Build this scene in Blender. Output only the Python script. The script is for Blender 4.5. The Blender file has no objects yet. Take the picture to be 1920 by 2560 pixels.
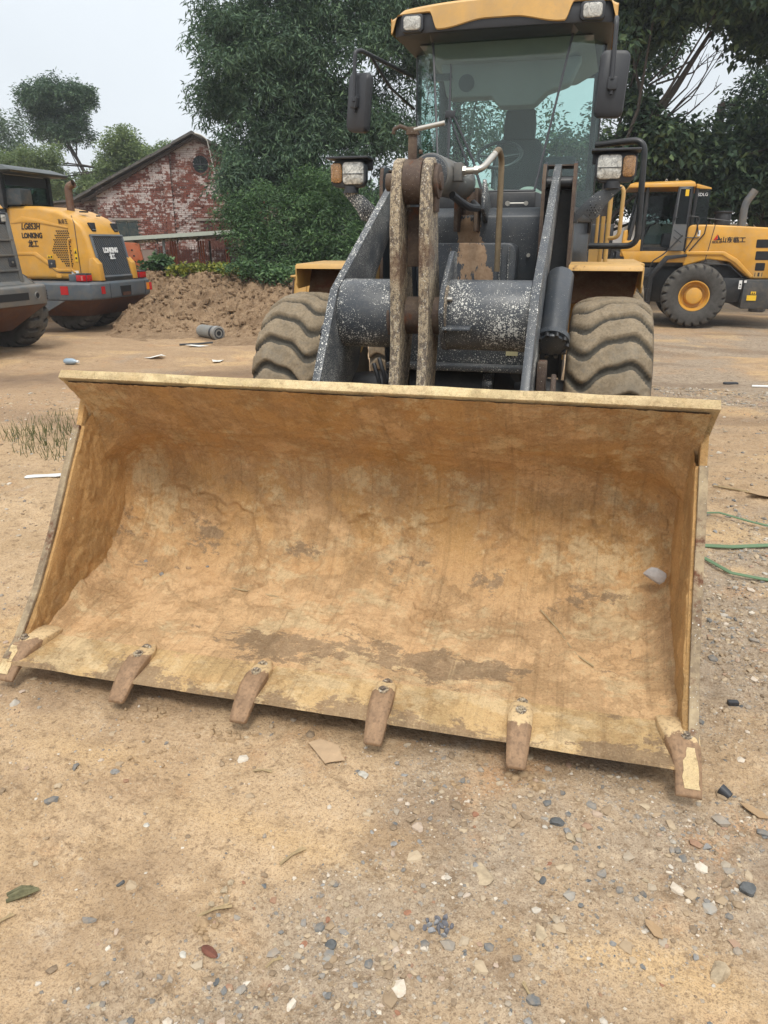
import bpy, bmesh, math, random
import numpy as np
from mathutils import Vector, Matrix
R = math.radians
random.seed(7)
S = bpy.context.scene
COL = S.collection

# ------------------------------------------------------------------ camera, sky, sun, exposure
CAM = np.array([0.908, -2.4185, 1.824])
cd = bpy.data.cameras.new('camera'); cam = bpy.data.objects.new('camera', cd); COL.objects.link(cam)
cam.location = CAM; cam.rotation_euler = (R(90 - 20.006), R(0.086), R(14.643))
cd.sensor_fit = 'VERTICAL'; cd.sensor_height = 36; cd.lens = 1855.3 / 2560 * 36
cd.clip_start = 0.05; cd.clip_end = 1500
S.camera = cam
SUN_EL, SUN_AZ = 58, 165          # a high veiled sun behind the camera, slightly left
w = bpy.data.worlds.new('World'); S.world = w; w.use_nodes = True
nt = w.node_tree; nt.nodes.clear()
def wn(t, **k):
    n = nt.nodes.new(t)
    for a, b in k.items(): setattr(n, a, b)
    return n
out = wn('ShaderNodeOutputWorld'); bg = wn('ShaderNodeBackground')
sky = wn('ShaderNodeTexSky', sky_type='NISHITA', sun_disc=False)
sky.sun_elevation = R(SUN_EL); sky.sun_rotation = R(SUN_AZ)
tc = wn('ShaderNodeTexCoord'); sx = wn('ShaderNodeSeparateXYZ'); nt.links.new(tc.outputs['Generated'], sx.inputs[0])
rp = wn('ShaderNodeValToRGB'); nt.links.new(sx.outputs['Z'], rp.inputs[0])   # overcast: brighter towards the zenith
e = rp.color_ramp.elements
e[0].position = 0.0; e[0].color = (7.3, 7.7, 8.05, 1)
e[1].position = 1.0; e[1].color = (18.2, 18.4, 18.5, 1)
e2 = rp.color_ramp.elements.new(0.28); e2.color = (8.7, 9.25, 9.7, 1)
nz = wn('ShaderNodeTexNoise'); nz.inputs['Scale'].default_value = 2.2; nz.inputs['Detail'].default_value = 5
nt.links.new(tc.outputs['Generated'], nz.inputs['Vector'])
mr = wn('ShaderNodeMapRange'); nt.links.new(nz.outputs['Fac'], mr.inputs[0])
mr.inputs[1].default_value = .3; mr.inputs[2].default_value = .7; mr.inputs[3].default_value = .89; mr.inputs[4].default_value = 1.07
mul = wn('ShaderNodeVectorMath', operation='SCALE'); nt.links.new(rp.outputs[0], mul.inputs[0]); nt.links.new(mr.outputs[0], mul.inputs['Scale'])
mx = wn('ShaderNodeMix', data_type='RGBA'); mx.inputs[0].default_value = 0.9
nt.links.new(sky.outputs[0], mx.inputs[6]); nt.links.new(mul.outputs[0], mx.inputs[7])
nt.links.new(mx.outputs[2], bg.inputs[0]); bg.inputs[1].default_value = 0.078
nt.links.new(bg.outputs[0], out.inputs[0])
sl = bpy.data.lights.new('sun', 'SUN'); sl.energy = 1.5; sl.angle = R(15); sl.color = (1, .96, .88)
so = bpy.data.objects.new('sun', sl); COL.objects.link(so)
so.rotation_euler = Vector((math.sin(R(SUN_AZ)) * math.cos(R(SUN_EL)), math.cos(R(SUN_AZ)) * math.cos(R(SUN_EL)), math.sin(R(SUN_EL)))).to_track_quat('Z', 'Y').to_euler()
S.view_settings.view_transform = 'Standard'; S.view_settings.look = 'None'
S.view_settings.exposure = 0.56; S.view_settings.gamma = 1; S.view_settings.use_curve_mapping = False
S.render.engine = 'CYCLES'
S.cycles.use_denoising = True
S.cycles.max_bounces = 8; S.cycles.transparent_max_bounces = 16; S.cycles.diffuse_bounces = 4

# frame of the yard behind: s to the right, d straight away from where the photographer stands
RX, RY, NX, NY = 0.96752, 0.25280, -0.25280, 0.96752
def B(s, d, z=0.0): return (CAM[0] + s * RX + d * NX, CAM[1] + s * RY + d * NY, z)

# ------------------------------------------------------------------ numpy noise
def _h(ix, iy, seed):
    n = (ix.astype(np.int64) * 374761393 + iy.astype(np.int64) * 668265263 + seed * 974634781) & 0xffffffff
    n = ((n ^ (n >> 13)) * 1274126177) & 0xffffffff
    return ((n ^ (n >> 16)) & 0xffff) / 65535.0
def vn(x, y, seed=0):
    ix, iy = np.floor(x), np.floor(y); fx, fy = x - ix, y - iy
    fx = fx * fx * (3 - 2 * fx); fy = fy * fy * (3 - 2 * fy)
    a, b, c, d = _h(ix, iy, seed), _h(ix + 1, iy, seed), _h(ix, iy + 1, seed), _h(ix + 1, iy + 1, seed)
    return (a * (1 - fx) + b * fx) * (1 - fy) + (c * (1 - fx) + d * fx) * fy
def fbm(x, y, seed=0, o=4, g=.5):
    x, y = np.broadcast_arrays(np.asarray(x, float), np.asarray(y, float)); t = np.zeros(x.shape); a = 1.0; s = 0
    for i in range(o):
        t += a * vn(x * 2 ** i + 17.3 * i, y * 2 ** i - 9.1 * i, seed + i); s += a; a *= g
    return t / s
def sstep(a, b, x):
    t = np.clip((x - a) / (b - a), 0, 1); return t * t * (3 - 2 * t)

# ------------------------------------------------------------------ mesh helpers
def npmesh(name, v, f, smooth=False):
    me = bpy.data.meshes.new(name); v = np.asarray(v, np.float32); f = np.asarray(f, np.int32)
    k = f.shape[1]
    me.vertices.add(len(v)); me.vertices.foreach_set('co', v.ravel())
    me.loops.add(f.size); me.loops.foreach_set('vertex_index', f.ravel())
    me.polygons.add(len(f)); me.polygons.foreach_set('loop_start', np.arange(0, f.size, k, dtype=np.int32))
    me.polygons.foreach_set('use_smooth', np.full(len(f), smooth))
    me.update(calc_edges=True); me.validate(); return me
class MB:
    def __init__(s): s.v = []; s.f = []
    def add(s, vs, fs):
        o = len(s.v); s.v += [tuple(map(float, q)) for q in vs]; s.f += [tuple(i + o for i in q) for q in fs]; return s
    def box(s, x0, x1, y0, y1, z0, z1):
        return s.add([(x0, y0, z0), (x1, y0, z0), (x1, y1, z0), (x0, y1, z0), (x0, y0, z1), (x1, y0, z1), (x1, y1, z1), (x0, y1, z1)],
                     [(3, 2, 1, 0), (4, 5, 6, 7), (0, 1, 5, 4), (1, 2, 6, 5), (2, 3, 7, 6), (3, 0, 4, 7)])
    def obox(s, c, ax, ay, az):   # centre and three half-axis vectors
        c, ax, ay, az = (np.array(q, float) for q in (c, ax, ay, az))
        vs = [c + i * ax + j * ay + k * az for k in (-1, 1) for i, j in ((-1, -1), (1, -1), (1, 1), (-1, 1))]
        return s.add(vs, [(3, 2, 1, 0), (4, 5, 6, 7), (0, 1, 5, 4), (1, 2, 6, 5), (2, 3, 7, 6), (3, 0, 4, 7)])
    def prism(s, pts, lo, hi, ax='x'):   # 2D outline extruded along an axis
        n = len(pts)
        m = {'x': lambda p, t: (t, p[0], p[1]), 'y': lambda p, t: (p[0], t, p[1]), 'z': lambda p, t: (p[0], p[1], t)}[ax]
        vs = [m(p, lo) for p in pts] + [m(p, hi) for p in pts]
        return s.add(vs, [tuple(range(n - 1, -1, -1)), tuple(range(n, 2 * n))] + [(i, (i + 1) % n, n + (i + 1) % n, n + i) for i in range(n)])
    def loft(s, rings, cap=True, closed=True):
        n = len(rings[0]); vs = [p for r in rings for p in r]; fs = []
        for a in range(len(rings) - 1):
            for i in range(n if closed else n - 1):
                j = (i + 1) % n; fs.append((a * n + i, a * n + j, (a + 1) * n + j, (a + 1) * n + i))
        if cap: fs += [tuple(range(n - 1, -1, -1)), tuple(range((len(rings) - 1) * n, len(rings) * n))]
        return s.add(vs, fs)
    def tube(s, path, r, n=10, cap=True):
        P = [Vector(p) for p in path]; rs = r if isinstance(r, (list, tuple)) else [r] * len(P); rings = []; up = None
        for i, p in enumerate(P):
            t = (P[min(i + 1, len(P) - 1)] - P[max(i - 1, 0)]).normalized()
            if up is None:
                up = Vector((0, 0, 1)) if abs(t.z) < .9 else Vector((1, 0, 0))
            a = t.cross(up).normalized(); up = a.cross(t).normalized()
            rings.append([p + rs[i] * (math.cos(2 * math.pi * k / n) * a + math.sin(2 * math.pi * k / n) * up) for k in range(n)])
        return s.loft(rings, cap)
    def cyl(s, a, b, r, n=20, r2=None): return s.tube([a, b], [r, r if r2 is None else r2], n)
    def poly(s, pts, th, nrm=None):    # any planar outline thickened along its normal
        P = [Vector(p) for p in pts]; n = len(P)
        if nrm is None: nrm = (P[1] - P[0]).cross(P[2] - P[0]).normalized()
        nrm = Vector(nrm)
        return s.add(P + [p + nrm * th for p in P], [tuple(range(n - 1, -1, -1)), tuple(range(n, 2 * n))] + [(i, (i + 1) % n, n + (i + 1) % n, n + i) for i in range(n)])
def fillet(pts, r, n=5):
    """round the corners of a polyline (3D) by radius r"""
    P = [Vector(p) for p in pts]; o = [P[0]]
    for i in range(1, len(P) - 1):
        a = (P[i - 1] - P[i]); b = (P[i + 1] - P[i]); k = min(r, a.length * .49, b.length * .49)
        A, C = P[i] + a.normalized() * k, P[i] + b.normalized() * k
        for j in range(n + 1):
            t = j / n; o.append(A * (1 - t) ** 2 + P[i] * 2 * t * (1 - t) + C * t * t)
    return o + [P[-1]]
def rrect(x0, x1, y0, y1, r, n=5):
    o = []
    for cx, cy, a0 in ((x1 - r, y1 - r, 0), (x0 + r, y1 - r, 90), (x0 + r, y0 + r, 180), (x1 - r, y0 + r, 270)):
        o += [(cx + r * math.cos(R(a0 + 90 * k / n)), cy + r * math.sin(R(a0 + 90 * k / n))) for k in range(n + 1)]
    return o
def link(name, me, mat, parent=None):
    o = bpy.data.objects.new(name, me); COL.objects.link(o)
    if mat is not None and not me.materials: me.materials.append(mat)
    if parent is not None: o.parent = parent
    return o
def root_of(o):
    while o.parent: o = o.parent
    return o
def part(name, mb, mat, parent, bev=0, seg=2, smooth=35, label=None, kind=None, weld=True):
    """mesh built in yard coordinates, hung under its thing"""
    me = bpy.data.meshes.new(name)
    if parent is not None:
        L = root_of(parent).matrix_basis.inverted()
        me.from_pydata([tuple(L @ Vector(v)) for v in mb.v], [], mb.f)
    else: me.from_pydata(mb.v, [], mb.f)
    bm = bmesh.new(); bm.from_mesh(me)
    bmesh.ops.recalc_face_normals(bm, faces=bm.faces)
    if bev:
        es = [e for e in bm.edges if len(e.link_faces) == 2 and e.calc_face_angle(0) > R(28)]
        bmesh.ops.bevel(bm, geom=es, offset=bev, segments=seg, affect='EDGES', profile=.5, clamp_overlap=True)
    bm.to_mesh(me); bm.free()
    if smooth:
        me.polygons.foreach_set('use_smooth', np.ones(len(me.polygons), bool)); me.set_sharp_from_angle(angle=R(smooth))
    o = link(name, me, mat, parent)
    if label: o['label'] = label
    if kind: o['kind'] = kind
    return o
def thing(name, label, cat, loc=(0, 0, 0), rz=0, group=None):
    o = bpy.data.objects.new(name, None); COL.objects.link(o); o.empty_display_size = .2
    o.location = loc; o.rotation_euler = (0, 0, rz)
    o.matrix_basis = Matrix.Translation(Vector(loc)) @ Matrix.Rotation(rz, 4, 'Z')
    o['label'] = label; o['category'] = cat
    if group: o['group'] = group
    return o
def solo(name, mb, mat, label, cat, loc, bev=0, smooth=35, group=None, rz=0):
    """a thing that is one mesh, built about its own base point"""
    o = part(name, mb, mat, None, bev=bev, smooth=smooth)
    o.location = loc; o.rotation_euler = (0, 0, rz)
    o['label'] = label; o['category'] = cat
    if group: o['group'] = group
    return o
def text_mesh(txt, size, ext=.002, shear=0, bold=0):
    c = bpy.data.curves.new('lettering', 'FONT'); c.body = txt; c.size = size; c.extrude = ext; c.shear = shear; c.offset = bold
    c.align_x = 'CENTER'; c.align_y = 'CENTER'; c.resolution_u = 3
    o = bpy.data.objects.new('t', c); COL.objects.link(o)
    me = bpy.data.meshes.new_from_object(o.evaluated_get(bpy.context.evaluated_depsgraph_get()))
    bpy.data.objects.remove(o); bpy.data.curves.remove(c); return me
def lettering(txt, size, origin, right, up, mat, parent, name='lettering', ext=.002, width=None, shear=0, bold=0):
    """text laid on a surface: origin is its middle, right and up span it"""
    me = text_mesh(txt, size, ext, shear, bold)
    X, U = Vector(right).normalized(), Vector(up).normalized(); Z = X.cross(U)
    sx = 1
    if width:
        xs = [v.co.x for v in me.vertices]; sx = width / (max(xs) - min(xs))
    L = root_of(parent).matrix_basis.inverted()
    for v in me.vertices: v.co = L @ (Vector(origin) + X * v.co.x * sx + U * v.co.y + Z * v.co.z)
    me.name = name; return link(name, me, mat, parent)

# ------------------------------------------------------------------ materials
class Mt:
    def __init__(s, name, rough=.6, metal=0.0, spec=.5):
        s.m = bpy.data.materials.new(name); s.m.use_nodes = True; s.t = s.m.node_tree
        s.b = s.t.nodes['Principled BSDF']; s.b.inputs['Roughness'].default_value = rough
        s.b.inputs['Metallic'].default_value = metal; s.b.inputs['Specular IOR Level'].default_value = spec
        s.co = s.n('ShaderNodeTexCoord').outputs['Object']; s.nrm = None
    def n(s, t, **k):
        n = s.t.nodes.new(t)
        for a, b in k.items(): setattr(n, a, b)
        return n
    def L(s, a, b):
        if hasattr(a, 'is_linked'): s.t.links.new(a, b)
        else:
            if isinstance(a, tuple) and len(a) == 3 and b.type == 'RGBA': a = a + (1,)
            b.default_value = a
    def scale(s, v):
        n = s.n('ShaderNodeMapping'); s.t.links.new(s.co, n.inputs[0]); n.inputs['Scale'].default_value = v; return n.outputs[0]
    def noise(s, sc, det=4, ro=.55, vec=None, dist=0):
        n = s.n('ShaderNodeTexNoise'); s.t.links.new(vec or s.co, n.inputs['Vector'])
        n.inputs['Scale'].default_value = sc; n.inputs['Detail'].default_value = det; n.inputs['Roughness'].default_value = ro; n.inputs['Distortion'].default_value = dist
        return n.outputs['Fac']
    def vor(s, sc, feat='F1', vec=None, out='Distance'):
        n = s.n('ShaderNodeTexVoronoi', feature=feat); s.t.links.new(vec or s.co, n.inputs['Vector']); n.inputs['Scale'].default_value = sc; return n.outputs[out]
    def ramp(s, f, *st, interp='LINEAR'):
        n = s.n('ShaderNodeValToRGB'); s.t.links.new(f, n.inputs[0]); r = n.color_ramp; r.interpolation = interp
        while len(r.elements) < len(st): r.elements.new(.5)
        for el, (p, c) in zip(r.elements, st):
            el.position = p; el.color = (c, c, c, 1) if isinstance(c, (int, float)) else tuple(c) + (1,)
        return n.outputs[0]
    def mix(s, f, a, b, bl='MIX'):
        n = s.n('ShaderNodeMix', data_type='RGBA', blend_type=bl); s.L(f, n.inputs[0]); s.L(a, n.inputs[6]); s.L(b, n.inputs[7]); return n.outputs[2]
    def math(s, op, a, b=0.0, clamp=False):
        n = s.n('ShaderNodeMath', operation=op, use_clamp=clamp); s.L(a, n.inputs[0]); s.L(b, n.inputs[1]); return n.outputs[0]
    def attr(s, name, out='Fac'):
        return s.n('ShaderNodeAttribute', attribute_name=name).outputs[out]
    def sep(s, c):
        n = s.n('ShaderNodeSeparateXYZ'); s.t.links.new(c, n.inputs[0]); return n.outputs
    def island(s): return s.n('ShaderNodeNewGeometry').outputs['Random Per Island']
    def bump(s, h, st=.3, d=.01):
        n = s.n('ShaderNodeBump'); n.inputs['Strength'].default_value = st; n.inputs['Distance'].default_value = d; s.L(h, n.inputs['Height'])
        if s.nrm: s.t.links.new(s.nrm, n.inputs['Normal'])
        s.nrm = n.outputs[0]; s.t.links.new(s.nrm, s.b.inputs['Normal']); return s
    def base(s, c): s.L(c, s.b.inputs['Base Color']); return s
    def rough(s, c): s.L(c, s.b.inputs['Roughness']); return s

def painted(name, col, rough=.42, dust=(.30, .22, .13), dusty=.35, rust=.0, speck=0.0, bumps=.05, var=.12, wear=None):
    """paint with grime, dust film, rust spots and splashed white specks"""
    m = Mt(name, rough)
    a = m.noise(2.3, 5, .6); c = m.mix(m.ramp(a, (.3, 0), (.7, 1)), col, tuple(x * (1 - var * 2) for x in col))
    d = m.noise(5.5, 7, .68); f = m.ramp(d, (.45, 0), (.75, dusty)); c = m.mix(f, c, dust)
    g = m.noise(60, 3, .6); c = m.mix(m.ramp(g, (.5, 0), (.8, dusty * .6)), c, dust)
    ro = m.mix(f, (rough,) * 3, (.85,) * 3)
    if rust:
        r = m.ramp(m.noise(7, 8, .7), (.58 - rust * .18, 0), (.66 - rust * .18, 1)); c = m.mix(r, c, m.mix(m.noise(30, 4), (.16, .06, .025), (.07, .032, .02)))
        ro = m.mix(r, ro, (.9,) * 3)
    if speck:
        big = m.noise(2.1, 5, .68); sp = None
        for sc_, lo, hi in ((40, .10, .36), (85, .12, .46), (160, .1, .48)):      # splashes of several sizes, thick in some places and absent in others
            vt = m.n('ShaderNodeTexVoronoi'); m.t.links.new(m.co, vt.inputs['Vector']); vt.inputs['Scale'].default_value = sc_; vt.inputs['Detail'].default_value = 0
            hv = m.sep(vt.outputs['Color']); rad = m.math('MULTIPLY', m.math('MULTIPLY', m.ramp(big, (.34, .04), (.64, hi)), speck), m.math('POWER', hv[0], 1.1))
            q = m.math('LESS_THAN', m.math('ADD', vt.outputs['Distance'], m.math('MULTIPLY', m.math('SUBTRACT', m.noise(sc_ * 3, 2), .5), .25)), rad)
            sp = q if sp is None else m.math('MAXIMUM', sp, q)
        c = m.mix(m.math('MULTIPLY', sp, .9), c, (.62, .61, .56)); ro = m.mix(sp, ro, (.9,) * 3)
    m.base(c); m.rough(ro)
    if bumps: m.bump(m.noise(35, 4, .6), bumps, .01)
    return m.m
def plain(name, col, rough=.5, metal=0, var=.15, bumps=.03, sc=12):
    m = Mt(name, rough, metal); m.base(m.mix(m.noise(sc, 5, .6), tuple(x * (1 - var) for x in col), tuple(min(1, x * (1 + var)) for x in col)))
    if bumps: m.bump(m.noise(sc * 5, 4), bumps, .005)
    return m.m
YELR = painted('pale_roof_yellow', (.66, .385, .115), .5, dust=(.34, .26, .17), dusty=.4, rust=-.45)
YEL = painted('yellow_paint', (.62, .33, .055), .4, dusty=.30, rust=.0)
YELD = painted('worn_yellow_paint', (.60, .35, .10), .5, dusty=.5, rust=-.2)
YELB = painted('amber_yellow_paint', (.66, .335, .045), .38, dust=(.42, .30, .17), dusty=.42)
DGREY = painted('dark_grey_speckled_paint', (.045, .052, .062), .38, dust=(.16, .15, .13), dusty=.3, speck=1.0)
DGREYT = painted('white_splashed_grey_paint', (.045, .052, .062), .4, dust=(.2, .19, .17), dusty=.35, speck=1.35)
DGREYC = painted('dark_grey_paint', (.035, .042, .052), .35, dust=(.13, .12, .10), dusty=.25, speck=.35)
GREYP = painted('grey_machine_paint', (.13, .135, .135), .45, dusty=.35)
GREYB = painted('blue_grey_paint', (.085, .105, .125), .42, dusty=.25)
BLACKP = painted('black_paint', (.014, .015, .017), .38, dust=(.10, .09, .08), dusty=.3)
BLACKM = plain('black_plastic', (.026, .028, .033), .5, sc=20)
RUST = painted('rusty_steel', (.070, .044, .032), .75, dust=(.20, .15, .10), dusty=.6, rust=.1, bumps=.3, speck=.25)
RUSTB = painted('rust_brown_underside', (.075, .028, .016), .75, dust=(.14, .08, .045), dusty=.5, rust=.3, bumps=.2)
STEEL = plain('galvanised_pipe', (.42, .40, .36), .35, .8)
DARK = plain('painted_recess_shade', (.008, .008, .009), .8)  # near-black colour painted in for shade inside holes, slots and grilles
RED = plain('red_reflector', (.42, .01, .015), .25, sc=60)
ORANGE = plain('orange_reflector', (.75, .22, .01), .3, sc=60)
WHITE = plain('white_sticker', (.7, .7, .68), .5, sc=20)
TAGY = plain('yellow_warning_sticker', (.72, .45, .02), .45, sc=30)
TAGT = plain('tan_tag', (.42, .38, .22), .7, sc=25)
INK = plain('black_lettering', (.012, .011, .012), .5, bumps=0)
WHINK = plain('white_lettering', (.75, .75, .74), .5, bumps=0)
REDINK = plain('red_lettering', (.5, .01, .01), .5, bumps=0)

def lever_mat():      # worn grey-brown steel with dried mud flaking off it
    m = Mt('mud_flaked_steel', .8)
    a = m.noise(48, 7, .76, m.scale((1, 1, .5))); b = m.noise(3, 5, .65); d = m.noise(150, 3, .65)
    c = m.mix(m.ramp(b, (.35, 0), (.65, 1)), (.10, .085, .07), (.15, .105, .07))
    c = m.mix(m.ramp(m.math('ADD', a, m.math('MULTIPLY', m.math('SUBTRACT', b, .5), .35)), (.47, 0), (.54, .9)), c, m.mix(m.noise(8, 4), (.36, .275, .17), (.46, .385, .27)))
    c = m.mix(m.ramp(d, (.52, 0), (.62, .8)), c, (.045, .036, .03)); c = m.mix(m.ramp(m.noise(95, 3, .6), (.60, 0), (.66, .8)), c, (.60, .56, .47))
    c = m.mix(m.ramp(m.noise(2.4, 6, .7), (.56, 0), (.64, .6)), c, (.10, .045, .022))
    m.base(c); m.bump(a, .4, .006).bump(d, .3, .003); return m.m
LEVER = lever_mat()
def stained(mat, spots, col=((.38, .26, .165), (.27, .17, .10))):
    """a copy of a paint with clay that ran down over it and dried in torn-edged patches (x, z, half width, half height)"""
    mt = mat.copy(); m = Mt.__new__(Mt); m.m = mt; m.t = mt.node_tree; m.b = m.t.nodes['Principled BSDF']; m.nrm = None; m.co = m.n('ShaderNodeTexCoord').outputs['Object']
    old = m.b.inputs['Base Color'].links[0].from_socket; s = m.sep(m.co); tot = None; nz_ = m.noise(11, 8, .72, m.scale((1, 1, .45)))
    for x, z, a, b in spots:
        d = m.math('ADD', m.math('POWER', m.math('ABSOLUTE', m.math('DIVIDE', m.math('SUBTRACT', s[0], x), a)), 2.0), m.math('POWER', m.math('ABSOLUTE', m.math('DIVIDE', m.math('SUBTRACT', s[2], z), b)), 2.0))
        q = m.ramp(m.math('ADD', d, m.math('MULTIPLY', m.math('SUBTRACT', nz_, .5), 8.0)), (.95, 1), (1.15, 0)); tot = q if tot is None else m.math('MAXIMUM', tot, q)
    m.base(m.mix(m.math('MULTIPLY', tot, .92), old, m.mix(m.ramp(m.noise(26, 5, .7), (.35, 0), (.65, 1)), *col))); m.rough(m.mix(tot, (.45,) * 3, (.95,) * 3)); return mt


def mud_mat(name, c1, c2, c3, steel=.0, pale=.0, up=None):
    """caked mud in torn-edged crusts over thin dust; where it is scraped off the grey-brown worn steel shows"""
    m = Mt(name, .93, 0, .2)
    A = m.noise(1.9, 7, .66, dist=.5); Bn = m.noise(7.5, 9, .74); Cn = m.noise(30, 8, .78); D = m.noise(110, 4, .72); F = m.noise(300, 2, .6)
    if up is not None: c1 = m.mix(m.attr('up'), c1, up)  # browner mud up the back wall, with some of its shade painted in
    c = m.mix(m.ramp(A, (.38, 0), (.62, .9)), c1, c2)
    # crusts
    k1 = m.ramp(m.math('ADD', A, m.math('MULTIPLY', m.math('SUBTRACT', Cn, .5), .22)), (.50, 0), (.575, 1))
    c = m.mix(m.math('MULTIPLY', k1, .38), c, c3)
    k2 = m.ramp(m.math('ADD', m.noise(4.3, 9, .72, dist=.3), m.math('MULTIPLY', m.math('SUBTRACT', Cn, .5), .2)), (.53, 0), (.61, 1))
    c = m.mix(m.math('MULTIPLY', k2, .38), c, (.38, .225, .10))
    c = m.mix(m.ramp(m.noise(2.6, 6, .65), (.55, 0), (.72, .38)), c, (.48, .235, .085))                  # redder clay
    c = m.mix(m.ramp(m.noise(3.4, 9, .75, dist=.4), (.57, 0), (.66, .3)), c, (.33, .24, .145))       # greyer damp crust
    if pale:
        c = m.mix(m.ramp(m.noise(3.2, 10, .78, m.scale((1, 1.6, 1))), (.54 - pale * .14, 0), (.60 - pale * .14, .75)), c, (.66, .50, .29))
    if steel:
        f = m.math('ADD', m.noise(3.6, 11, .80, m.scale((.8, 1.3, 1)), dist=.15), m.attr('bare')); f = m.ramp(f, (.545 - steel * .05, 0), (.565 - steel * .05, .9))
        c = m.mix(f, c, m.mix(m.noise(9, 7, .75, m.scale((6, .8, 1))), (.22, .145, .085), (.38, .27, .165)))
    if steel:   # long scrape lines left by the loads that slid in
        sc_ = m.noise(1, 5, .7, m.scale((34, 1.1, 1.1))); c = m.mix(m.ramp(sc_, (.34, .35), (.46, 0)), c, (.24, .15, .075)); c = m.mix(m.ramp(sc_, (.58, 0), (.70, .35)), c, (.70, .52, .30))
    # cracks between the crusts
    wob = m.n('ShaderNodeVectorMath', operation='ADD'); nv = m.n('ShaderNodeTexNoise'); m.t.links.new(m.co, nv.inputs['Vector']); nv.inputs['Scale'].default_value = 6; nv.inputs['Detail'].default_value = 6
    ws_ = m.n('ShaderNodeVectorMath', operation='SCALE'); m.t.links.new(nv.outputs['Color'], ws_.inputs[0]); ws_.inputs['Scale'].default_value = .28
    m.t.links.new(m.co, wob.inputs[0]); m.t.links.new(ws_.outputs[0], wob.inputs[1])
    ck = m.math('MULTIPLY', m.ramp(m.vor(6.5, 'DISTANCE_TO_EDGE', wob.outputs[0]), (.0, 1), (.018, 0)), m.ramp(m.noise(2.2, 4, .6), (.50, 0), (.60, 1)))
    c = m.mix(m.math('MULTIPLY', ck, .35), c, (.17, .09, .035))
    c = m.mix(m.ramp(Cn, (.30, .38), (.47, 0)), c, (.25, .135, .05))
    c = m.mix(m.ramp(Cn, (.54, 0), (.72, .35)), c, (.66, .46, .24))
    c = m.mix(m.ramp(D, (.30, .42), (.47, 0)), c, (.21, .115, .045)); c = m.mix(m.ramp(D, (.56, 0), (.70, .5)), c, (.70, .50, .27))
    v = m.vor(46); c = m.mix(m.math('MULTIPLY', m.math('LESS_THAN', v, m.ramp(Bn, (.5, .0), (.7, .2))), .45), c, (.13, .075, .038))
    c = m.mix(m.ramp(F, (.35, .25), (.5, 0)), c, (.2, .12, .06))
    m.base(c); m.bump(Bn, .35, .03).bump(m.math('ADD', k1, k2), .35, .006).bump(ck, -.35, .008).bump(Cn, .6, .012).bump(D, .5, .006).bump(F, .35, .003); return m.m
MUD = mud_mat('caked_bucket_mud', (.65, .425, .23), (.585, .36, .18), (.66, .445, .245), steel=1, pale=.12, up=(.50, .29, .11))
MUDS = mud_mat('caked_side_mud', (.58, .35, .145), (.52, .30, .118), (.61, .395, .175), pale=.0)
EDGE = mud_mat('worn_cutting_edge', (.60, .41, .20), (.51, .335, .155), (.61, .43, .215), steel=1.1, pale=.3)
CREAM = mud_mat('pale_dried_mud', (.76, .63, .38), (.66, .48, .22), (.78, .67, .44), pale=.45)
BELLY = painted('brown_underside_steel', (.10, .065, .042), .85, dust=(.24, .17, .10), dusty=.6, bumps=.3)
def tooth_mat():
    m = Mt('worn_tooth_steel', .7, .25)
    g = m.noise(16, 8, .74, m.scale((1.6, 1, 1))); c = m.mix(m.ramp(g, (.3, 0), (.7, 1)), (.18, .11, .062), (.34, .212, .118))
    p = m.math('ADD', m.noise(4.0, 8, .7), m.math('MULTIPLY', m.math('ADD', m.sep(m.co)[1], 3.2), 2.6)); c = m.mix(m.ramp(p, (.46, 0), (.48, .9)), c, (.60, .44, .24))
    c = m.mix(m.ramp(m.noise(80, 4), (.5, 0), (.7, .5)), c, (.09, .05, .03))
    m.base(c); m.bump(g, .3, .006).bump(m.noise(70, 4), .3, .003); return m.m
TOOTH = tooth_mat()
def rubber_mat(name, top, groove, side):
    m = Mt(name, .9, 0, .2)
    h = m.attr('lug'); a = m.noise(9, 6, .65); b = m.noise(60, 5, .7)
    t = m.mix(m.ramp(a, (.35, 0), (.65, 1)), top, tuple(x * .7 for x in top)); t = m.mix(m.ramp(b, (.45, 0), (.7, .6)), t, tuple(x * .30 for x in top))
    t = m.mix(m.ramp(m.noise(22, 7, .75), (.52, 0), (.66, .6)), t, (.155, .14, .115)); t = m.mix(m.ramp(m.noise(4, 5, .6), (.52, 0), (.7, .5)), t, (.20, .18, .145))
    g = m.mix(m.ramp(b, (.4, 0), (.7, 1)), groove, tuple(x * .6 for x in groove))
    c = m.mix(m.ramp(h, (.35, 0), (.75, 1)), g, t)
    c = m.mix(m.attr('side'), c, m.mix(m.ramp(a, (.3, 0), (.7, 1)), side, tuple(x * .6 for x in side)))
    m.base(c); m.bump(b, .5, .006); return m.m
RUB = rubber_mat('dusty_tyre_rubber', (.28, .22, .148), (.105, .095, .078), (.14, .115, .085))
RUBK = rubber_mat('grey_tyre_rubber', (.105, .098, .088), (.045, .042, .04), (.085, .08, .073))
RUBM = rubber_mat('muddy_tyre_rubber', (.20, .15, .085), (.05, .042, .034), (.11, .085, .055))

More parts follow.
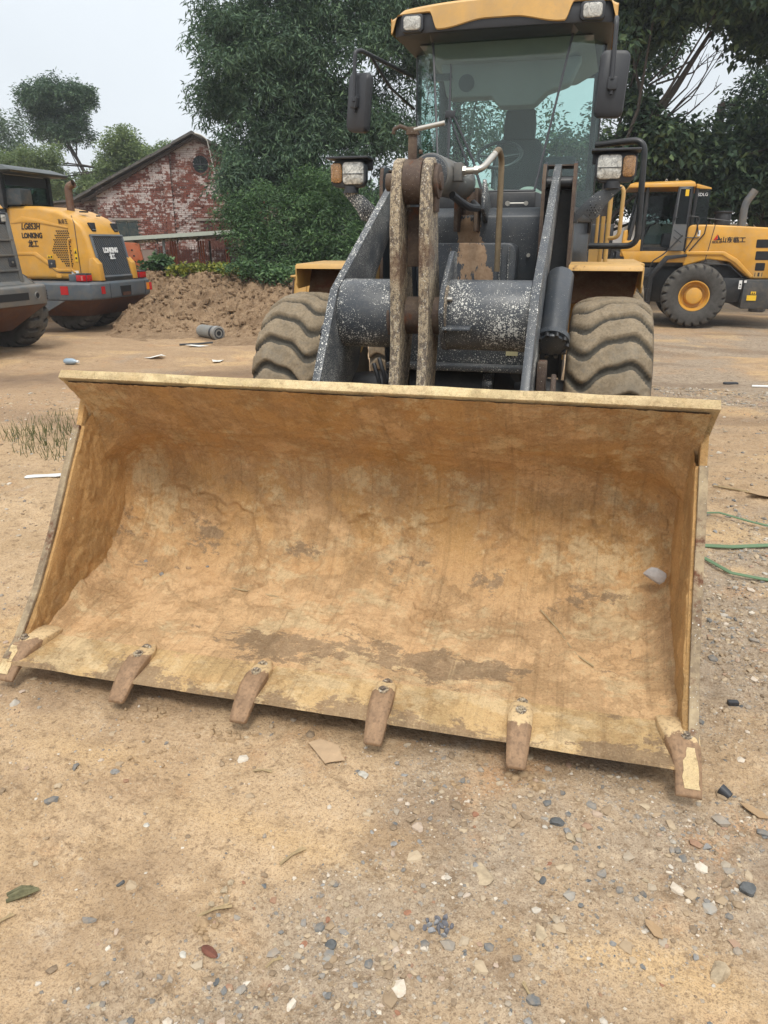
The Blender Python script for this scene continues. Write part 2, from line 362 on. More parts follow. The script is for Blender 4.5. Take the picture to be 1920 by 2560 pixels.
def glass_mat(name, tint, spec=1.0, rough=.02, haze=.007):
    m = Mt(name); t = m.t; t.nodes.remove(m.b)
    tr = m.n('ShaderNodeBsdfTransparent'); tr.inputs[0].default_value = tint + (1,)
    gl = m.n('ShaderNodeBsdfGlossy'); gl.inputs['Roughness'].default_value = rough; gl.inputs[0].default_value = (spec,) * 3 + (1,)
    df = m.n('ShaderNodeBsdfDiffuse'); df.inputs[0].default_value = (.36, .40, .40, 1)
    lw = m.n('ShaderNodeLayerWeight'); fr = m.math('ADD', m.math('MULTIPLY', m.math('POWER', lw.outputs['Facing'], 5.0), .30), .016)
    m1 = m.n('ShaderNodeMixShader'); m2 = m.n('ShaderNodeMixShader')
    du = m.ramp(m.noise(1.6, 5, .6), (.3, haze), (.7, haze * 2.4)); t.links.new(du, m1.inputs[0]); t.links.new(tr.outputs[0], m1.inputs[1]); t.links.new(df.outputs[0], m1.inputs[2])
    t.links.new(fr, m2.inputs[0]); t.links.new(m1.outputs[0], m2.inputs[1]); t.links.new(gl.outputs[0], m2.inputs[2])
    t.links.new(m2.outputs[0], t.nodes['Material Output'].inputs[0]); return m.m
GLASS = glass_mat('tinted_cab_glass', (.86, .95, .93))
GLASSD = glass_mat('dark_cab_glass', (.30, .38, .37), haze=.01)
def lens_mat(name, col, sc, grid):
    m = Mt(name, .12, 0, .8)
    n = m.noise(sc, 3, .6, m.scale((1, .2, 1)), dist=1.5); c = m.mix(m.ramp(n, (.35, 0), (.65, 1)), col, tuple(x * .4 for x in col)); m.base(c)
    m.bump(n, .6, .01); m.b.inputs['Coat Weight'].default_value = .6; return m.m
LENS = lens_mat('clear_lamp_lens', (.62, .60, .54), 28, 0)
AMBER = lens_mat('amber_lamp_lens', (.52, .27, .09), 90, 1)
# ================================================================== GROUND
def frame_sd(x, y):
    dx, dy = x - CAM[0], y - CAM[1]; return dx * RX + dy * RY, dx * NX + dy * NY
def ground_h(x, y):
    x = np.asarray(x, float); y = np.asarray(y, float)
    r = np.hypot(x - CAM[0], y - CAM[1])
    h = (fbm(x * .55, y * .55, 3, 4) - .5) * .10
    h += (fbm(x * 3.1, y * 3.1, 11, 4, .55) - .5) * .055 * sstep(40, 6, r)
    cl = fbm(x * 1.3 + 5, y * 1.3, 21, 3)
    rough = sstep(.5, .68, cl)                                    # cloddy patches
    h += (fbm(x * 13, y * 13, 31, 4, .6) - .45) * .035 * (.25 + rough) * sstep(22, 8, r)
    h += np.maximum(0, fbm(x * 30, y * 30, 41, 3, .6) - .52) * .05 * (.35 + rough) * sstep(9, 4, r)
    s, d = frame_sd(x, y)
    # ruts pressed by tyres across the far yard
    h -= .05 * np.exp(-((d - 12.4 - .10 * s) / .5) ** 2) * sstep(1, 3, np.abs(s)) * (.5 + fbm(x * .8, y * .8, 55, 2))
    h -= .04 * np.exp(-((d - 10.6 + .05 * s) / .4) ** 2) * (.5 + fbm(x * .8, y * .8, 56, 2))
    keep = np.exp(-(((x) / 1.9) ** 4 + ((y - .4) / 1.1) ** 4))     # the bucket has flattened its own bed
    return h * (1 - .65 * keep) - .012
def masks(x, y):
    n1 = fbm(x * .8 + 3, y * .8 + 9, 61, 5, .6)
    grav = sstep(.40, .60, n1 * .75 + .12 * np.clip((x - .2) * .55, -1, 1.2) + .12 * np.clip((.6 - y) * .35, 0, .6))
    ochre = sstep(.60, .72, fbm(x * 1.1 - 7, y * 1.5 + 2, 71, 4, .55)) + .8 * np.exp(-(((x - .12) / .42) ** 2 + ((y + .62 + .15 * x) / .055) ** 2)) + .9 * np.exp(-(((x - 1.05) / .35) ** 2 + ((y + .93 - .1 * x) / .06) ** 2)) + .8 * np.exp(-(((x + .75) / .25) ** 2 + ((y + .42) / .08) ** 2)) + .8 * np.exp(-(((x - 1.35) / .16) ** 2 + ((y + .82) / .10) ** 2)) + .6 * np.exp(-(((x - .45) / .18) ** 2 + ((y + .55) / .05) ** 2))
    s, d = frame_sd(x, y)
    wet = .9 * np.exp(-((d - 11.2 - .04 * s) / .55) ** 2) * sstep(.42, .6, fbm(x * .7, y * .7, 81, 3)) * (s < 2)
    wet = wet + .55 * sstep(.6, .7, fbm(x * .5 + 31, y * 1.3, 91, 4)) * sstep(4, 9, d) + .8 * np.exp(-(((s + 5.5) / 1.6) ** 2 + ((d - 10.3) / .55) ** 2))
    wet = wet + .45 * sstep(.60, .70, fbm(x * 2.2 + 3, y * 2.2, 95, 4)) * sstep(4, 2, d)
    return grav, np.clip(ochre, 0, 1), np.clip(wet, 0, 1)
def make_ground():
    # one sheet, fine where the camera stands and coarser outwards to the horizon
    fine = np.radians(np.linspace(-34, 34, 430)); rest = np.radians(np.linspace(34, 326, 60))[1:-1]
    az = np.concatenate([fine, rest]); rad = np.concatenate([[0.25, .6], np.geomspace(1.0, 30, 520), np.geomspace(32, 900, 26)])
    A, Rr = np.meshgrid(az, rad); A = A - R(14.643)
    x = CAM[0] + np.sin(A) * Rr; y = CAM[1] + np.cos(A) * Rr
    z = ground_h(x, y); z = np.where(Rr > 60, z * 0 - .012, z)
    v = np.stack([x, y, z], -1).reshape(-1, 3); na, nr = len(az), len(rad)
    i = np.arange(nr - 1)[:, None] * na; j = np.arange(na)[None]; j2 = (j + 1) % na
    f = np.stack([i + j, i + j2, i + na + j2, i + na + j], -1).reshape(-1, 4)
    c = len(v); v = np.vstack([v, [[CAM[0], CAM[1], float(ground_h(CAM[0], CAM[1]))]]])
    me = npmesh('ground', v, f[:, ::-1], True)
    g, o, wt = masks(v[:, 0], v[:, 1])
    _, dd_ = frame_sd(v[:, 0], v[:, 1]); pk = sstep(4.5, 8.5, dd_ + 3 * (fbm(v[:, 0] * .6, v[:, 1] * .6, 301, 3) - .5)) * .9 + .5 * sstep(.56, .66, fbm(v[:, 0] * 1.3, v[:, 1] * 1.3, 311, 4, .6)) * (dd_ < 8)
    for nme, arr in (('gravel', g), ('ochre', o), ('wet', wt), ('packed', np.clip(pk, 0, 1))):
        at = me.attributes.new(nme, 'FLOAT', 'POINT'); at.data.foreach_set('value', arr.astype(np.float32))
    m = Mt('yard_dirt', .95, 0, .2)
    gr, oc, we = m.attr('gravel'), m.attr('ochre'), m.attr('wet')
    A = m.noise(.9, 6, .6, dist=.3); Bn = m.noise(3.4, 7, .65); C = m.noise(17, 6, .7); D = m.noise(75, 4, .65); E = m.noise(210, 2, .5)
    c = m.mix(m.ramp(A, (.32, 0), (.66, 1)), (.445, .308, .180), (.515, .368, .223))
    c = m.mix(m.ramp(Bn, (.42, 0), (.68, .75)), c, (.36, .243, .132))
    c = m.mix(m.math('MULTIPLY', m.attr('packed'), m.ramp(m.noise(1.2, 6, .7, m.scale((.5, 1.6, 1))), (.35, 1), (.65, .35))), c, (.315, .205, .12))
    c = m.mix(m.math('MULTIPLY', gr, .8), c, m.mix(m.ramp(C, (.35, 0), (.65, 1)), (.225, .182, .138), (.355, .292, .222)))
    c = m.mix(m.math('MULTIPLY', oc, m.ramp(Bn, (.3, .6), (.7, .25))), c, (.60, .40, .19))
    pal = m.ramp(m.noise(2.6, 7, .7, dist=.7), (.60, 0), (.70, .6)); c = m.mix(pal, c, (.48, .42, .34))
    red = m.ramp(m.noise(1.9, 6, .66), (.57, 0), (.70, .6)); c = m.mix(red, c, (.46, .25, .115))
    # pebble grain: each cell of the gravel has a stone of its own tone
    v1 = m.n('ShaderNodeTexVoronoi'); m.t.links.new(m.co, v1.inputs['Vector']); v1.inputs['Scale'].default_value = 62
    sp = m.ramp(v1.outputs['Distance'], (.22, 1), (.42, 0)); hv = m.sep(v1.outputs['Color'])
    ton = m.ramp(hv[0], (0, (.20, .17, .13)), (.35, (.33, .25, .17)), (.6, (.42, .36, .28)), (.8, (.20, .205, .21)), (1, (.52, .46, .37)))
    has = m.math('MULTIPLY', m.math('MULTIPLY', sp, m.math('GREATER_THAN', hv[1], .45)), m.math('ADD', m.math('MULTIPLY', gr, .8), .12))
    c = m.mix(has, c, ton)
    v2 = m.n('ShaderNodeTexVoronoi'); m.t.links.new(m.co, v2.inputs['Vector']); v2.inputs['Scale'].default_value = 150
    h2 = m.sep(v2.outputs['Color']); has2 = m.math('MULTIPLY', m.math('GREATER_THAN', h2[1], .5), m.ramp(v2.outputs['Distance'], (.2, .75), (.45, 0)))
    c = m.mix(m.math('MULTIPLY', has2, m.math('ADD', m.math('MULTIPLY', gr, .6), .3)), c, m.ramp(h2[0], (0, (.17, .13, .09)), (.5, (.38, .28, .18)), (1, (.50, .42, .31))))
    c = m.mix(m.ramp(C, (.32, .75), (.47, 0)), c, (.19, .125, .07)); c = m.mix(m.ramp(C, (.57, 0), (.70, .4)), c, (.56, .44, .30))  # low spots of the grain darkened, crevice shade put into the colour
    c = m.mix(m.ramp(D, (.32, .7), (.46, 0)), c, (.16, .105, .062)); c = m.mix(m.ramp(D, (.57, 0), (.70, .45)), c, (.60, .48, .34)); c = m.mix(m.ramp(E, (.35, .5), (.48, 0)), c, (.16, .11, .07))
    c = m.mix(m.math('MULTIPLY', we, m.ramp(Bn, (.3, 1), (.7, .55))), c, (.155, .10, .062))
    m.base(c); m.rough(m.mix(we, (.96,) * 3, (.72,) * 3))
    m.bump(Bn, .25, .05).bump(C, .45, .03).bump(m.math('MULTIPLY', sp, m.math('ADD', gr, .2)), .35, .008).bump(D, .55, .01).bump(E, .3, .004)
    o = link('ground', me, m.m); o['kind'] = 'structure'; o['label'] = 'tan dirt yard with gravelly patches and tyre ruts'
make_ground()
def gz(x, y): return float(ground_h(np.array([x]), np.array([y]))[0])

# pebbles nobody could count
ICO_V = None
def ico():
    global ICO_V, ICO_F
    if ICO_V is None:
        bm = bmesh.new(); bmesh.ops.create_icosphere(bm, subdivisions=1, radius=1)
        ICO_V = np.array([v.co[:] for v in bm.verts]); ICO_F = np.array([[v.index for v in f.verts] for f in bm.faces]); bm.free()
    return ICO_V, ICO_F
STONE = Mt('pebble_stone', .9, 0, .25)
_i = STONE.island()
STONE.base(STONE.mix(STONE.ramp(STONE.noise(45, 5, .7), (.4, 0), (.75, .55)), STONE.ramp(_i, (0, (.15, .11, .075)), (.25, (.30, .22, .14)), (.5, (.44, .35, .24)), (.66, (.23, .215, .195)), (.80, (.11, .12, .125)), (.90, (.60, .54, .45)), (1, (.25, .13, .075))), (.38, .28, .18)))
STONE.bump(STONE.noise(60, 4), .4, .006)
def make_gravel():
    rng = np.random.default_rng(5); V, F = ico(); OV = np.array([[1, 0, 0], [-1, 0, 0], [0, 1, 0], [0, -1, 0], [0, 0, 1], [0, 0, -1]], float)
    OF = np.array([[0, 2, 4], [2, 1, 4], [1, 3, 4], [3, 0, 4], [2, 0, 5], [1, 2, 5], [3, 1, 5], [0, 3, 5]]); vs, fs, off = [], [], 0
    for (V_, F_, n, mu, sg, lo, hi, mul) in ((OV, OF, 260000, .0034, .38, .0016, .007, .85), (V, F, 52000, .0085, .40, .005, .021, .62)):
        az = np.radians(rng.uniform(-33, 33, n) - 14.643); r = np.sqrt(rng.uniform(0, 1, n)) ** 1.35 * 9.5 + 1.15
        x = CAM[0] + np.sin(az) * r; y = CAM[1] + np.cos(az) * r
        g, o, _ = masks(x, y); cl = fbm(x * 5, y * 5, 201, 3); keep = rng.uniform(0, 1, n) < (.10 + .9 * g ** 1.2) * mul * (1 - .5 * o) * sstep(.25, .6, cl) * 1.3
        inb = (np.abs(x) < 1.42) & (y > -.02) & (y < 1.0); keep &= ~inb
        x, y = x[keep], y[keep]; n = len(x)
        sz = np.exp(rng.normal(math.log(mu), sg, n)).clip(lo, hi) * (1 + .07 * np.hypot(x - CAM[0], y - CAM[1])); z = ground_h(x, y)
        P = V_[None] * (1 + rng.uniform(-.35, .35, (n, len(V_), 1))) * (sz[:, None] * rng.uniform(.6, 1.25, (n, 3)))[:, None, :]
        P[:, :, 2] *= .65; a = rng.uniform(0, 6.28, n); ca, sa = np.cos(a)[:, None], np.sin(a)[:, None]
        X = P[:, :, 0] * ca - P[:, :, 1] * sa; Y = P[:, :, 0] * sa + P[:, :, 1] * ca
        P = np.stack([X + x[:, None], Y + y[:, None], P[:, :, 2] + z[:, None] + sz[:, None] * .02], -1)
        vs.append(P.reshape(-1, 3)); fs.append((F_[None] + (np.arange(n) * len(V_))[:, None, None]).reshape(-1, 3) + off); off += n * len(V_); print('pebbles', n)
    o = link('gravel', npmesh('gravel', np.vstack(vs), np.vstack(fs), False), STONE.m); o['kind'] = 'stuff'; o['label'] = 'loose pebbles and grit scattered over the dirt'
make_gravel()

# ================================================================== FRONT LOADER
LD = thing('wheel_loader', 'dusty dark grey and yellow wheel loader facing the viewer with a mud caked bucket', 'wheel loader', (0, 3.2, 0))
def grid_part(name, P, mat, parent, attrs=None, smooth=True, flip=False):
    """P: (n,m,3) grid of yard points"""
    n, m = P.shape[:2]; i = np.arange(n - 1)[:, None] * m; j = np.arange(m - 1)[None]
    f = np.stack([i + j, i + j + 1, i + m + j + 1, i + m + j], -1).reshape(-1, 4)
    if flip: f = f[:, ::-1]
    loc = np.array(root_of(parent).location); me = npmesh(name, P.reshape(-1, 3) - loc, f, smooth)
    for k, a in (attrs or {}).items():
        at = me.attributes.new(k, 'FLOAT', 'POINT'); at.data.foreach_set('value', np.asarray(a, np.float32).ravel())
    return link(name, me, mat, parent)

# ---- bucket
PROF = [(-.10, .098), (.06, .125), (.20, .135), (.38, .15), (.59, .166), (.77, .233), (.93, .373), (.99, .543), (1.022, .693), (.985, .80), (.90, .885), (.786, .985), (.674, 1.09), (.552, 1.222)]
SIDEM = painted('worn_side_edge', (.20, .145, .09), .8, dust=(.46, .36, .22), dusty=.95, rust=.25, bumps=.4, speck=.5)
def resample(pts, n, k=3):
    p = np.array(pts, float)
    for _ in range(k):
        q = [p[0]]
        for a, b in zip(p[:-1], p[1:]): q += [a * .75 + b * .25, a * .25 + b * .75]
        p = np.array(q + [p[-1]])
    d = np.r_[0, np.cumsum(np.hypot(*np.diff(p, axis=0).T))]; t = np.linspace(0, d[-1], n)
    return np.stack([np.interp(t, d, p[:, 0]), np.interp(t, d, p[:, 1])], -1)
def bucket():
    nu, nv = 290, 470
    pr = resample(PROF, nu); tg = np.gradient(pr, axis=0); tg /= np.linalg.norm(tg, axis=1)[:, None]
    nn = np.stack([-tg[:, 1], tg[:, 0]], -1)                     # towards the hollow
    X = 1.405 * np.sin(np.linspace(-1, 1, nv) * math.pi * .46) / math.sin(math.pi * .46); T = np.linspace(0, 1, nu)
    XX, TT = np.meshgrid(X, T)
    L = TT * 2.15
    crust = fbm(XX * 2.2, L * 2.2, 5, 5, .55); lump = np.maximum(0, fbm(XX * 7, L * 7, 15, 4, .6) - .45)
    patch = sstep(.49, .515, crust) + .6 * sstep(.53, .55, fbm(XX * 4.5, L * 4.5, 7, 5, .6))                               # slabs of caked mud with broken edges
    mid = sstep(.16, .32, TT) * sstep(.72, .6, TT)
    hgt = .006 + .011 * patch * (.3 + mid) + .06 * lump * (.15 + mid) + (fbm(XX * 26, L * 26, 25, 3, .6) - .5) * .009 * (.5 + mid) + (fbm(XX * 70, L * 70, 27, 2, .6) - .5) * .005
    hgt = hgt + .012 * np.maximum(0, fbm(XX * 3, L * 40, 35, 3) - .5) * sstep(.62, .72, TT) * sstep(.9, .8, TT)
    corner = np.exp(-(1.405 - np.abs(XX)) / .055)          # mud packed into the corners
    hgt = hgt + corner * .145 * sstep(.08, .30, TT) * sstep(.95, .78, TT) * (.8 + .4 * fbm(XX * 4, L * 4, 45, 2))
    rub = np.exp(-(((XX - 1.25) / .2) ** 2 + ((TT - .38) / .12) ** 2)) + np.exp(-(((XX + 1.1) / .25) ** 2 + ((TT - .33) / .04) ** 2))
    hgt = hgt + .05 * np.exp(-(((np.abs(XX) - 1.36) / .10) ** 2 + ((TT - .80) / .05) ** 2)) * (.6 + .8 * fbm(XX * 8, L * 8, 66, 3))
    hgt = hgt + rub * .05 * np.maximum(0, fbm(XX * 13, L * 13, 65, 4, .65) - .38)
    hgt *= sstep(0, .10, TT) * .9 + .1
    Y = pr[:, 0][:, None] + nn[:, 0][:, None] * hgt; Z = pr[:, 1][:, None] + nn[:, 1][:, None] * hgt
    P = np.stack([XX, Y, Z], -1)
    bare = -.13 + .17 * np.exp(-(((XX - .40) / .55) ** 2 + ((TT - .17) / .07) ** 2)) + .15 * np.exp(-(((XX + .45) / .45) ** 2 + ((TT - .17) / .05) ** 2))
    bare = bare + .07 * np.exp(-((TT - .47) / .07) ** 2) - .05 * sstep(.55, .7, TT)
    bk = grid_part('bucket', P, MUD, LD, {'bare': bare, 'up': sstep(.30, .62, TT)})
    # outer skin, built as one closed plate following the same curve
    sk = MB(); po = resample([(.0, .118)] + PROF[1:], 40); tg = np.gradient(po, axis=0); tg /= np.linalg.norm(tg, axis=1)[:, None]; no = np.stack([tg[:, 1], -tg[:, 0]], -1)
    sk.prism([tuple(q + k * .004) for q, k in zip(po, no)] + [tuple(q + k * .045) for q, k in zip(po[::-1], no[::-1])], -1.40, 1.40, 'x')
    part('back_plate', sk, BELLY, bk)
    for sgn in (-1, 1):
        out = [(-.085, .105), (.0, .155), (.16, .325), (.325, .55), (.48, .795), (.612, .99)]
        rear = [tuple(q + k * .052) for q, k in zip(po, no)]
        rear = [q for q in rear if q[1] < 1.0 or q[0] > .68]
        m = MB().prism(out + [(.66, 1.09)] + rear[::-1], *sorted((sgn * 1.398, sgn * 1.428)), 'x')
        part('side_plate', m, BELLY if 0 else MUDS, bk, bev=.004)
        # caked inner face of the side plate
        ins = [q for q in po]; n1, n2 = 120, 90
        fr = resample(out, n1, 1); bc = resample([(-.06, .118)] + PROF[1:12] + [(.70, 1.05)], n1, 2)
        W = np.linspace(0, 1, n2)[None, :, None]; Q = fr[:, None] * (1 - W) + bc[:, None] * W
        hh = .012 + .006 * sstep(.46, .52, fbm(Q[..., 0] * 4, Q[..., 1] * 3, 75 + sgn, 4)) + .014 * (fbm(Q[..., 0] * 14, Q[..., 1] * 9, 85, 4) - .4) + .005 * fbm(Q[..., 0] * 50, Q[..., 1] * 40, 86, 2)
        hh = hh + .012 * sstep(.9, 1, W[..., 0])
        edge = sstep(0, .02, W[..., 0]); hh = np.maximum(hh, .003) * edge + .0 * hh
        PP = np.stack([sgn * (1.4005 - hh), Q[..., 0], Q[..., 1]], -1)
        grid_part('side_mud', PP, MUDS, bk, flip=sgn < 0)
        ws = [np.array(q) for q in out]; off = []
        for a, q in enumerate(ws):
            d = ws[min(a + 1, len(ws) - 1)] - ws[max(a - 1, 0)]; d = d / np.linalg.norm(d); off.append(tuple(q + np.array([d[1], -d[0]]) * .11))
        part('wear_strip', MB().prism([tuple(q) for q in ws[1:]] + off[1:][::-1], *sorted((sgn * 1.384, sgn * 1.4)), 'x'), MUDS, bk, bev=.003)
        # worn edge bar welded on the front of the side plate
        part('side_edge', MB().prism([tuple(q) for q in ws] + [tuple(q + np.array([-.016, .010])) for q in ws[::-1]], *sorted((sgn * 1.396, sgn * 1.4305)), 'x'), SIDEM, bk, bev=.003)
    lp = MB(); d = np.array([-.73, .683]); nrm = np.array([.683, .73]); a = np.array([.560, 1.218])
    q = [a + d * .024, a + d * .024 + nrm * .044, a - d * .20 + nrm * .044, a - d * .20 + nrm * .004, a + nrm * .004 - d * .02, a]
    n = 60; rings = []
    for i, x in enumerate(np.linspace(-1.434, 1.434, n)):
        j = (vn(np.array([x * 6]), np.array([.5]), 3)[0] - .5) * .006; rings.append([(x, p[0] + (j if k == 0 else 0), p[1] + (j if k == 1 else 0)) for k, p in enumerate(q)])
    part('lip', lp.loft(rings), CREAM, bk, bev=.002, smooth=25)
    ce = MB(); n = 70; rings = []
    for x in np.linspace(-1.40, 1.40, n):
        j = (fbm(np.array([x * 5]), np.array([2.]), 8, 3)[0] - .5) * .012
        rings.append([(x, -.112 + j, .096), (x, -.104 + j, .108), (x, .02, .130), (x, .104, .139), (x, .106, .128), (x, .0, .085)])
    me = part('cutting_edge', ce.loft(rings), EDGE, bk, smooth=20)
    at = me.data.attributes.new('bare', 'FLOAT', 'POINT'); co = np.empty(len(me.data.vertices) * 3); me.data.vertices.foreach_get('co', co); co = co.reshape(-1, 3)
    at.data.foreach_set('value', (-.13 + .17 * sstep(-3.18, -3.29, co[:, 1]) + .25 * (fbm(co[:, 0] * 2.6, co[:, 0] * 0, 12, 4) - .5)).astype(np.float32))
    # six teeth bolted on the edge
    for k, x in enumerate((-1.385, -.816, -.27, .27, .806, 1.39)):
        sg = -1 if x < 0 else 1; out = k in (0, 5); m = MB()
        wv = [(.118, .010, .139, .151), (.06, .040, .134, .166), (.0, .046, .126, .168), (-.06, .045, .108, .150), (-.12, .041, .072, .108), (-.168, .036, .036, .064), (-.180, .030, .040, .052)]
        rings = []
        for y, hw, zb, zt in wv:
            y = y + (.02 if k in (0,) else 0)
            if out:
                t = sstep(.10, -.14, y); xi = x - sg * (.095 - .055 * t); xo = x + sg * .047; zt += .01 * (1 - t)
                a, b = min(xi, xo), max(xi, xo)
            else:
                yaw = (.035 if k in (1, 2) else -.01) * (-y * 4 - .1); a, b = x - hw - yaw * .5, x + hw - yaw * .5
            c = (b - a) * .16; h = (zt - zb)
            rings.append([(a, y, zb), (b, y, zb), (b, y, zt - h * .3), (b - c, y, zt), (a + c, y, zt), (a, y, zt - h * .3)])
        part('tooth', m.loft(rings), TOOTH, bk, bev=.004, smooth=40)
        for by in ((.005, .068) if k != 5 else (-.004,)):
            bz = .166 - (.004 if by > .05 else -.002)
            b = MB().cyl((x, by, bz - .02), (x, by, bz + .004), .021, 18).tube([(x, by, bz + .004), (x, by, bz + .012)], .0125, 6)
            part('bolt', b, LEVER, bk, bev=.001)
    for sg in (-1, 1):       # pale mud left on the blunt ends of the corner teeth
        rr_ = random.Random(5 + sg); rows = []; sh = .02 if sg < 0 else 0
        for y in np.linspace(-.167, -.055, 9):
            a, b = 1.374 + rr_.uniform(-.004, .006), 1.428 - .012 * (y + .167) / .11 + rr_.uniform(-.005, .003)
            if y > -.09: a += rr_.uniform(.0, .012)
            z = float(np.interp(y, [-.18, -.168, -.12, -.06, 0], [.054, .066, .110, .152, .17])) + .0022
            rows.append([(sg * a, y + sh, z), (sg * b, y + sh, z)])
        part('mud_patch', MB().loft(rows, cap=False, closed=False), CREAM, bk, smooth=0)
    return bk
bucket()

# ---- tyres
def tyre_mesh(name, Rr, W, rim_r, nl, depth, wave, style, seg=14):
    na = nl * seg; prof = []
    us = np.linspace(-1, 1, 33)
    crown = .055 * Rr / .74
    for u in us: prof.append((u * W * .5 * .93, Rr - crown * abs(u) ** 3.2, 1.0, 0.0, u))
    side = [(W * .49, Rr - crown - .03, .55, .35, 1.08), (W * .5, Rr - crown - .07, .22, .8, 1.15), (W * .515, Rr * .5 + rim_r * .5 + .03, 0, 1, 1.3), (W * .495, rim_r * .75 + Rr * .25, 0, 1, 1.4), (W * .44, rim_r + .02, 0, 1, 1.5), (W * .40, rim_r, 0, 1, 1.5), (W * .36, rim_r - .015, 0, 1, 1.5)]
    prof = [(-a, r, k, s, -u) for a, r, k, s, u in side[::-1]] + prof + side
    pa = np.array(prof); th = np.arange(na) / na * 2 * np.pi
    U = pa[:, 4][None]; TH = th[:, None]
    if style == 'wave':      # worn lateral lugs with a wavy run from shoulder to shoulder
        off = wave * (.62 * np.sin(U * 3.6 + .5) - .25 * np.sin(U * 7.0) + .35 * U)
        ph = (TH * nl / (2 * np.pi) + off) % 1.0; g = np.abs(ph - .5)
        wd = .115 + .05 * np.abs(U) + .05 * (fbm(TH * 20, U * 3, 5, 3) - .5); lug = 1 - sstep(wd + .035, wd - .035, g)
    else:                    # blocks that reach the shoulders, solid rib at the middle
        off = np.where(U > 0, .5, 0) + wave * U
        ph = (TH * nl / (2 * np.pi) + off) % 1.0; g = np.abs(ph - .5); lug = 1 - sstep(.17, .10, g) * sstep(.16, .26, np.abs(U))
    fac = pa[:, 2][None]
    dn = fbm(U * 5 + 9, TH * 9, 17, 4) * .012 + .03 * np.maximum(0, fbm(U * 8, TH * 14, 19, 3) - .58)
    rr = pa[:, 1][None] - depth * (1 - lug) * fac - dn * fac
    ax = np.broadcast_to(pa[:, 0][None], rr.shape)
    P = np.stack([ax, rr * np.cos(TH), rr * np.sin(TH)], -1); m = P.shape[1]
    i = np.arange(na)[:, None] * m; i2 = ((np.arange(na) + 1) % na)[:, None] * m; j = np.arange(m - 1)[None]
    f = np.stack([i + j, i2 + j, i2 + j + 1, i + j + 1], -1).reshape(-1, 4)
    me = npmesh(name, P.reshape(-1, 3), f[:, ::-1], True)
    lugv = np.broadcast_to(lug, rr.shape)
    for k, a in (('lug', lugv), ('side', np.broadcast_to(pa[:, 3][None], rr.shape))):
        at = me.attributes.new(k, 'FLOAT', 'POINT'); at.data.foreach_set('value', np.ascontiguousarray(a, np.float32).ravel())
    return me
def rim_mb(W, rim_r, face, hub=.16):
    """disc wheel lying about the x axis; face is the side that looks out"""
    m = MB(); n = 36
    prof = [(.40 * W, rim_r - .012), (.40 * W, rim_r - .035), (.30 * W, rim_r - .045), (.22 * W, rim_r - .06), (.20 * W, rim_r - .07), (.06 * W, rim_r - .085), (.04 * W, rim_r * .62), (.14 * W, rim_r * .58), (.17 * W, hub * 1.05), (.34 * W, hub), (.36 * W, hub * .86), (.36 * W, .001)]
    rings = [[(face * a, r * math.cos(2 * math.pi * k / n), r * math.sin(2 * math.pi * k / n)) for k in range(n)] for a, r in prof]
    m.loft(rings, cap=False); rings = [[(-face * a, r * math.cos(2 * math.pi * k / n), r * math.sin(2 * math.pi * k / n)) for k in range(n)] for a, r in ((.40 * W, rim_r - .012), (.05 * W, rim_r - .08), (.05 * W, .001))]
    m.loft(rings, cap=False); return m
def place_mesh(name, me, mat, parent, wheel_loc, rz=0, copy=False):
    me2 = me
    o = link(name, me2, mat, parent); return o
TY = tyre_mesh('tyre', .74, .545, .32, 22, .052, .42, 'wave', 20)
RIMM = {}
def wheel(parent, loc, tyre, tmat, rimmat, W, rim_r, face, axis_rz=0, hub=.16):
    """wheel part (an empty at the hub) > tyre, rim"""
    L = parent.matrix_basis.inverted()
    wv = bpy.data.objects.new('wheel', None); COL.objects.link(wv); wv.parent = parent; wv.empty_display_size = .1
    wv.location = L @ Vector(loc); wv.rotation_euler = (0, 0, axis_rz)
    link('tyre', tyre, tmat, wv)
    key = (W, rim_r, face)
    if key not in RIMM:
        mb = rim_mb(W, rim_r, face, hub); me = bpy.data.meshes.new('rim'); me.from_pydata(mb.v, [], mb.f); bm = bmesh.new(); bm.from_mesh(me); bmesh.ops.recalc_face_normals(bm, faces=bm.faces); bm.to_mesh(me); bm.free()
        me.polygons.foreach_set('use_smooth', np.ones(len(me.polygons), bool)); me.set_sharp_from_angle(angle=R(30)); RIMM[key] = me
    link('rim', RIMM[key], rimmat, wv); return wv
for x, y in ((-1.135, 3.22), (1.095, 3.22), (-1.2, 6.6), (1.245, 6.6)):
    wv = wheel(LD, (x, y, .725), TY, RUB, YELD, .545, .32, -1 if x < 0 else 1)
    wv.scale = (-1 if x < 0 else 1, 1, 1); wv.rotation_euler = (R(7 if x < 0 else 0), 0, 0)

# ---- lift arms, cross tube, lever
ARM = [(1.30, .42), (1.55, .68), (1.81, 1.045), (2.19, 1.545), (3.86, 2.345), (4.0, 2.385), (4.13, 2.30), (4.10, 2.16), (3.845, 2.08), (3.14, 1.615), (2.80, 1.30), (2.62, 1.0), (2.20, .80), (1.75, .40), (1.45, .32)]
for sx_ in (-1, 1):
    part('lift_arm', MB().prism(ARM, *sorted((sx_ * .595, sx_ * .648)), 'x'), DGREY, LD, bev=.006)
for xa, xb in ((-.594, -.215), (.07, .594)): part('cross_tube', MB().cyl((xa, 2.36, 1.39), (xb, 2.36, 1.39), .213, 40), DGREYT, LD, bev=.004)
part('pivot_tube', MB().cyl((-.30, 2.33, 1.385), (.13, 2.33, 1.385), .115, 28), RUST, LD)
part('pivot_flange', MB().cyl((-.272, 2.33, 1.385), (-.244, 2.33, 1.385), .185, 32), RUST, LD, bev=.004)
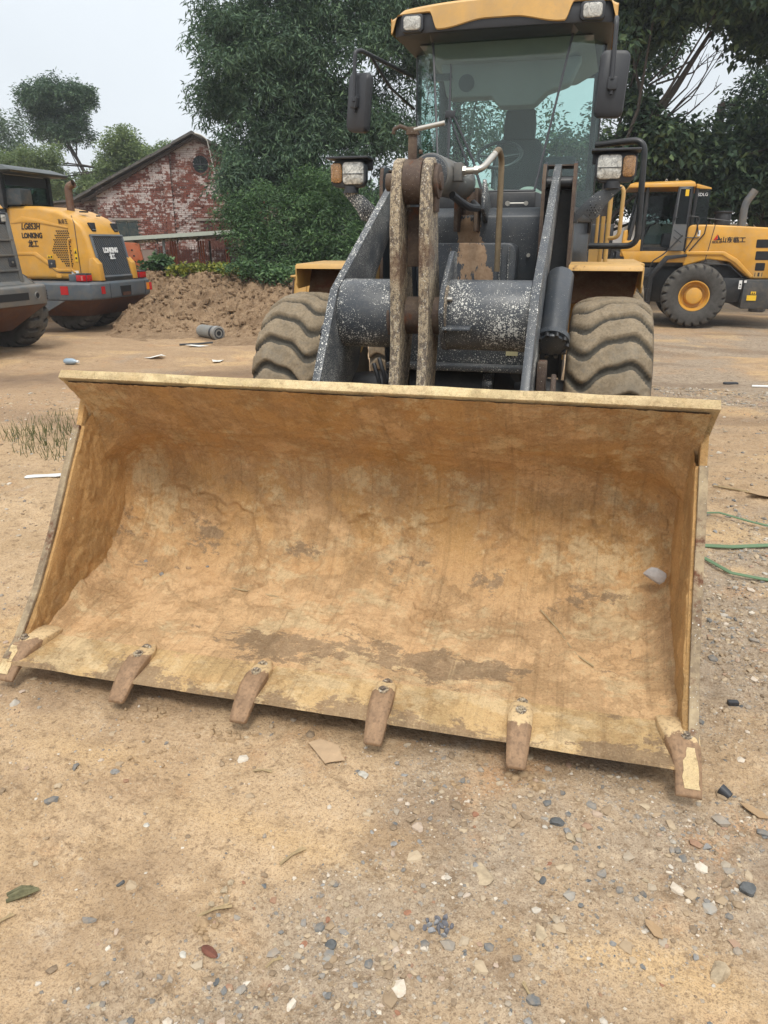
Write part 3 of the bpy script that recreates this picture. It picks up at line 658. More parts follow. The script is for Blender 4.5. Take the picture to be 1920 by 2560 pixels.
BRK = [(2.14, 1.30), (2.10, 1.42), (2.13, 1.54), (2.28, 1.66), (2.46, 1.77), (2.56, 1.76), (2.58, 1.50), (2.50, 1.22), (2.34, 1.17), (2.22, 1.20)]
part('pivot_bracket', MB().prism(BRK, .062, .092, 'x').prism([(a, b) for a, b in BRK], -.242, -.214, 'x'), DGREY, LD, bev=.004)
pc = part('pivot_cap', MB().prism([(2.12 + .10 * math.cos(R(k * 18)) + .09, 1.43 + .145 * math.sin(R(k * 18))) for k in range(20)], .092, .104, 'x'), LEVER, LD, bev=.003)
part('bolt', MB().cyl((.104, 2.16, 1.50), (.135, 2.16, 1.50), .014, 8), STEEL, pc); part('step_plate', MB().obox((.17, 2.13, 1.335), (.085, 0, 0), (0, .03, .008), (0, 0, .006)), DGREY, LD, bev=.002)
LEV = [(2.13, 2.20), (2.10, 2.10), (2.08, 1.90), (2.09, 1.65), (2.10, 1.40), (2.10, 1.20), (2.06, 1.0), (2.0, .80), (1.95, .62), (2.0, .50), (2.12, .48), (2.22, .58), (2.30, .80), (2.40, 1.05), (2.48, 1.30), (2.47, 1.50), (2.40, 1.75), (2.36, 1.95), (2.36, 2.15), (2.32, 2.25), (2.24, 2.285), (2.17, 2.26)]
for x in (-.205, -.03):
    part('tilt_lever', MB().prism(LEV, x - .031, x + .031, 'x'), LEVER, LD, bev=.009, seg=2)
part('lever_web', MB().box(-.172, -.063, 2.28, 2.31, 1.68, 2.02), RUST, LD, bev=.004)
part('lever_boss', MB().cyl((-.171, 2.24, 2.155), (-.064, 2.24, 2.155), .125, 28).cyl((-.29, 2.24, 2.155), (.045, 2.24, 2.155), .05, 16).tube([(.005, 2.24, 2.155), (.03, 2.24, 2.155)], .095, 18), RUST, LD, bev=.004)
part('pin_keeper', MB().box(.002, .02, 2.19, 2.29, 1.99, 2.25), RUST, LD, bev=.004)
gp = part('grease_bracket', MB().box(-.155, -.105, 2.20, 2.225, 2.26, 2.42).box(-.165, -.095, 2.19, 2.235, 2.40, 2.44).tube([(-.16, 2.2, 2.43), (-.20, 2.19, 2.445), (-.235, 2.19, 2.43), (-.24, 2.19, 2.405)], .012, 8), RUST, LD, bev=.003)
part('grease_pipe', MB().cyl((-.12, 2.20, 2.425), (.055, 2.21, 2.455), .0135, 12), STEEL, gp); part('bolt', MB().cyl((-.088, 2.2, 2.31), (-.07, 2.2, 2.31), .013, 6).cyl((-.088, 2.2, 2.27), (-.07, 2.2, 2.27), .013, 6), RUST, gp)
tc_ = part('tilt_cylinder', MB().cyl((-.125, 2.72, 2.235), (-.115, 3.85, 2.255), .123, 36), GREYP, LD, bev=.006)
part('gland', MB().cyl((-.126, 2.70, 2.2345), (-.1255, 2.725, 2.235), .112, 36).cyl((-.126, 2.685, 2.234), (-.126, 2.70, 2.2345), .085, 30), DGREY, tc_, bev=.003)
part('piston_rod', MB().cyl((-.118, 2.25, 2.17), (-.126, 2.69, 2.234), .05, 24), STEEL, tc_)
part('port_block', MB().box(-.0, .055, 2.86, 2.97, 2.20, 2.31), GREYP, tc_, bev=.004)
part('cylinder_tail', MB().prism([(3.62, 2.12), (3.62, 2.26), (3.9, 2.33), (4.06, 2.28), (4.06, 2.12)], -.14, -.09, 'x'), RUST, LD, bev=.006)
hp = fillet([(.05, 2.91, 2.262), (.17, 2.92, 2.265), (.235, 3.02, 2.40), (.262, 3.06, 2.40), (.262, 3.10, 1.62)], .05)
part('hydraulic_pipe', MB().tube(fillet([(.05, 2.91, 2.262), (.175, 2.92, 2.266), (.245, 3.05, 2.375)], .06), .0215, 12), STEEL, LD)
part('hydraulic_pipe', MB().tube(fillet([(.235, 3.03, 2.36), (.262, 3.10, 2.41), (.268, 3.25, 2.36), (.268, 3.28, 1.62)], .06), .0205, 12), painted('dusty_pipe_paint', (.16, .12, .07), .6, dusty=.6), LD)
part('union_nut', MB().tube([(.045, 2.91, 2.262), (.075, 2.912, 2.262)], .032, 6).tube([(.13, 2.918, 2.264), (.155, 2.919, 2.265)], .030, 6), STEEL, LD)
hz = part('hydraulic_hose', MB().tube(fillet([(-.02, 2.95, 2.12), (.06, 3.1, 2.05), (.10, 3.4, 2.05), (.02, 3.7, 2.1)], .1), .026, 10), BLACKM, LD)

# ---- front frame
FR = part('front_frame', MB().prism([(4.12, .6), (4.12, 1.45), (4.02, 1.86), (4.05, 2.02), (4.14, 2.075), (4.30, 2.09), (4.9, 2.09), (4.9, .6)], -.515, .515, 'x'), stained(DGREYC, ((-.05, 1.87, .11, .14),)), LD, bev=.015, seg=3)
part('frame_cover', MB().poly([(a, 3.62 + (b - 1.4) * .12, b) for a, b in rrect(-.36, .365, 1.15, 1.815, .07)], .30, (0, 1, .0)), stained(DGREYC, ((.03, 1.73, .15, .10), (.12, 1.56, .07, .12), (-.02, 1.58, .06, .10))), FR, bev=.012, seg=3)
part('cover_rib', MB().box(.245, .257, 3.60, 3.668, 1.30, 1.79), DGREY, FR, bev=.003)
part('cover_rib', MB().box(.31, .318, 3.60, 3.668, 1.30, 1.79), DGREY, FR, bev=.003)
bt = MB().cyl((.43, 4.1, 1.72), (.43, 4.04, 1.72), .016, 8); part('bolt', bt, STEEL, FR)
part('bolt', MB().cyl((.22, 4.27, 2.12), (.22, 4.24, 2.12), .02, 8).cyl((.37, 4.27, 2.12), (.37, 4.24, 2.12), .018, 8).cyl((.20, 4.26, 2.12), (.36, 4.26, 2.12), .008, 8), STEEL, FR)
part('tail_mount', MB().box(-.16, -.13, 3.86, 4.12, 1.90, 2.22).box(.0, .03, 3.86, 4.12, 1.90, 2.22).box(-.16, .03, 4.06, 4.1, 1.85, 2.20), RUST, LD, bev=.005)
part('tail_gusset', MB().poly([(.06, 3.80, 2.06), (.06, 3.86, 2.28), (.06, 4.25, 2.10), (.06, 4.2, 1.9)], .03, (1, 0, 0)), DGREY, LD, bev=.006)
TOW = [(4.05, .72), (3.86, 1.5), (3.86, 2.28), (3.90, 2.37), (3.98, 2.40), (4.12, 2.39), (4.22, 2.30), (4.55, 1.6), (4.8, .72)]
for sx_ in (-1, 1):
    tw = part('arm_tower', MB().prism(TOW, *sorted((sx_ * .515, sx_ * .540)), 'x').prism(TOW, *sorted((sx_ * .742, sx_ * .767)), 'x'), DGREYC, LD, bev=.006)
    part('arm_pin', MB().cyl((sx_ * .5405, 4.02, 2.25), (sx_ * .7415, 4.02, 2.25), .05, 18), BLACKP, tw)
    part('tower_edge', MB().prism([(3.853, 1.5), (3.853, 2.28), (3.895, 2.378), (3.90, 2.37), (3.86, 2.28), (3.86, 1.5)], *sorted((sx_ * .514, sx_ * .541)), 'x').prism([(3.853, 1.5), (3.853, 2.28), (3.895, 2.378), (3.90, 2.37), (3.86, 2.28), (3.86, 1.5)], *sorted((sx_ * .741, sx_ * .768)), 'x'), RUST, tw)
    part('tower_filler', MB().box(*sorted((sx_ * .5405, sx_ * .7415)), 4.16, 4.19, .72, 2.28), BLACKP, tw)  # black filler panel added to darken the gap between the tower plates
    part('tower_cap', MB().poly([(sx_ * .541, 4.04, 2.375), (sx_ * .741, 4.04, 2.375), (sx_ * .741, 4.14, 2.36), (sx_ * .541, 4.14, 2.36)], .01), RUST, tw)
    lc = part('lift_cylinder', MB().cyl((sx_ * .735, 2.98, 1.60), (sx_ * .725, 2.50, 1.20), .088, 28).tube([(sx_ * .735, 2.97, 1.59), (sx_ * .736, 3.03, 1.645)], [.075, .03], 18), DGREYC, LD, bev=.003)
    for k in range(10):
        a = R(36 * k); ux, uy, uz = math.cos(a), -.64 * math.sin(a), .77 * math.sin(a)
        p = np.array((sx_ * .725, 2.54, 1.235)) + .095 * np.array((ux, uy, uz))
        part('bolt', MB().cyl(p, p + np.array((0, -.05, -.042)), .014, 8), BLACKP, lc)
    part('cylinder_ring', MB().cyl((sx_ * .7255, 2.545, 1.24), (sx_ * .7245, 2.515, 1.215), .112, 28), DGREYC, lc)
    part('lower_pin_bracket', MB().box(*sorted((sx_ * .655, sx_ * .71)), 2.28, 2.44, .70, 1.12).prism([(2.22, .62), (2.20, .95), (2.26, 1.06), (2.36, 1.04), (2.40, .62)], *sorted((sx_ * .745, sx_ * .775)), 'x'), RUST, LD, bev=.008)
ax_ = part('axle_beam', MB().box(-.46, .60, 2.86, 3.05, .955, .995), DGREY, LD, bev=.006)
part('axle_plate', MB().box(-.44, .57, 2.99, 3.06, .9955, 1.30), DGREY, ax_, bev=.006)
for x in (-.385, .435):
    tg = part('tag', MB().box(x - .042, x + .042, 2.980, 2.986, 1.06, 1.17), TAGT, ax_)
    for i, (a, b) in enumerate((((-.02, .02), (-.005, -.012)), ((.0, .02), (.004, -.01)), ((.012, .022), (.016, -.012)))):
        p1, p2 = (x + a[0], 2.979, 1.115 + a[1]), (x + b[0], 2.979, 1.115 + b[1]); part('mark', MB().tube([p1, p2], .0025, 5), BLACKM, ax_)
part('axle_housing', MB().tube([(-.9, 3.22, .72), (-.45, 3.22, .74), (-.3, 3.22, .76), (.3, 3.22, .76), (.45, 3.22, .74), (.9, 3.22, .72)], [.13, .15, .27, .27, .15, .13], 24), BLACKP, LD)
for x in (-.40, .28):
    part('axle_bracket', MB().prism([(2.90, .60), (2.88, .86), (2.93, .93), (3.0, .94), (3.06, .9), (3.06, .60)], x - .035, x + .035, 'x'), DGREY, LD, bev=.008)
for k, (x0, zz_) in enumerate(((-.52, .9), (-.56, .86), (.62, .9), (-.47, .8))):
    part('brake_hose', MB().tube(fillet([(x0, 2.9, zz_ + .12), (x0 + .07, 2.82, zz_ - .02), (x0 + .05, 2.86, zz_ - .2), (x0 - .02, 3.0, zz_ - .3)], .08), .016, 8), BLACKM, LD)
part('frame_belly', MB().box(-.50, .50, 3.12, 4.9, .50, 1.14), BLACKP, LD, bev=.02)
part('rear_frame', MB().box(-.62, .62, 4.95, 8.6, .55, 1.55).box(-.85, .85, 7.2, 8.7, .6, 1.9), BLACKP, LD, bev=.03)

# ---- fenders, lamps
for sx_ in (-1, 1):
    xi, xo = sx_ * .775, sx_ * 1.275; lo, hi = min(xi, xo), max(xi, xo)
    top = [(3.23, 1.63), (3.25, 1.665), (3.9, 1.675), (4.18, 1.60), (4.36, 1.40), (4.45, 1.0)]; th = .012
    m = MB().prism(top + [(a - .014, b - .010) for a, b in top[::-1][:-2]] + [(3.30, 1.652), (3.25, 1.642), (3.245, 1.63)], lo, hi, 'x')
    fd = part('fender', m, YELD, LD, bev=.003, smooth=40)
    part('fender_skirt', MB().prism([(3.26, 1.655), (3.9, 1.665), (4.17, 1.59), (4.34, 1.40), (4.1, 1.42), (3.8, 1.50), (3.30, 1.48), (3.26, 1.52)], *sorted((xo, xo + sx_ * .012)), 'x'), YELD, fd, bev=.003)
    part('fender_wall', MB().prism([(3.26, 1.64), (4.16, 1.60), (4.42, 1.1), (4.3, .9), (3.7, 1.2), (3.30, 1.0)], *sorted((xi, xi + sx_ * .012)), 'x'), YELD, fd)
    part('fender_inside_shade', MB().poly([(xi, 3.62, 1.64), (xo, 3.62, 1.64), (xo - sx_ * .04, 3.40, 1.42), (xi, 3.40, 1.40)], .01), painted('muddy_shaded_fender_inside', (.10, .045, .018), .8, dusty=.4, rust=.2), fd)  # added dark sheet: muddy fender inside with its shade put into the brown
    # lamp bracket
    X = lambda v: sx_ * v
    br = [(X(.765), 1.955), (X(.773), 2.04), (X(.86), 2.125), (X(.935), 2.185), (X(1.11), 2.215), (X(1.09), 2.19), (X(1.01), 2.10), (X(.975), 2.055), (X(.962), 2.02), (X(.945), 1.998), (X(.92), 1.985), (X(.893), 1.985), (X(.865), 2.0), (X(.84), 2.02)]
    bb = part('lamp_bracket', MB().poly([(a, 3.93, b) for a, b in br], .010, (0, 1, 0)), DGREY, LD, bev=.002)
    hm = MB()
    for ring, cnt in ((0, 1), (.021, 6), (.041, 12)):
        for k in range(cnt):
            if ring > .04 and k % 2: continue
            a = 2 * math.pi * k / max(1, cnt); hm.cyl((X(.905) + ring * math.cos(a), 3.928, 2.05 + ring * math.sin(a)), (X(.905) + ring * math.cos(a), 3.934, 2.05 + ring * math.sin(a)), .0062, 8)
    part('perforation', hm, DARK, bb)  # flat dark discs paint the shade of the drilled holes
    part('bracket_stay', MB().box(*sorted((X(.766), X(.80))), 3.94, 4.06, 1.96, 2.04), DGREY, bb)
    # headlamp: clear lens inside, amber lens outside
    def lensloop(x0, x1, z0, z1, r, n=6): return rrect(x0, x1, z0, z1, r, n)
    x0, x1 = sorted((X(.895), X(1.195)))
    hl = part('headlight', MB().loft([[(a, 3.90, b) for a, b in rrect(x0, x1, 2.24, 2.442, .065)], [(a, 3.97, b) for a, b in rrect(x0, x1, 2.24, 2.442, .065)], [((a - X(1.045)) * .7 + X(1.045), 4.05, (b - 2.34) * .7 + 2.34) for a, b in rrect(x0, x1, 2.24, 2.442, .065)]]), BLACKM, LD, bev=.006)
    part('lamp_neck', MB().cyl((X(1.03), 3.94, 2.20), (X(1.03), 3.94, 2.25), .06, 16), BLACKM, hl)
    part('lamp_hood', MB().box(*sorted((X(.86), X(1.215))), 3.84, 4.05, 2.452, 2.468).box(*sorted((X(.87), X(1.20))), 4.03, 4.05, 2.38, 2.452), BLACKM, hl, bev=.004)
    def lens(xa, xb, z0, z1, ra, rb, mat, name):
        lo_, hi_ = sorted((X(xa), X(xb))); P = rrect(lo_, hi_, z0, z1, .03, 5); cx, cz = (lo_ + hi_) / 2, (z0 + z1) / 2
        rings = [[(a, 3.899, b) for a, b in P], [((a - cx) * .95 + cx, 3.880, (b - cz) * .95 + cz) for a, b in P], [((a - cx) * .6 + cx, 3.868, (b - cz) * .6 + cz) for a, b in P]]
        return part(name, MB().loft(rings), mat, hl, smooth=50)
    lens(.910, 1.088, 2.262, 2.432, .04, .01, LENS, 'lamp_lens'); lens(1.094, 1.184, 2.275, 2.425, .01, .04, AMBER, 'indicator_lens')
    part('lens_divider', MB().box(*sorted((X(.915), X(1.083))), 3.864, 3.872, 2.338, 2.343), BLACKM, hl)
    gm = MB()
    for k in range(9): gm.box(*sorted((X(1.098), X(1.180))), 3.8655, 3.8675, 2.285 + k * .015, 2.287 + k * .015)
    for k in range(6): gm.box(*sorted((X(1.103 + k * .0145), X(1.1045 + k * .0145))), 3.8655, 3.8675, 2.285, 2.415)
    part('lens_grid', gm, AMBER, hl)

# ---- cab
CAB = part('cab', MB().prism([(-.41, 4.56), (.41, 4.56), (.88, 5.82), (.88, 7.2), (-.88, 7.2), (-.88, 5.82)], 1.15, 2.02, 'z'), DGREYC, LD, bev=.02)
part('cowl', MB().loft([[(-.43, 4.50, 2.0), (.43, 4.50, 2.0), (.90, 5.8, 2.0), (-.90, 5.8, 2.0)], [(-.425, 4.52, 2.225), (.425, 4.52, 2.225), (.895, 5.8, 2.10), (-.895, 5.8, 2.10)]]), BLACKP, CAB, bev=.012)
def pane(name, pts, mat=GLASS, th=.006, lab=None): return part(name, MB().poly(pts, th), mat, CAB, smooth=0)
TL, TR, BL, BR = (-.62, 5.18, 3.56), (.62, 5.18, 3.56), (-.41, 4.54, 2.23), (.41, 4.54, 2.23)
OTL, OTR, OBL, OBR = (-.89, 5.80, 3.60), (.89, 5.80, 3.60), (-.885, 5.78, 2.10), (.885, 5.78, 2.10)
pane('windscreen', [BL, BR, TR, TL]); pane('corner_glass', [BR, OBR, OTR, TR]); pane('corner_glass', [OBL, BL, TL, OTL])
pane('side_glass', [(.888, 5.85, 2.10), (.888, 7.05, 2.10), (.892, 7.0, 3.58), (.892, 5.85, 3.58)]); pane('side_glass', [(-.888, 7.05, 2.10), (-.888, 5.85, 2.10), (-.892, 5.85, 3.58), (-.892, 7.0, 3.58)])
pane('rear_glass', [(.80, 7.12, 2.35), (-.80, 7.12, 2.35), (-.80, 7.05, 3.55), (.80, 7.05, 3.55)])
for a, b in ((BL, TL), (BR, TR)): part('glass_seal', MB().tube([a, b], .011, 6), BLACKM, CAB)
part('glass_seal', MB().tube([BL, BR], .012, 6).tube([TL, TR], .012, 6), BLACKM, CAB)
for sx_ in (-1, 1):
    part('pillar', MB().loft([[(sx_ * a, b, z) for a, b in ((.862, 5.79), (.905, 5.79), (.905, 5.88), (.862, 5.88))] for z in (1.9, 3.62)]), BLACKP, CAB, bev=.008)
    part('pillar', MB().loft([[(sx_ * a, b, z) for a, b in ((.80, 7.02), (.905, 7.02), (.905, 7.14), (.80, 7.14))] for z in (1.9, 3.62)]), BLACKP, CAB, bev=.008)
    part('door_rail', MB().box(*sorted((sx_ * .872, sx_ * .898)), 5.88, 7.02, 2.66, 2.70), BLACKP, CAB)
    part('rear_shelf', MB().box(*sorted((sx_ * .2, sx_ * .86)), 7.0, 7.12, 2.02, 2.36), BLACKP, CAB)
part('rear_frame_rail', MB().box(-.86, .86, 7.04, 7.14, 2.02, 2.35).box(-.80, .80, 7.0, 7.1, 3.5, 3.6), BLACKP, CAB)
# roof: dark tray with a yellow cap whose front rail waves down between the work lamps
NR = 41
def roof_front(x):
    u = abs(x) / .97
    y = 4.93 + .10 * u ** 3 + .02 * (1 - u ** 2)
    zt = 3.735 + .045 * (1 - u ** 2) - .05 * sstep(.86, 1, u)
    if u > .9: zb = 3.56
    elif u > .62: zb = 3.70 - .0
    else: zb = 3.575 + .05 * sstep(.46, .0, u)
    zb = 3.56 + (.135 * sstep(.995, .93, u) * sstep(.56, .63, u)) + .055 * sstep(.52, .12, u)
    return y, float(zb), float(zt)
rows = [[], [], [], [], []]
for x in np.linspace(-.97, .97, NR * 3):
    y, zb, zt = roof_front(x); rows[0].append((x, y + .012, zb)); rows[1].append((x, y, zb + .008)); rows[2].append((x, y + .01, zt - .025)); rows[3].append((x, y + .05, zt)); rows[4].append((x, 7.25, zt - .02))
m = MB()
n = len(rows[0]); m.loft(rows, cap=False, closed=False)
m.loft([[(x, 7.25, 3.74) for x, _, _ in rows[0]], [(x, 7.25, 3.56) for x, _, _ in rows[0]]], cap=False, closed=False)
for sx_ in (-1, 1):
    y, zb, zt = roof_front(sx_ * .97); m.add([(sx_ * .97, y, 3.56), (sx_ * .97, y, zt), (sx_ * .97, y + .05, zt), (sx_ * .97, 7.25, zt - .02), (sx_ * .97, 7.25, 3.62), (sx_ * .97, 5.8, 3.62), (sx_ * .97, 5.4, 3.575)], [(0, 1, 2, 3, 4, 5, 6)])
RF = part('roof', m, YELR, CAB, smooth=30)
tr = [[(x, 4.965 + .10 * (abs(x) / .94) ** 3, z) for x in np.linspace(-.94, .94, 25)] for z in (3.545, 3.70)]
m = MB(); a_, b_ = tr
m.prism([(x, y) for x, y, _ in a_] + [(.94, 7.2), (-.94, 7.2)], 3.545, 3.70, 'z'); part('roof_tray', m, BLACKM, RF, bev=.01)
part('roof_brow', MB().loft([[(-.62, 5.0, 3.545), (.62, 5.0, 3.545), (.66, 5.25, 3.545), (-.66, 5.25, 3.545)], [(-.60, 5.10, 3.50), (.60, 5.10, 3.50), (.63, 5.2, 3.50), (-.63, 5.2, 3.50)]]), BLACKM, RF, bev=.01)
for sx_ in (-1, 1):
    cx = sx_ * .765; yb = 4.95 + .055
    lh = part('work_lamp', MB().loft([[(a, yb - .04, b) for a, b in rrect(cx - .098, cx + .098, 3.555, 3.69, .03)], [(a, yb + .06, b) for a, b in rrect(cx - .098, cx + .098, 3.555, 3.69, .03)]]), BLACKM, RF, bev=.006)
    P = rrect(cx - .078, cx + .078, 3.568, 3.676, .03)
    part('lamp_lens', MB().loft([[(a, yb - .041, b) for a, b in P], [((a - cx) * .93 + cx, yb - .052, (b - 3.622) * .93 + 3.622) for a, b in P], [((a - cx) * .5 + cx, yb - .058, (b - 3.622) * .5 + 3.622) for a, b in P]]), LENS, lh, smooth=50)
# inside of the cab
INT = plain('grey_cab_trim', (.17, .18, .18), .8, sc=5, bumps=0); INTD = plain('dark_seat_cloth', (.045, .05, .055), .9, sc=8, bumps=0); DASH = plain('pale_dashboard', (.36, .37, .33), .6, sc=5, bumps=0)
part('headliner', MB().loft([[(-.80, 5.35, 3.54), (.80, 5.35, 3.54), (.85, 7.0, 3.54), (-.85, 7.0, 3.54)], [(-.55, 5.45, 3.40), (.55, 5.45, 3.40), (.62, 6.9, 3.40), (-.62, 6.9, 3.40)]]), INT, CAB, bev=.03)
part('roof_console', MB().prism([(-.62, 3.42), (-.55, 3.12), (-.12, 3.12), (-.05, 3.03), (.28, 3.03), (.40, 3.14), (.60, 3.2), (.70, 3.42)], 5.55, 5.8, 'y'), INT, CAB, bev=.03)
part('speaker', MB().cyl((-.36, 5.545, 3.24), (-.36, 5.553, 3.24), .075, 24), BLACKM, CAB); part('speaker', MB().prism(rrect(-.72, -.5, 3.27, 3.33, .028), 5.54, 5.548, 'y'), INTD, CAB)
SE = part('seat', MB().prism([(5.95, 2.10), (5.92, 2.32), (6.38, 2.36), (6.5, 2.10)], -.18, .34, 'x'), INTD, CAB, bev=.05, seg=3)
bk_ = [[(a, 6.36 + (z - 2.3) * .22, z) for a in (0,)] for z in (0,)]
part('backrest', MB().loft([[(x, 6.33 + (z - 2.3) * .20 + dy, z) for x, dy in ((.08 - w_, 0), (.08 + w_, 0), (.08 + w_, .14), (.08 - w_, .14))] for z, w_ in ((2.28, .27), (2.55, .275), (2.78, .25), (2.86, .20))]), INTD, SE, bev=.04, seg=3)
part('headrest', MB().loft([[(x, 6.42 + (z - 2.8) * .15 + dy, z) for x, dy in ((.08 - w_, 0), (.08 + w_, 0), (.08 + w_, .10), (.08 - w_, .10))] for z, w_ in ((2.84, .165), (3.0, .17), (3.13, .15), (3.16, .12))]), INTD, SE, bev=.03, seg=3)
def torus(c, u, v, r, rt, n=36):
    u, v = Vector(u).normalized(), Vector(v).normalized(); P = [Vector(c) + r * (math.cos(2 * math.pi * k / n) * u + math.sin(2 * math.pi * k / n) * v) for k in range(n + 1)]
    return MB().tube(P, rt, 8, cap=False)
SW = torus((.0, 5.42, 2.60), (1, 0, 0), (0, .72, .55), .205, .017); SW.tube([(-.19, 5.42, 2.60), (.0, 5.44, 2.575), (.19, 5.42, 2.60)], .014, 6).tube([(0, 5.44, 2.57), (0, 5.22, 2.25)], .035, 10)
part('steering_wheel', SW, BLACKM, CAB)
part('dashboard', MB().tube([(-.30, 5.15, 2.12), (-.30, 5.15, 2.30), (-.28, 5.13, 2.37)], [.34, .30, .16], 24).tube([(.30, 5.3, 2.10), (.30, 5.3, 2.24), (.30, 5.28, 2.28)], [.20, .17, .08], 20), DASH, CAB)
part('seat_box', MB().box(.38, .70, 5.9, 6.7, 2.02, 2.62), INTD, CAB, bev=.03)
# wiper on the windscreen
def ws(u, v, o=-.035):      # point on the windscreen: u across, v up
    bl, br, tl, tr = map(Vector, (BL, BR, TL, TR)); p = (bl * (1 - u) + br * u) * (1 - v) + (tl * (1 - u) + tr * u) * v; return p + Vector((0, -.9, .43)) * -o
wp = part('wiper', MB().tube([ws(.47, -.02), ws(.35, .18), ws(.16, .46)], [.014, .012, .009], 6).tube([ws(.38, .0), ws(.27, .2), ws(.12, .46)], [.012, .010, .008], 6), BLACKM, CAB)
part('wiper_blade', MB().tube([ws(.10, .08, -.02), ws(.115, .38, -.022), ws(.135, .80, -.02)], [.008, .016, .006], 6), BLACKM, wp)
part('wiper_bridge', MB().obox(ws(.13, .47, -.04), (.045, 0, 0), (0, .012, .0), (0, 0, .03)), BLACKM, wp, bev=.006)
part('wiper_motor', MB().cyl(ws(.47, -.03, 0), ws(.47, -.03, -.06), .03, 12), BLACKM, wp)
# mirrors
def mirror(c, w_, h_, yaw, tilt, par):
    m = MB(); M = Matrix.Translation(c) @ Matrix.Rotation(R(yaw), 4, 'Z') @ Matrix.Rotation(R(tilt), 4, 'Y')
    P = rrect(-w_, w_, -h_, h_, .05); rings = [[M @ Vector((a * k, y, b * k)) for a, b in P] for y, k in ((-.035, .90), (-.02, .985), (.02, 1.0), (.035, .97))]
    m.loft(rings); o = part('mirror', m, BLACKM, LD, smooth=45)
    part('mirror_glass', MB().loft([[M @ Vector((a * .9, y, b * .93)) for a, b in P] for y in (.035, .040)]), plain('mirror_silver', (.7, .7, .7), .05, 1, bumps=0), o)
    part('mirror_socket', MB().loft([[M @ Vector((a, y, b)) for a, b in rrect(-.038, .038, -.045, .045, .015)] for y in (-.075, -.03)]), BLACKM, o, bev=.006)
    part('socket_bolt', MB().cyl(M @ Vector((0, -.05, -.075)), M @ Vector((0, -.05, -.04)), .014, 8), BLACKM, o)
    return o, M
o, M = mirror(Vector((.965, 4.35, 2.965)), .112, .232, 4, 3, LD)
part('mirror_arm', MB().tube(fillet([(.945, 5.25, 3.60), (.955, 5.0, 3.53), (.958, 4.30, 3.40), (.962, 4.28, 2.99)], .06), .017, 10), BLACKM, o)
o, M = mirror(Vector((-1.118, 4.5, 2.945)), .125, .228, -32, 7, LD)
part('mirror_arm', MB().tube(fillet([(-.86, 5.45, 3.30), (-1.10, 4.50, 3.34), (-1.135, 4.45, 3.32), (-1.145, 4.43, 2.95)], .08), .017, 10).tube(fillet([(-1.06, 4.66, 3.335), (-.97, 5.0, 3.14), (-.88, 5.6, 3.05)], .05), .013, 8), BLACKM, o)
# rails and steps beside the cab
part('door_guard', MB().tube(fillet([(.88, 5.0, 2.615), (1.285, 4.9, 2.635), (1.31, 4.9, 1.785), (.90, 4.98, 1.785)], .11, 7), .0265, 12), BLACKP, LD)
part('grab_rail', MB().tube(fillet([(1.06, 5.45, 2.31), (1.17, 5.4, 2.30), (1.165, 5.4, 1.86), (1.06, 5.45, 1.85)], .07, 5), .019, 10).tube([(1.06, 5.45, 1.55), (1.06, 5.45, 2.42)], .022, 10), YELD, LD)
part('grab_rail', MB().tube([(.96, 5.6, 1.55), (.96, 5.6, 2.20)], .016, 8).tube([(1.01, 5.5, 1.5), (1.01, 5.5, 2.05)], .02, 8), YELD, LD)
for sx_ in (-1, 1):
    rf = part('rear_fender', MB().box(*sorted((sx_ * .93, sx_ * 1.45)), 5.75, 7.7, 1.535, 1.62), YELD, LD, bev=.012)
    part('step_bracket', MB().box(*sorted((sx_ * .90, sx_ * 1.0)), 5.5, 5.74, 1.2, 1.75), YELD, rf)
part('rear_hood', MB().loft([[(-.7, y, 1.6), (.7, y, 1.6), (.62, y, z), (-.62, y, z)] for y, z in ((7.25, 2.3), (8.6, 2.15), (9.1, 1.95))]), YELD, LD, bev=.05)
# ================================================================== AMBER LOADER SEEN FROM BEHIND (left)
def hood_holes(mb, cells, y, dx, dz, sk=.0):
    for x, z in cells:
        mb.add([(x - dx, y, z - dz), (x + dx, y, z - dz + sk), (x + dx, y, z + dz + sk), (x - dx, y, z + dz)] + [(x - dx, y + .01, z - dz), (x + dx, y + .01, z - dz + sk), (x + dx, y + .01, z + dz + sk), (x - dx, y + .01, z + dz)],
               [(0, 1, 2, 3), (7, 6, 5, 4), (0, 4, 5, 1), (1, 5, 6, 2), (2, 6, 7, 3), (3, 7, 4, 0)])
def mesh_grille(par, o, u, v, nu, nv, wu, wv, r, mat, diamond=True):
    """expanded metal: crossing thin bars over a rectangle from o along u and v"""
    m = MB(); o, u, v = map(Vector, (o, u, v)); U, V = u.normalized(), v.normalized(); lu, lv = u.length, v.length
    def clip(p, d):
        ts = []
        t0, t1 = -1e9, 1e9
        for q, dd, l in ((p[0], d[0], lu), (p[1], d[1], lv)):
            if abs(dd) < 1e-9: continue
            a, b = (0 - q) / dd, (l - q) / dd; t0 = max(t0, min(a, b)); t1 = min(t1, max(a, b))
        return (t0, t1) if t1 > t0 + .01 else None
    sp = wu
    for sg in (1, -1):
        d = (1, sg * wv / wu); k0 = -int(lv / wv) - 2
        for k in range(k0, int(lu / wu * 1) + int(lv / wv) + 3):
            p = (k * sp, 0 if sg > 0 else 0); c = clip(p, d)
            if c:
                A = o + U * (p[0] + d[0] * c[0]) + V * (p[1] + d[1] * c[0]); Bp = o + U * (p[0] + d[0] * c[1]) + V * (p[1] + d[1] * c[1]); m.tube([A, Bp], r, 4)
    g = part('grille_mesh', m, mat, par, smooth=0); g['kind'] = 'stuff'; return g
LW = tyre_mesh('tyre', .70, .50, .32, 20, .05, .25, 'block', 10)
YL = thing('wheel_loader', 'amber yellow wheel loader seen from behind with a dark diamond mesh radiator grille', 'wheel loader', (-10.2, 12.6, 0))
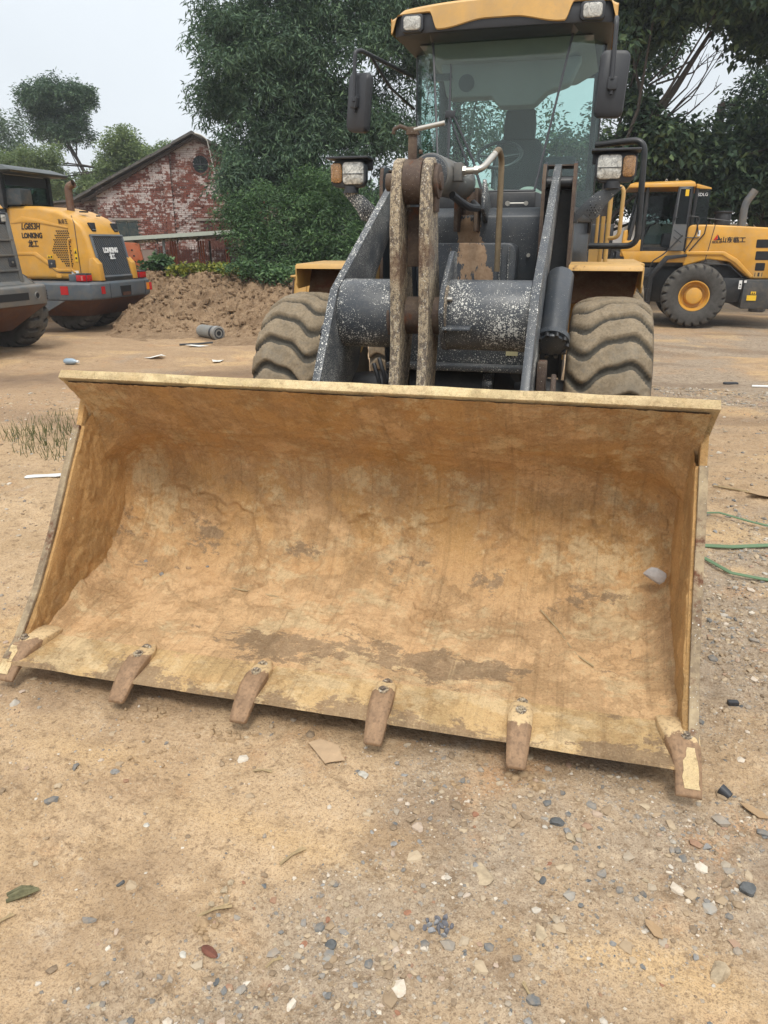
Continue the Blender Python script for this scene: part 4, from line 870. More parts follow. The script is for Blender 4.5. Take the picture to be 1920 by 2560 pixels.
hd = part('hood', MB().prism([(-11.6, 1.08), (-11.6, 2.50), (-10.95, 2.545), (-10.3, 2.535), (-9.85, 2.45), (-9.5, 2.31), (-9.30, 2.14), (-9.20, 1.9), (-9.10, 1.45), (-9.04, 1.08)], 11.9, 13.22, 'y'), YELB, YL, bev=.085, seg=4)
part('hood_seam', MB().tube([(-9.45, 11.893, 1.15), (-9.46, 11.893, 2.2), (-9.55, 11.96, 2.345)], .007, 6).tube(fillet([(-10.85, 11.893, 1.60), (-10.55, 11.893, 1.60), (-10.02, 11.893, 1.22), (-9.60, 11.893, 1.22)], .1), .008, 6), BLACKM, hd)
part('side_swage', MB().prism([(-10.95, 1.63), (-10.48, 1.63), (-10.0, 1.29), (-9.62, 1.29), (-9.62, 1.235), (-10.03, 1.235), (-10.55, 1.57), (-10.95, 1.57)], 11.885, 11.92, 'y'), YELB, hd, bev=.008)
part('side_crease', MB().prism([(-11.0, 2.2), (-10.72, 2.34), (-10.3, 2.28), (-9.62, 2.12), (-9.62, 2.09), (-10.3, 2.2), (-10.70, 2.22)], 11.885, 11.92, 'y'), YELB, hd, bev=.008)
mv = MB(); cells = []
for i in range(13):
    for j in range(17):
        x = -10.13 + i * .044; z = 1.36 + j * .043
        lim = -10.10 + .16 * abs(j - 7) / 8 if j >= 7 else -10.10 + .30 * (7 - j) / 7
        if x > lim and x < -9.62 + 0 * j: cells.append((x + (.022 if j % 2 else 0), z))
hood_holes(mv, cells, 11.893, .013, .013, -.006); part('side_vent', mv, DARK, hd, smooth=0)['kind'] = 'stuff'  # thin dark boxes paint the shade inside the vent openings
hl_ = part('side_handle', MB().tube(fillet([(-9.60, 11.91, 1.87), (-9.60, 11.86, 1.90), (-9.64, 11.85, 1.85), (-9.64, 11.85, 1.30), (-9.58, 11.86, 1.22), (-9.58, 11.91, 1.22)], .03), .016, 8), YELB, hd)
s1 = part('warning_sticker', MB().box(-9.545, -9.475, 11.887, 11.896, 1.44, 1.70), TAGY, hd); part('sticker_mark', MB().prism([(-9.54, 1.60), (-9.48, 1.60), (-9.51, 1.67)], 11.884, 11.8865, 'y').box(-9.53, -9.49, 11.884, 11.8865, 1.49, 1.53), INK, s1)
s1 = part('warning_sticker', MB().box(-10.21, -10.08, 11.887, 11.896, 1.50, 1.57), TAGY, hd); part('sticker_mark', MB().prism([(-10.20, 1.515), (-10.15, 1.515), (-10.175, 1.56)], 11.884, 11.8865, 'y').box(-10.13, -10.095, 11.884, 11.8865, 1.515, 1.555), INK, s1)
sk = part('socket_box', MB().box(-10.22, -10.04, 11.884, 11.897, 1.315, 1.475), BLACKM, hd, bev=.004); part('keyhole', MB().cyl((-10.13, 11.885, 1.40), (-10.13, 11.876, 1.40), .016, 10), STEEL, sk)
part('paper_sticker', MB().box(-9.67, -9.50, 11.886, 11.896, 1.09, 1.26), WHITE, hd)
part('latch_plate', MB().prism(rrect(-10.06, -9.93, 1.11, 1.19, .015), 11.884, 11.897, 'y'), YELB, hd, bev=.003)
RT, UP = (1, 0, 0), (0, 0, 1)
lettering('LG853H', .17, (-10.53, 11.892, 2.135), RT, UP, INK, hd, width=.47, shear=.25, bold=.004)
lettering('LONKING', .145, (-10.52, 11.892, 1.955), RT, UP, INK, hd, width=.50, bold=.006)
lettering('龙工', .15, (-10.52, 11.892, 1.79), RT, UP, INK, hd, width=.25, bold=.004)
lettering('高卓王', .11, (-9.72, 11.892, 2.225), RT, (-.25, 0, 1), INK, hd, width=.22)
# radiator grille in the rear face (it leans forward at the top)
def rf(y, z): # rear face of the hood
    pts = [(1.08, -9.04), (1.45, -9.10), (1.9, -9.20), (2.14, -9.30)]
    x = np.interp(z, [p[0] for p in pts], [p[1] for p in pts]); return Vector((x + .004, y, z))
gp_ = MB(); g0 = [rf(12.02, 1.12), rf(13.14, 1.12), rf(13.14, 1.92), rf(12.02, 1.92)]
grl = part('radiator_grille', MB().poly([rf(12.02, 1.10), rf(13.14, 1.10), rf(13.14, 1.45), rf(13.14, 1.93), rf(12.02, 1.93), rf(12.02, 1.45)][0:2] + [rf(13.14, 1.93), rf(12.02, 1.93)], .012, (1, 0, .2)), DARK, YL)
fb = MB()
for a, b in ((rf(12.02, 1.10), rf(12.02, 1.95)), (rf(13.14, 1.10), rf(13.14, 1.95)), (rf(12.0, 1.95), rf(13.16, 1.95)), (rf(12.0, 1.13), rf(13.16, 1.13))): fb.tube([a + Vector((.02, 0, 0)), b + Vector((.02, 0, 0))], .035, 4)
part('grille_frame', fb, GREYB, grl, smooth=0)
part('grille_mullion', MB().tube([rf(12.66, 1.12) + Vector((.02, 0, 0)), rf(12.66, 1.93) + Vector((.02, 0, 0))], .02, 4), BLACKM, grl)
mesh_grille(grl, rf(12.03, 1.14) + Vector((.032, 0, 0)), rf(13.13, 1.14) - rf(12.03, 1.14), rf(12.03, 1.93) - rf(12.03, 1.14), 10, 10, .072, .05, .0055, GREYB)
LF = Vector((0, 1, 0)); LU = (rf(12.5, 1.9) - rf(12.5, 1.2)).normalized()
lettering('LONKING', .14, rf(12.52, 1.66) + Vector((.05, 0, 0)), LF, LU, WHINK, grl, width=.52, bold=.008)
lettering('龙工', .125, rf(12.52, 1.53) + Vector((.05, 0, 0)), LF, LU, WHINK, grl, width=.20, bold=.006)
for y in (12.10, 12.90):
    wl = part('rear_lamp', MB().poly([Vector((-9.36 + .06, y, 2.20)), Vector((-9.36 + .06, y + .24, 2.20)), Vector((-9.27, y + .22, 2.03)), Vector((-9.27, y + .09, 2.03))], .03, (.87, 0, .5)), BLACKM, YL, bev=.004)
    for a in range(3):
        for b in range(2): part('led', MB().obox((-9.262 + .0 - b * .02, y + .115 + a * .04, 2.085 + b * .045), (.008, 0, .004), (0, .013, 0), (-.006, 0, .013)), WHITE, wl)
for y0, y1 in ((11.86, 12.02), (13.10, 13.26)): part('hood_foot', MB().prism([(-9.25, 1.06), (-9.20, 1.5), (-9.10, 1.52), (-8.99, 1.40), (-8.96, 1.06)], y0, y1, 'y'), YELB, YL, bev=.015)
part('hood_base', MB().box(-9.6, -8.98, 12.03, 13.08, 1.03, 1.12), BLACKP, YL, bev=.01)
def cw_ring(z, i=0, j=0): return [(-10.75 + i, 11.38 + j, z), (-9.42 - i, 11.38 + j, z), (-9.02 - i, 11.52 + j, z), (-8.95 - i, 11.72 + j, z), (-8.95 - i, 13.58 - j, z), (-9.02 - i, 13.76 - j, z), (-9.42 - i, 13.9 - j, z), (-10.75 + i, 13.9 - j, z)]
CW = part('counterweight', MB().loft([cw_ring(.69, 0, 0), cw_ring(.72, -.02, -.0), cw_ring(1.0, -.02, 0), cw_ring(1.045, .03, .04)]), GREYB, YL, bev=.012)
part('underside', MB().loft([cw_ring(.33, .42, .42), cw_ring(.689, 0.002, .002)]), RUSTB, CW, bev=.01)
part('counterweight_side', MB().prism([(-10.74, .34), (-10.25, .34), (-9.55, .68), (-10.74, .685)], 11.372, 11.40, 'y'), GREYB, CW)
part('panel_seam', MB().box(-8.932, -8.925, 12.10, 12.108, .70, 1.0).box(-8.932, -8.925, 13.45, 13.458, .70, 1.0), BLACKM, CW)
part('hitch_recess', MB().poly([(-8.926, 12.50, .72), (-8.926, 12.86, .72), (-8.926, 12.88, .93), (-8.926, 12.46, .93)], .004, (1, 0, 0)), DARK, CW); part('hitch_shelf', MB().poly([(-8.922, 12.53, .73), (-8.922, 12.83, .73), (-8.922, 12.83, .80), (-8.922, 12.53, .80)], .006, (1, 0, 0)), RUSTB, CW)  # flat dark plate paints the shade of the recess
for y0, y1, mt in ((11.78, 11.90, RED), (13.52, 13.62, ORANGE)): part('reflector', MB().box(-8.932, -8.918, y0, y1, .80, .95), mt, CW)
part('reflector', MB().poly([(-9.00, 13.66, .78), (-8.955, 13.74, .78), (-8.955, 13.74, .95), (-9.0, 13.66, .95)], .02, (1, .5, 0)), RED, CW); part('reflector', MB().box(-9.62, -9.44, 11.372, 11.379, .80, .97), RED, CW)
for y0, y1, x0, x1 in ((11.55, 11.74, -9.34, -9.09), (13.36, 13.62, -9.2, -8.98)):
    tl = part('tail_lamp', MB().box(x0, x1, y0, y1, 1.05, 1.22), BLACKM, YL, bev=.008)
    part('lamp_lens', MB().box(x0 + .01, x1 - .01, y0 - .012, y0 + .01, 1.065, 1.185).box(x1 - .01, x1 + .012, y0 + .01, y1 - .01, 1.065, 1.185), RED, tl, bev=.004)
    part('lamp_lens', MB().box(x0 + .13, x0 + .17, y0 - .016, y0 - .011, 1.08, 1.17), plain('pale_red_lens', (.5, .16, .14), .25), tl)
part('lamp_plinth', MB().box(-9.52, -9.345, 11.56, 11.74, 1.04, 1.20), GREYB, YL, bev=.01)
ex = part('exhaust', MB().tube(fillet([(-9.93, 12.5, 2.38), (-9.93, 12.5, 2.93), (-9.78, 12.5, 2.99)], .09, 6), .078, 18, cap=False), painted('rusted_exhaust', (.12, .065, .045), .8, dusty=.5, rust=.1), YL)
part('exhaust_collar', MB().cyl((-9.93, 12.5, 2.36), (-9.93, 12.5, 2.42), .10, 18), RUST, ex)
part('hood_hinge', MB().box(-9.66, -9.58, 12.4, 12.6, 2.42, 2.45).tube([(-9.5, 12.75, 2.36), (-9.42, 12.78, 2.36)], .018, 6), BLACKM, YL)
cb = part('cab', MB().box(-13.0, -11.05, 11.85, 13.3, 1.1, 2.50), BLACKP, YL, bev=.03)
part('cab_roof', MB().loft([[(-13.2, 11.55, 3.17), (-10.62, 11.65, 3.17), (-10.62, 13.45, 3.17), (-13.2, 13.5, 3.17)], [(-13.2, 11.52, 3.25), (-10.58, 11.6, 3.22), (-10.58, 13.5, 3.22), (-13.2, 13.5, 3.25)], [(-13.1, 11.7, 3.42), (-10.9, 11.75, 3.33), (-10.9, 13.35, 3.33), (-13.1, 13.35, 3.42)]]), painted('dark_green_grey_roof', (.022, .03, .03), .4, dust=(.10, .11, .10), dusty=.25), cb, bev=.015)
for x, y in ((-11.02, 11.80), (-11.02, 13.28), (-12.9, 11.82), (-12.9, 13.28)): part('pillar', MB().box(x - .05, x + .05, y - .05, y + .05, 2.5, 3.17), BLACKP, cb)
part('rear_glass', MB().box(-11.03, -11.02, 11.86, 13.22, 2.52, 3.16), GLASSD, cb); part('side_glass', MB().box(-12.85, -11.07, 11.79, 11.80, 2.52, 3.16), GLASSD, cb)
part('air_unit', MB().prism(rrect(-11.12, -10.62, 2.56, 2.88, .03), 11.86, 12.2, 'y'), painted('dark_blue_grey_box', (.03, .042, .05), .5, dusty=.3), cb, bev=.01)
part('sun_visor', MB().loft([[(-11.0, 11.9, 3.15), (-11.0, 13.2, 3.15)], [(-10.99, 11.9, 2.95), (-10.99, 13.2, 2.95)]], cap=False, closed=False), BLACKM, cb)
part('hub_cover', MB().cyl((-11.95, 11.77, 2.78), (-11.95, 11.80, 2.78), .17, 20), BLACKM, cb)
part('underbody', MB().box(-12.6, -9.8, 12.6, 12.75, .45, 1.08), BLACKP, YL, bev=.02)
for y in (12.24, 13.0): wheel(YL, (-9.98, y, .69), LW, RUBK, YELB, .50, .32, 1 if y > 12 else 1, R(-90) if y < 12 else R(90))

# ================================================================== GREY LOADER CUT BY THE LEFT EDGE
GL = thing('wheel_loader', 'grey wheel loader rear with stacked mesh grilles, cut off by the left photo edge', 'wheel loader', (-10, 8.6, 0))
part('hood', MB().prism([(-11.2, 1.1), (-11.2, 2.36), (-9.1, 2.36), (-8.92, 2.30), (-8.81, 1.1)], 7.85, 9.30, 'y'), GREYP, GL, bev=.03)
part('hood_top', MB().prism([(-11.2, 2.36), (-11.2, 2.56), (-9.5, 2.54), (-9.05, 2.47), (-8.95, 2.37)], 7.80, 9.34, 'y'), YELB, GL, bev=.03, seg=3)
def gx(z): return -8.92 + (2.30 - z) * .0917
for z0, z1 in ((1.88, 2.12), (1.63, 1.84), (1.38, 1.59), (1.14, 1.34)):
    b = part('grille_panel', MB().poly([(gx(z0) + .008, 7.95, z0), (gx(z0) + .008, 9.20 + (2.1 - z0) * .04, z0), (gx(z1) + .008, 9.20 + (2.1 - z1) * .04, z1), (gx(z1) + .008, 7.95, z1)], .012, (1, 0, .1)), DARK, GL)
    mesh_grille(b, (gx(z0) + .028, 7.96, z0 + .005), (0, 1.23 + (2.1 - z0) * .04, 0), (gx(z1) - gx(z0), 0, z1 - z0 - .01), 10, 10, .036, .030, .0065, GREYP)
    part('grille_bar', MB().poly([(gx(z0) + .03, 7.88, z0 - .04), (gx(z0) + .03, 9.28, z0 - .035), (gx(z0) + .03, 9.28, z0 + .002), (gx(z0) + .03, 7.88, z0 + .002)], .03, (1, 0, .1)), GREYP, GL, bev=.006)
part('hood_edge', MB().poly([(gx(1.1) + .02, 9.23, 1.1), (gx(1.1) + .02, 9.315, 1.1), (gx(2.3) + .02, 9.295, 2.3), (gx(2.3) + .02, 9.19, 2.3)], .035, (1, 0, .1)), GREYP, GL, bev=.01)
kl = part('lock_plate', MB().poly([(gx(1.5) + .035, 9.06, 1.43), (gx(1.5) + .035, 9.21, 1.43), (gx(1.5) + .035, 9.20, 1.57), (gx(1.5) + .035, 9.05, 1.57)], .02, (1, 0, .1)), BLACKM, GL, bev=.006); part('keyhole', MB().cyl((gx(1.5) + .05, 9.13, 1.5), (gx(1.5) + .066, 9.13, 1.5), .02, 10), STEEL, kl)
rl = part('rear_lamp', MB().box(-8.93, -8.86, 8.96, 9.24, 2.13, 2.31), BLACKM, GL, bev=.01); part('lamp_lens', MB().box(-8.862, -8.848, 9.10, 9.21, 2.16, 2.27), LENS, rl, bev=.006)
def gw(z, i=0, j=0): return [(-9.6, 7.55 + j, z), (-8.45 - i, 7.55 + j, z), (-8.40 - i, 7.65 + j, z), (-8.40 - i, 9.36 - j, z), (-8.62 - i, 9.66 - j, z), (-9.6, 9.70 - j, z)]
GW = part('counterweight', MB().loft([gw(.80), gw(1.09), gw(1.12, .02, .02)]), GREYP, GL, bev=.015)
part('deck', MB().loft([[(-9.6, 7.6, 1.12), (-8.72, 7.6, 1.12), (-8.72, 9.36, 1.12), (-8.8, 9.62, 1.12), (-9.6, 9.66, 1.12)], [(-9.6, 7.6, 1.30), (-8.95, 7.6, 1.30), (-8.90, 9.36, 1.30), (-8.98, 9.52, 1.30), (-9.6, 9.6, 1.30)]]), GREYP, GW, bev=.02)
part('underside', MB().loft([gw(.36, .45, .45), gw(.799, .002, .002)]), RUSTB, GW, bev=.015)
part('slot', MB().box(-8.402, -8.394, 8.0, 8.92, .89, 1.01), DARK, GW); part('tow_hole', MB().cyl((-8.41, 9.14, .95), (-8.392, 9.14, .95), .05, 18), DARK, GW); part('tow_ring', torus((-8.397, 9.14, .95), (0, 1, 0), (0, 0, 1), .056, .012, 20), GREYP, GW)
vs = MB()
for k in range(4): vs.poly([(-8.50, 9.51, .86 + k * .045), (-8.56, 9.592, .86 + k * .045), (-8.56, 9.592, .885 + k * .045), (-8.50, 9.51, .885 + k * .045)], .012, (.8, .6, 0))
part('side_slots', vs, DARK, GW)
part('underbody', MB().box(-11, -9.2, 7.9, 9.2, .45, 1.1), BLACKP, GL)
for y in (7.85, 9.52): wheel(GL, (-9.35, y, .66), LW, RUBM, YELD, .50, .32, 1, R(90) if y > 8 else R(-90))

# ================================================================== YELLOW LOADER SEEN FROM THE SIDE (right)
RL = thing('wheel_loader', 'bright yellow wheel loader parked side on under the dark trees at the right', 'wheel loader', (3.2, 17.2, 0))
Y0 = 16.1
rh = part('rear_hood', MB().prism([(2.95, 1.30), (2.95, 2.10), (3.02, 2.165), (3.4, 2.165), (4.6, 2.10), (5.3, 1.95), (5.5, 1.7), (5.5, 1.05), (4.35, 1.05), (3.9, 1.40), (3.45, 1.45)], Y0, Y0 + 1.9, 'y'), YELB, RL, bev=.035, seg=3)
part('hood_swage', MB().prism([(2.97, 1.62), (3.75, 1.62), (4.05, 1.46), (4.42, 1.10), (4.36, 1.06), (4.0, 1.38), (3.72, 1.54), (2.97, 1.54)], Y0 - .035, Y0 + .02, 'y'), YELB, rh, bev=.02, seg=3)
part('hood_seam', MB().tube([(3.50, Y0 - .002, 2.17), (3.38, Y0 - .002, 1.35)], .008, 6).tube([(3.38, Y0 - .002, 1.38), (3.9, Y0 - .002, 1.33), (4.2, Y0 - .002, 1.08)], .008, 6), BLACKM, rh)
for z0, z1, x0, x1 in ((1.69, 1.86, 4.38, 4.72), (1.44, 1.62, 4.40, 4.74), (1.22, 1.38, 4.43, 4.62)): part('air_slot', MB().prism(rrect(x0, x1, z0, z1, .02), Y0 - .008, Y0 + .01, 'y'), DARK, rh)
for k, (x0, x1) in enumerate(((4.44, 4.455), (4.50, 4.54), (4.58, 4.595))): part('latch', MB().box(x0, x1, Y0 - .006, Y0 + .002, 1.10, 1.18), INK, rh)
part('latch_frame', MB().prism(rrect(4.42, 4.60, 1.08, 1.20, .01), Y0 - .004, Y0 + .001, 'y'), YELD, rh)
lettering('山东临工', .125, (3.90, Y0 - .004, 1.845), RT, UP, INK, rh, width=.50, bold=.004)
lg = part('emblem', MB().prism([(3.50, 1.845), (3.575, 1.965), (3.585, 1.85)], Y0 - .006, Y0 + .001, 'y'), REDINK, rh); part('emblem', MB().prism([(3.595, 1.85), (3.58, 1.965), (3.66, 1.845)], Y0 - .006, Y0 + .001, 'y').prism([(3.535, 1.845), (3.59, 1.87), (3.62, 1.845)], Y0 - .007, Y0 + .001, 'y'), INK, rh)
lettering('SDLG', .06, (3.58, Y0 - .004, 1.805), RT, UP, INK, rh, width=.19, bold=.002)
part('data_sticker', MB().box(3.16, 3.22, Y0 - .005, Y0 + .001, 1.93, 2.05), WHITE, rh)
part('exhaust', MB().tube(fillet([(4.15, Y0 + .7, 2.1), (4.15, Y0 + .7, 2.6), (4.32, Y0 + .7, 2.88)], .12, 6), .082, 16, cap=False), painted('grey_exhaust', (.10, .11, .12), .6, dusty=.4), RL)
part('air_filter', MB().cyl((3.75, Y0 + .8, 2.12), (3.75, Y0 + .8, 2.42), .17, 20).cyl((3.75, Y0 + .8, 2.42), (3.75, Y0 + .8, 2.46), .20, 20), BLACKM, RL, bev=.01)
part('rail', MB().tube([(3.3, Y0 + .1, 2.15), (3.3, Y0 + .1, 2.30), (3.9, Y0 + .1, 2.22)], .012, 6), BLACKM, RL)
cw_ = part('counterweight', MB().loft([[(4.22, Y0 - .12, .42), (5.0, Y0 - .12, .42), (5.0, Y0 + 2.0, .42), (4.22, Y0 + 2.0, .42)], [(4.24, Y0 - .14, 1.04), (5.7, Y0 - .14, 1.04), (5.7, Y0 + 2.05, 1.04), (4.24, Y0 + 2.05, 1.04)]]), painted('dark_counterweight_paint', (.05, .055, .06), .45, dusty=.3), RL, bev=.03)
for x0, x1, z0, z1, mt in ((4.40, 4.50, .73, .79, TAGY), (4.33, 4.52, .60, .71, TAGY), (4.13, 4.19, .84, 1.02, WHITE), (4.23, 4.28, .97, 1.02, WHITE)): part('sticker', MB().box(x0, x1, Y0 - .152, Y0 - .135, z0, z1), mt, cw_)
part('sticker_mark', MB().prism([(4.415, .74), (4.445, .74), (4.43, .78)], Y0 - .156, Y0 - .1525, 'y').prism([(4.455, .74), (4.485, .74), (4.47, .78)], Y0 - .156, Y0 - .1525, 'y').box(4.145, 4.175, Y0 - .156, Y0 - .1525, .87, .89).box(4.145, 4.175, Y0 - .156, Y0 - .1525, .92, .95), INK, cw_)
part('chassis', MB().box(1.9, 5.0, Y0 + .5, Y0 + 1.5, .5, 1.3).box(3.75, 4.24, Y0 + .02, Y0 + .3, .55, 1.06), BLACKP, RL, bev=.02)
part('wheel_arch', MB().prism([(2.05, .75), (2.18, 1.05), (2.55, 1.52), (3.0, 1.56), (3.0, 1.50), (2.62, 1.44), (2.3, 1.02), (2.2, .75)], Y0 - .05, Y0 + .6, 'y'), BLACKP, RL, bev=.01)
part('side_skirt', MB().prism([(1.72, 1.38), (1.60, 1.62), (2.98, 1.62), (2.98, 1.38)], Y0 + .02, Y0 + .12, 'y'), YELB, RL, bev=.015)
part('deck', MB().box(1.5, 3.0, Y0 + .13, Y0 + 1.8, 1.30, 1.60), BLACKP, RL, bev=.01)
CBR = part('cab', MB().box(2.03, 2.94, Y0 + .3, Y0 + 1.6, 1.60, 1.70), BLACKP, RL)
for a, b in (((1.72, 1.72), (1.92, 2.93)), ((2.02, 1.62), (2.03, 2.93)), ((2.94, 1.62), (2.94, 2.93)), ((3.0, 1.7), (3.05, 2.9))): 
    for yy_ in (Y0 + .06, Y0 + 1.6): part('pillar', MB().tube([(a[0], yy_, a[1]), (b[0], yy_, b[1])], .04, 8), BLACKP, CBR)
part('cab_roof', MB().loft([[(1.62, Y0 - .05, 2.93), (3.0, Y0 - .05, 2.93), (3.0, Y0 + 1.75, 2.93), (1.62, Y0 + 1.75, 2.93)], [(1.64, Y0 - .04, 3.0), (2.98, Y0 - .04, 3.02), (2.98, Y0 + 1.75, 3.02), (1.64, Y0 + 1.75, 3.0)], [(1.75, Y0 + .08, 3.04), (2.9, Y0 + .08, 3.06), (2.9, Y0 + 1.6, 3.06), (1.75, Y0 + 1.6, 3.04)]]), YELB, CBR, bev=.012)
part('roof_tail', MB().loft([[(3.02, Y0, 2.90), (3.34, Y0 + .1, 2.87), (3.34, Y0 + 1.6, 2.87), (3.02, Y0 + 1.7, 2.90)], [(3.02, Y0, 2.99), (3.34, Y0 + .1, 2.91), (3.34, Y0 + 1.6, 2.91), (3.02, Y0 + 1.7, 2.99)]]), YELB, CBR, bev=.01)
for x in (2.4, 2.62): part('lifting_eye', torus((x, Y0 + .15, 3.075), (1, 0, 0), (0, 0, 1), .02, .006, 14), STEEL, CBR)
part('rear_window', MB().poly([(2.99, Y0 + .05, 1.72), (3.32, Y0 + .05, 2.1), (3.32, Y0 + .05, 2.88), (3.0, Y0 + .05, 2.88)], .01), GLASSD, CBR); lettering('SDLG', .09, (3.17, Y0 + .04, 2.77), RT, UP, WHINK, CBR, width=.2)
part('far_window', MB().box(1.95, 2.95, Y0 + 1.6, Y0 + 1.61, 1.75, 2.9), GLASSD, CBR); part('front_window', MB().poly([(1.72, Y0 + .1, 1.75), (1.72, Y0 + 1.6, 1.75), (1.90, Y0 + 1.6, 2.92), (1.90, Y0 + .1, 2.92)], .01), GLASSD, CBR)
part('seat', MB().box(2.5, 2.9, Y0 + .6, Y0 + 1.1, 1.7, 2.0).box(2.78, 2.92, Y0 + .6, Y0 + 1.1, 2.0, 2.55), INTD, CBR, bev=.05)
part('steering_wheel', torus((2.18, Y0 + .8, 2.15), (1, 0, .5), (0, 1, 0), .18, .014, 24).tube([(2.18, Y0 + .8, 2.15), (2.0, Y0 + .8, 1.7)], .03, 8), BLACKM, CBR)
dr = part('cab_door', MB().prism([(2.60, 1.63), (2.67, 2.93), (2.93, 2.93), (2.90, 1.63)], Y0 - .10, Y0 - .06, 'y'), painted('grey_door_panel', (.115, .125, .135), .45, dusty=.3), RL, bev=.01)
part('door_glass', MB().prism([(2.67, 2.18), (2.70, 2.88), (2.90, 2.88), (2.885, 2.18)], Y0 - .108, Y0 - .1005, 'y'), glass_mat('door_glass_tint', (.18, .26, .25)), dr); part('door_handle', MB().tube(fillet([(2.655, Y0 - .1, 2.58), (2.655, Y0 - .15, 2.56), (2.64, Y0 - .15, 2.26), (2.64, Y0 - .1, 2.24)], .03), .01, 8), BLACKM, dr)
part('door_frame', MB().tube([(2.62, Y0 - .09, 2.17), (2.665, Y0 - .09, 2.91), (2.915, Y0 - .09, 2.91), (2.90, Y0 - .09, 2.17)], .022, 6), BLACKM, dr); part('door_swage', MB().tube([(2.66, Y0 - .102, 2.06), (2.86, Y0 - .102, 1.92)], .008, 6).tube([(2.66, Y0 - .102, 1.92), (2.84, Y0 - .102, 1.80)], .008, 6), BLACKM, dr)
sk_ = part('door_sticker', MB().box(2.80, 2.87, Y0 - .115, Y0 - .1085, 2.74, 2.87), TAGY, dr)
part('safety_rail', MB().tube(fillet([(2.93, Y0 - .02, 1.60), (3.12, Y0 - .02, 1.95), (3.16, Y0 - .02, 2.32), (2.95, Y0 - .02, 2.34), (2.62, Y0 - .12, 2.30)], .06), .012, 8).tube([(3.02, Y0 - .02, 1.60), (3.30, Y0 - .02, 1.98), (3.33, Y0 - .02, 2.24)], .012, 8).tube([(2.85, Y0 - .02, 1.90), (3.2, Y0 - .02, 1.90)], .01, 8).tube([(3.18, Y0 - .02, 1.97), (3.10, Y0 - .02, 2.3)], .01, 8), BLACKP, RL)
part('handrail', MB().tube(fillet([(2.85, Y0 - .1, 1.95), (2.5, Y0 - .12, 1.55), (2.26, Y0 - .12, 1.40), (2.24, Y0 - .12, .45)], .1), .014, 8).tube([(2.06, Y0 - .1, 1.35), (2.20, Y0 - .1, .45)], .014, 8), BLACKP, RL)
for z in (.50, .78, 1.06): part('step', MB().box(1.95, 2.28, Y0 - .12, Y0 + .12, z, z + .04), BLACKP, RL)
part('oil_tank', MB().box(1.85, 2.35, Y0 + .1, Y0 + .6, .45, 1.28), BLACKP, RL, bev=.02); part('sticker', MB().box(1.98, 2.10, Y0 + .088, Y0 + .098, .86, .98), WHITE, RL)
part('front_post', MB().loft([[(1.58, Y0 + .1, 1.5), (1.78, Y0 + .1, 1.5), (1.78, Y0 + .5, 1.5), (1.58, Y0 + .5, 1.5)], [(1.62, Y0 + .1, 2.05), (1.70, Y0 + .1, 2.08), (1.70, Y0 + .5, 2.08), (1.62, Y0 + .5, 2.05)]]), YELB, RL, bev=.03, seg=3)
part('skirt_front', MB().prism([(1.60, 1.62), (1.66, 1.84), (2.0, 1.86), (2.0, 1.62)], Y0 + .02, Y0 + .10, 'y'), YELB, RL, bev=.01)
part('front_frame', MB().box(-.6, 1.45, Y0 + .4, Y0 + 1.5, .5, 1.6).box(.9, 1.4, Y0 + .3, Y0 + 1.6, 1.5, 2.2), BLACKP, RL, bev=.03)
SDT = tyre_mesh('tyre', .69, .48, .34, 22, .045, .3, 'block', 10)
for x, y in ((3.24, Y0 + .02), (3.24, Y0 + 1.7), (.2, Y0 + .02), (.2, Y0 + 1.7)): wheel(RL, (x, y, .68), SDT, RUBK, YELB, .48, .34, 1, R(-90) if y < Y0 + 1 else R(90), .17)

# ================================================================== FILLER THINGS BEHIND
YB = thing('steel_hopper', 'rusty yellow steel hopper with outside ribs standing behind the left front tyre', 'hopper', (-2.75, 8.2, 0))
part('shell', MB().loft([[(-2.95, 8.0, -.03), (-2.4, 8.0, -.03), (-2.4, 8.5, -.03), (-2.95, 8.5, -.03)], [(-3.20, 7.97, .70), (-2.3, 7.97, .70), (-2.3, 8.5, .70), (-3.20, 8.5, .70)], [(-3.13, 7.96, 1.35), (-2.3, 7.96, 1.35), (-2.3, 8.5, 1.35), (-3.13, 8.5, 1.35)]]), YELD, YB, bev=.008)
part('rim', MB().box(-3.17, -2.27, 7.93, 8.52, 1.352, 1.38), YELD, YB, bev=.006)
for x in (-2.98, -2.62): part('rib', MB().obox((x, 7.965, 1.03), (.02, 0, .0), (0, .02, 0), (.03, 0, .31)), YELD, YB, bev=.005)
part('rib', MB().obox((-3.165, 7.97, 1.03), (.012, 0, .0), (0, .02, 0), (.035, 0, .30)), RUST, YB, bev=.005)
# ================================================================== YARD BEHIND: (s, d, z) built with B()
def sd(mb): mb.v = [B(*p) for p in mb.v]; return mb
YAW = R(14.643)
def bthing(name, label, cat, s, d, z=0, group=None): return thing(name, label, cat, B(s, d, z), YAW, group)

